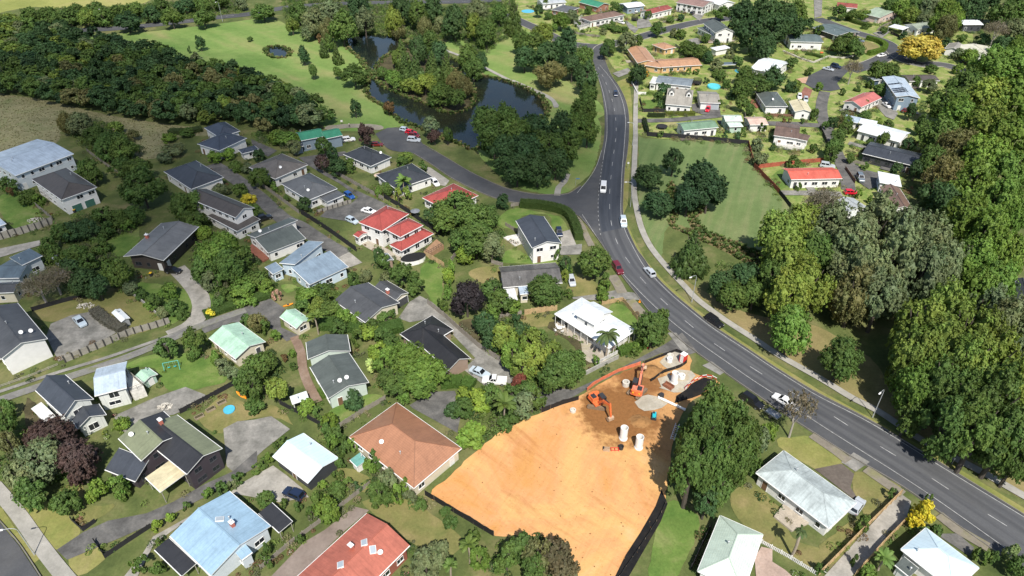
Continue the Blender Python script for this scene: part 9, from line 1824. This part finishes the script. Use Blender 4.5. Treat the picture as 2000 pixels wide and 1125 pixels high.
x, y, a = PR['swing']
fr = lambda s: T_(((s*1.5,-0.8,0),(s*1.5,0,1.9),0.06),((s*1.5,0.8,0),(s*1.5,0,1.9),0.06))
simple('swing_set', 'teal metal swing set on the lawn by the mint garage', 'swing set', [('end_frame', fr(-1), MATS['tealmetal']), ('end_frame', fr(1), MATS['tealmetal']), ('top_bar', T_(((-1.5,0,1.9),(1.5,0,1.9),0.06)), MATS['tealmetal']),
   ('seat', B_(((-0.6,0,0.5),(0.5,0.2,0.05))), MATS['cyan']), ('seat', B_(((0.6,0,0.5),(0.5,0.2,0.05))), MATS['cyan']), ('chain', T_(((-0.8,0,0.5),(-0.8,0,1.9),0.02),((-0.4,0,0.5),(-0.4,0,1.9),0.02)), MATS['galv']), ('chain', T_(((0.4,0,0.5),(0.4,0,1.9),0.02),((0.8,0,0.5),(0.8,0,1.9),0.02)), MATS['galv'])], x, y, a)
def kayak(x, y, a, ln, label):
    b = MB(); S = 9; prof = []
    for i in range(S):
        t = i/(S-1)*2-1; w = 0.36*(1-t*t)**0.6+0.01; z = 0.12*t*t
        prof += [(t*ln/2, -w, 0.28+z), (t*ln/2, 0, 0.02+z), (t*ln/2, w, 0.28+z), (t*ln/2, 0, 0.36+z)]
    fs = [(4*i+j, 4*i+(j+1) % 4, 4*i+4+(j+1) % 4, 4*i+4+j) for i in range(S-1) for j in range(4)]
    b.add(prof, fs); c = MB(); c.lathe([(0.0,0.40),(0.26,0.40),(0.28,0.36)], 12)
    simple('kayak', label, 'kayak', [('hull', b, MATS['kayak']), ('cockpit', c, MATS['exdark'])], x, y, a)
for q in KAYAKS: kayak(*q)
for i, (x, y, a) in enumerate(PR['beds']):
    s = MB()
    so = MB(); so.box((0,0,0.35), (1.5,0.7,0.06))
    simple('planter_box', ['raised timber planter box nearest the black and olive house','middle timber planter box beside the blue paddling pool','timber planter box nearest the dark fence above the blue pool'][i], 'planter',
        [('board', B_(((0,-0.42,0.2),(1.7,0.08,0.45))), MATS['timber']), ('board', B_(((0,0.42,0.2),(1.7,0.08,0.45))), MATS['timber']), ('board', B_(((-0.82,0,0.2),(0.08,0.8,0.45))), MATS['timber']), ('board', B_(((0.82,0,0.2),(0.08,0.8,0.45))), MATS['timber']), ('soil', so, MATS['mulch'])], x, y, a)
for i, (x, y, a) in enumerate(PR['wheelie']):
    bd = MB(); bd.box((0,0,0.5), (0.55,0.6,0.95)); ld = MB(); ld.box((0,-0.02,1.02), (0.6,0.68,0.10))
    simple('wheelie_bin', ['yellow lidded wheelie bin under the dark brown house','orange yellow lidded bin by the green garage doors'][i], 'bin', [('body', bd, MATS['exdark']), ('lid', ld, MATS['yellow']), ('wheel', T_(((-0.25,0.3,0.1),(0.25,0.3,0.1),0.1)), MATS['tyre'])], x, y, a)
def parasol(x, y, label, mat):
    b = MB(); b.lathe([(0,2.5),(1.4,2.05),(1.38,1.98),(0,2.4)], 8)
    simple('parasol', label, 'parasol', [('canopy', b, MATS[mat]), ('pole', T_(((0,0,0),(0,0,2.5),0.04)), MATS['timber']), ('foot', T_(((0,0,0),(0,0,0.1),0.3)), MATS['f_conc'])], x, y)
for q in PARASOLS: parasol(*q)
def table(x, y, label, mat):
    parts = [('table_top', T_(((0,0,0.70),(0,0,0.76),0.65), n=16), MATS[mat]), ('pedestal', T_(((0,0,0),(0,0,0.7),0.08)), MATS[mat])]
    simple('garden_table', label, 'table', parts, x, y)
    for k in range(4):
        t = k*math.pi/2+0.5; cx, cy = x+1.1*math.cos(t), y+1.1*math.sin(t)
        r = empty('garden_chair', (cx, cy, gz(cx, cy)), t+math.pi/2); tag(r, ['right hand','farther','left hand','nearer'][k]+' white chair at the garden table on the villa patio', 'chair', 'chairs round the villa table')
        B_(((0,0,0.42),(0.5,0.5,0.06))).build('seat', MATS[mat], r); B_(((0,-0.24,0.68),(0.5,0.05,0.5))).build('backrest', MATS[mat], r)
        for sx in (-1, 1):
            for sy in (-1, 1): T_(((sx*0.22,sy*0.22,0),(sx*0.22,sy*0.22,0.42),0.025)).build('leg', MATS[mat], r)
for q in TABLES: table(*q)
x, y, a = PR['boat']
hb = MB(); S = 8; prof = []
for i in range(S):
    t = i/(S-1); w = 1.0*(1-t**2.5)+0.03; prof += [(t*5-2.5, -w, 1.3+0.2*t), (t*5-2.5, -w*0.5, 0.7+0.3*t*t), (t*5-2.5, w*0.5, 0.7+0.3*t*t), (t*5-2.5, w, 1.3+0.2*t)]
fs = [(4*i+j, 4*i+4+j, 4*i+5+j, 4*i+1+j) for i in range(S-1) for j in range(3)]+[(4*i+3, 4*i, 4*i+4, 4*i+7) for i in range(S-1)]+[(0,1,2,3)]
hb.add(prof, fs); cbn = MB(); cbn.box((-0.2,0,1.7), (1.8,1.3,0.7), taper=0.75)
simple('boat', 'white boat on a trailer beside the big shrub, upper right street', 'boat', [('hull', hb, MATS['concwhite']), ('cabin', cbn, MATS['concwhite']), ('trailer', B_(((0,0,0.5),(4.6,0.15,0.12)),((-0.8,0,0.45),(0.15,2.0,0.12))), MATS['galv']), ('wheel', T_(((-0.8,-1.1,0.32),(-0.8,-0.9,0.32),0.32), n=12), MATS['tyre']), ('wheel', T_(((-0.8,0.9,0.32),(-0.8,1.1,0.32),0.32), n=12), MATS['tyre'])], x, y, a)
x, y, a = PR['trailer']
simple('trailer', 'grey flat trailer behind the black car under the trees', 'trailer', [('tray', B_(((0,0,0.62),(2.8,1.6,0.08)),((0,0.8,0.8),(2.8,0.05,0.35)),((0,-0.8,0.8),(2.8,0.05,0.35)),((-1.4,0,0.8),(0.05,1.6,0.35))), MATS['metalgrey']), ('drawbar', T_(((1.4,0.5,0.55),(2.6,0,0.5),0.05),((1.4,-0.5,0.55),(2.6,0,0.5),0.05)), MATS['metalgrey']),
   ('wheel', T_(((0,-1.0,0.32),(0,-0.82,0.32),0.32), n=12), MATS['tyre']), ('wheel', T_(((0,0.82,0.32),(0,1.0,0.32),0.32), n=12), MATS['tyre'])], x, y, a)
x, y, a = PR['coveredpool']
cp = MB(); n = 14
ringp = [(3.2*math.cos(2*math.pi*k/n)*(1.0 if math.sin(2*math.pi*k/n) < 0 else 1.05), 2.0*math.sin(2*math.pi*k/n)) for k in range(n)]
cp.add([(a_, b_, 0) for a_, b_ in ringp]+[(a_, b_, 1.25) for a_, b_ in ringp], [(i, (i+1) % n, n+(i+1) % n, n+i) for i in range(n)])
cv_ = MB(); cv_.add([(a_*1.02, b_*1.02, 1.26) for a_, b_ in ringp]+[(a_*0.9, b_*0.9, 1.38) for a_, b_ in ringp]+[(0,0,1.34)], [(i, (i+1) % n, n+(i+1) % n, n+i) for i in range(n)]+[(n+i, n+(i+1) % n, 2*n) for i in range(n)])
simple('covered_pool', 'raised white walled pool with black cover below the red tiled house', 'pool', [('pool_wall', cp, MATS['concwhite']), ('cover', cv_, MATS['f_silt'])], x, y, a)
x, y, a = PR['barrow']
simple('wheelbarrow', 'red wheelbarrow below the slate green roofed house', 'wheelbarrow', [('tray', B_(((0,0,0.5),(1.1,0.75,0.35))), MATS['rustred']) if False else ('tray', B_(((0,0,0.5),(1.3,0.9,0.4))), MATS['exorange']), ('wheel', T_(((0.8,-0.06,0.2),(0.8,0.06,0.2),0.2), n=10), MATS['tyre']), ('handle', T_(((-0.5,0.3,0.4),(-1.3,0.35,0.6),0.03)), MATS['timber']), ('handle', T_(((-0.5,-0.3,0.4),(-1.3,-0.35,0.6),0.03)), MATS['timber'])], x, y, a)
for q in SIGNS:
    x, y, h, label, mt, shape = q
    pl = MB()
    if shape == 'round': pl.tube((0,-0.04,h-0.3), (0,0.0,h-0.3), 0.34, n=18)
    elif shape == 'blade': pl.box((0.55,0,h-0.15), (1.2,0.03,0.26))
    else: pl.box((0,-0.03,h-0.2), (0.18,0.05,0.35))
    simple('sign' if shape != 'marker' else 'marker_post', label, 'sign' if shape != 'marker' else 'post', [('post', T_(((0,0,-0.1),(0,0,h),0.04)), MATS['galv']), ('plate', pl, MATS[mt])], x, y)

# ------------------------------------------------------------------ clouds overhead (behind the camera), shading part of the suburb
m, nt, b = new_mat('cloud')
lw = nd(nt, 'ShaderNodeLayerWeight'); lw.inputs['Blend'].default_value = 0.5
mr = nd(nt, 'ShaderNodeMapRange', interpolation_type='SMOOTHSTEP')
for i, v in ((1, 0.15), (2, 0.95), (3, CLOUD_ALPHA), (4, 0.0)): mr.inputs[i].default_value = v
nt.links.new(lw.outputs['Facing'], mr.inputs[0])
tb = nd(nt, 'ShaderNodeBsdfTransparent'); df = nd(nt, 'ShaderNodeBsdfDiffuse'); df.inputs[0].default_value = (0.9, 0.9, 0.9, 1)
ms = nd(nt, 'ShaderNodeMixShader'); nt.links.new(mr.outputs[0], ms.inputs[0]); nt.links.new(tb.outputs[0], ms.inputs[1]); nt.links.new(df.outputs[0], ms.inputs[2])
nt.links.new(ms.outputs[0], nt.nodes['Material Output'].inputs['Surface'])
def cloud(puffs):
    bm = bmesh.new(); H_ = 480.0
    for x, y, r in puffs:
        c = Vector((x, y, 0))+sun_dir*(H_/sun_dir.z)
        bmesh.ops.create_icosphere(bm, subdivisions=4, radius=1, matrix=Matrix.Translation(c) @ Matrix.Diagonal((r, r*1.15, r*0.42, 1)))
    me = bpy.data.meshes.new('cloud'); bm.to_mesh(me); bm.free(); me.materials.append(MATS['cloud'])
    me.polygons.foreach_set('use_smooth', [True]*len(me.polygons))
    tag(obj('cloud', me), kind='structure')
for q in CLOUDS: cloud(q)

# ------------------------------------------------------------------ low garden planting nobody could count
def garden_plants():
    rng = random.Random(77); vs = []; tint = []
    hard = [(P, bb) for (P, bb, z), o in zip(SURF, SURF_NAMES) if o in HARD]
    def free(x, y):
        for P, bb in hard:
            if bb[0]-0.5 <= x <= bb[1]+0.5 and bb[2]-0.5 <= y <= bb[3]+0.5 and in_poly(x, y, P): return False
        for cx, cy, a, L, W in FOOT:
            c, s = math.cos(a), math.sin(a); dx, dy = x-cx, y-cy; u, v = dx*c+dy*s, -dx*s+dy*c
            if abs(u) < L/2+0.1 and abs(v) < W/2+0.1: return False
        return True
    spots = []
    for cx, cy, a, L, W in FOOT:
        for k in range(int((L+W)*(0.55 if cy < 180 or cx < 20 else 1.3))):
            t = rng.uniform(-1, 1); e = rng.uniform(0.4, 2.6 if cy < 180 or cx < 20 else 5.5); sd = rng.randrange(4)
            u, v = ((t*L/2, W/2+e), (t*L/2, -W/2-e), (L/2+e, t*W/2), (-L/2-e, t*W/2))[sd]
            spots.append((cx+u*math.cos(a)-v*math.sin(a), cy+u*math.sin(a)+v*math.cos(a)))
    for name, label, kind, C, h in FENCES:
        if kind in ('silt', 'mesh', 'barrier'): continue
        for x, y, a in resample(C, 1.3):
            if rng.random() < 0.6:
                e = rng.choice([-1, 1])*rng.uniform(0.5, 1.6); spots.append((x-math.sin(a)*e, y+math.cos(a)*e))
    thick = []
    for T in THICKETS:
        xs = [p[0] for p in T]; ys = [p[1] for p in T]; ar = (max(xs)-min(xs))*(max(ys)-min(ys))
        for k in range(int(ar/3.2)):
            x, y = rng.uniform(min(xs), max(xs)), rng.uniform(min(ys), max(ys))
            if in_poly(x, y, T) and free(x, y): thick.append((x, y))
    cols = [(0.085,0.15,0.04), (0.13,0.21,0.05), (0.06,0.105,0.035), (0.17,0.24,0.06), (0.15,0.16,0.09), (0.20,0.13,0.07), (0.24,0.22,0.12)]
    for x, y in spots:
        if not free(x, y): continue
        c = rng.choice(cols); n = rng.randrange(1, 4)
        for i in range(n):
            px_, py_ = x+rng.gauss(0, 0.6), y+rng.gauss(0, 0.6); r = rng.uniform(0.25, 0.8)*(1.5 if y > 200 and x > 20 else 1); h = r*rng.uniform(0.7, 1.5)
            k0 = rng.uniform(0.8, 1.2)
            for k in range(int(26+40*r)):
                d = sph(rng); d.z = abs(d.z)
                p = Vector((px_+d.x*r, py_+d.y*r, 0.05+d.z*h)); nrm = (d+sph(rng)*0.7).normalized(); j = k0*rng.uniform(0.8, 1.2)
                leaf_faces(rng, vs, tint, p, nrm, 0.14, (c[0]*j, c[1]*j, c[2]*j))
            if rng.random() < 0.10:
                f = rng.choice([(0.8,0.78,0.72), (0.7,0.25,0.3), (0.75,0.55,0.1)])
                for k in range(14):
                    d = sph(rng); d.z = abs(d.z); leaf_faces(rng, vs, tint, Vector((px_+d.x*r, py_+d.y*r, 0.1+d.z*h)), d, 0.07, f)
    for x, y in thick:
        c = rng.choice(cols[:5]); r = rng.uniform(0.6, 1.5); h = r*rng.uniform(0.8, 1.7); k0 = rng.uniform(0.75, 1.2)
        for k in range(int(70*r)):
            d = sph(rng); d.z = abs(d.z); e = rng.uniform(0.85, 1.12)
            p = Vector((x+d.x*r*e, y+d.y*r*e, 0.05+d.z*h*e)); nrm = (d+sph(rng)*0.7).normalized(); j = k0*rng.uniform(0.8, 1.2)
            leaf_faces(rng, vs, tint, p, nrm, 0.20, (c[0]*j, c[1]*j, c[2]*j))
    o = obj('garden_plants', finish_leaves('garden_plants', vs, tint)); o.color = (1, 1, 1, 1)
    tag(o, 'low mixed garden plants along house walls and fences', 'plants', kind='stuff')
HARD = {'driveway', 'road', 'main_road', 'side_street', 'side_road', 'lane', 'parking_yard', 'footpath', 'drive_loop', 'pond', 'brick_path', 'park_road', 'park_path', 'dirt_site', 'gravel_pad', 'main_road_lanes'}
garden_plants()
def clods():
    rng = random.Random(5); mb = MB()
    for i in range(260):
        x, y = rng.uniform(-12, 30), rng.uniform(58, 102)
        if not in_poly(x, y, SITE): continue
        r = rng.choice([0.05, 0.06, 0.08, 0.14]); mb.lathe([(r, -0.02), (r*0.8, r*0.5), (0, r*0.75)], 5, (x, y, gz(x, y)))
    tag(mb.build('clods', MATS['soil']), 'scattered clods of soil on the bare earth site', 'soil', kind='stuff')
SITE = [P for (P, bb, z), o in zip(SURF, SURF_NAMES) if o == 'dirt_site'][0]
clods()

def tufts(name, label, pts_, cols, hs, seed):
    rng = random.Random(seed); vs = []; tint = []
    for x, y in pts_:
        c = rng.choice(cols); h = rng.uniform(*hs); k0 = rng.uniform(0.75, 1.2)
        for k in range(7):
            a = rng.uniform(0, 6.28); t = Vector((math.cos(a), math.sin(a), 0)); w = h*0.35; b0 = Vector((x, y, -0.02))+t*rng.uniform(0, h*0.3); top = b0+Vector((0, 0, h))+t*h*rng.uniform(0.1, 0.7)
            q = Vector((-t.y, t.x, 0))*w; vs += [b0-q*0.6, b0+q*0.6, top+q, top-q]; j = k0*rng.uniform(0.85, 1.15); tint.append((c[0]*j, c[1]*j, c[2]*j))
    o = obj(name, finish_leaves(name, vs, tint)); o.color = (1, 1, 1, 1); tag(o, label, 'grass', kind='stuff')
def fill(P, n, seed):
    rng = random.Random(seed); xs = [p[0] for p in P]; ys = [p[1] for p in P]; out = []
    while len(out) < n:
        x, y = rng.uniform(min(xs), max(xs)), rng.uniform(min(ys), max(ys)); n -= 0.2
        if in_poly(x, y, P): out.append((x, y))
    return out
def polys(nm): return [P for (P, bb, z), o in zip(SURF, SURF_NAMES) if o == nm]
tufts('meadow_grass', 'rough dry grass of the brown meadow at left', fill(polys('meadow')[0], 3500, 3), [(0.25,0.24,0.12), (0.28,0.26,0.14), (0.22,0.23,0.11)], (0.12, 0.3), 1)
tufts('creek_sedge', 'sedge and dry grass lining the creek across the reserve', fill(polys('creek_bank')[0], 1500, 4), [(0.09,0.15,0.04), (0.13,0.17,0.05), (0.24,0.19,0.10), (0.08,0.13,0.04), (0.12,0.18,0.05)], (0.3, 0.9), 2)
_r = random.Random(8); rim = []
for P in polys('pond')+polys('island'):
    for x, y, a in resample(P+[P[0]], 0.5):
        for k in range(2): e = _r.gauss(0, 0.7); rim.append((x-math.sin(a)*e, y+math.cos(a)*e))
tufts('pond_reeds', 'reeds and rough grass along the pond edges', rim, [(0.10,0.16,0.045), (0.16,0.20,0.06), (0.22,0.19,0.09), (0.07,0.11,0.035)], (0.3, 1.0), 3)

# ------------------------------------------------------------------ walker, letterboxes and other small things
def person(x, y, a, label, top, legs):
    """one skinned body mid-stride, clothes and hair as its children"""
    J = {'pelvis': (0,0,0.95,0.14), 'waist': (0,0,1.12,0.13), 'chest': (0.02,0,1.36,0.15), 'neck': (0.03,0,1.52,0.055), 'head': (0.05,0,1.64,0.095), 'crown': (0.05,0,1.74,0.075)}
    E = [('pelvis','waist'),('waist','chest'),('chest','neck'),('neck','head'),('head','crown')]
    for s, k in ((1, 'l'), (-1, 'r')):
        st = 0.22*s
        J.update({'hip'+k: (0,0.10*s,0.90,0.10), 'knee'+k: (st*0.7,0.11*s,0.50,0.065), 'ank'+k: (st,0.11*s,0.09,0.045), 'toe'+k: (st+0.16,0.12*s,0.04,0.04),
                  'sho'+k: (0.02,0.19*s,1.43,0.065), 'elb'+k: (-st*0.4,0.25*s,1.16,0.045), 'wri'+k: (-st*0.5+0.08,0.25*s,0.93,0.033), 'han'+k: (-st*0.5+0.12,0.25*s,0.84,0.035)})
        E += [('pelvis','hip'+k),('hip'+k,'knee'+k),('knee'+k,'ank'+k),('ank'+k,'toe'+k),('chest','sho'+k),('sho'+k,'elb'+k),('elb'+k,'wri'+k),('wri'+k,'han'+k)]
    def skin(name, keys, grow, mat, parent=None):
        ks = [k for k in J if k in keys]; idx = {k: i for i, k in enumerate(ks)}
        me = bpy.data.meshes.new(name); me.from_pydata([J[k][:3] for k in ks], [(idx[p], idx[q]) for p, q in E if p in idx and q in idx], []); me.materials.append(MATS[mat])
        o = obj(name, me, parent); o.modifiers.new('skin', 'SKIN')
        for k in ks: me.skin_vertices[0].data[idx[k]].radius = (J[k][3]+grow, J[k][3]+grow)
        me.skin_vertices[0].data[0].use_root = True
        sm = o.modifiers.new('sub', 'SUBSURF'); sm.levels = sm.render_levels = 2
        return o
    b = skin('person', set(J), 0.0, 'skin'); b.location = (x, y, gz(x, y)); b.rotation_euler = (0, 0, a); tag(b, label, 'person')
    skin('shirt', {'waist','chest','shol','shor','elbl','elbr'}, 0.018, top, b)
    skin('trousers', {'pelvis','hipl','hipr','kneel','kneer','ankl','ankr'}, 0.016, legs, b)
    h = MB(); h.lathe([(0.10,-0.02),(0.108,0.05),(0.08,0.12),(0,0.14)], 12, (0.035,0,1.66)); h.build('hair', MATS['hair'], b, smooth=True)
person(*PERSON, 'person in white top and dark trousers walking on the park path', 'clothwhite', 'clothdark')
for i, (x, y, a) in enumerate(LETTER):
    simple('letterbox', ['white letterbox at the tar driveway entrance, left one', 'white letterbox at the tar driveway entrance, right one'][i], 'letterbox', [('box', B_(((0,0,1.15),(0.35,0.5,0.4))), MATS['concwhite']), ('post', T_(((0,0,0),(0,0,1.0),0.05)), MATS['timber'])], x, y, a)
x, y, a = SLIDE
sc_ = MB(); sc_.beam((-0.2,0,1.15), (1.3,0,0.15), 0.5, 0.06); sc_.beam((-0.2,0.25,1.22), (1.3,0.25,0.22), 0.05, 0.14); sc_.beam((-0.2,-0.25,1.22), (1.3,-0.25,0.22), 0.05, 0.14)
simple('play_slide', 'red plastic play slide in the shade beside the hedge near the villa', 'slide', [('chute', sc_, MATS['redplastic']), ('ladder', T_(((-0.25,0.2,1.2),(-0.7,0.25,0),0.04),((-0.25,-0.2,1.2),(-0.7,-0.25,0),0.04),((-0.4,-0.22,0.8),(-0.4,0.22,0.8),0.03),((-0.55,-0.23,0.4),(-0.55,0.23,0.4),0.03)), MATS['redplastic'])], x, y, a)
x, y, a = BOARD
simple('notice_board', 'small white notice board beside the park path', 'sign', [('board', B_(((0,0,1.3),(0.8,0.05,0.7))), MATS['concwhite']), ('post', T_(((-0.35,0,0),(-0.35,0,1.6),0.04)), MATS['timber']), ('post', T_(((0.35,0,0),(0.35,0,1.6),0.04)), MATS['timber'])], x, y, 0.2)
for x, y, r, label in PILES:
    rng = random.Random(label); mb = MB()
    for k in range(70):
        t, q = rng.uniform(0, 6.28), rng.random()**0.6*r; s_ = rng.uniform(0.12, 0.4)
        mb.box((q*math.cos(t), q*math.sin(t)*0.6, max(0.05, (1-q/r)*0.6)), (s_, s_*rng.uniform(0.5, 1), s_*0.6), rng.uniform(0, 3), ry=rng.uniform(-0.6, 0.6))
    o = mb.build('rubble_pile', MATS['f_stonewall'], None, (x, y, gz(x, y))); tag(o, label, 'rubble', kind='stuff')

# spoil heaps on the earth site
def heap(x, y, r, h, label):
    rng = random.Random(label); n = 20; k = 7; vs = [(0, 0, h)]; fs = []
    for j in range(1, k+1):
        for i in range(n):
            t = 2*math.pi*i/n; q = r*j/k*(1+rng.uniform(-0.10, 0.10)); vs.append((q*1.25*math.cos(t), q*math.sin(t), h*(0.5+0.5*math.cos(math.pi*j/k))+(rng.gauss(0, 0.06) if j < k else -0.05)))
    fs += [(0, 1+i, 1+(i+1) % n) for i in range(n)]
    fs += [(1+(j-1)*n+i, 1+j*n+i, 1+j*n+(i+1) % n, 1+(j-1)*n+(i+1) % n) for j in range(1, k) for i in range(n)]
    tag(obj('soil_heap', mesh('soil_heap', vs, fs, MATS['soil'], smooth=True), None, (x, y, gz(x, y)-0.02)), label, 'soil heap')
for q in HEAPS: heap(*q)
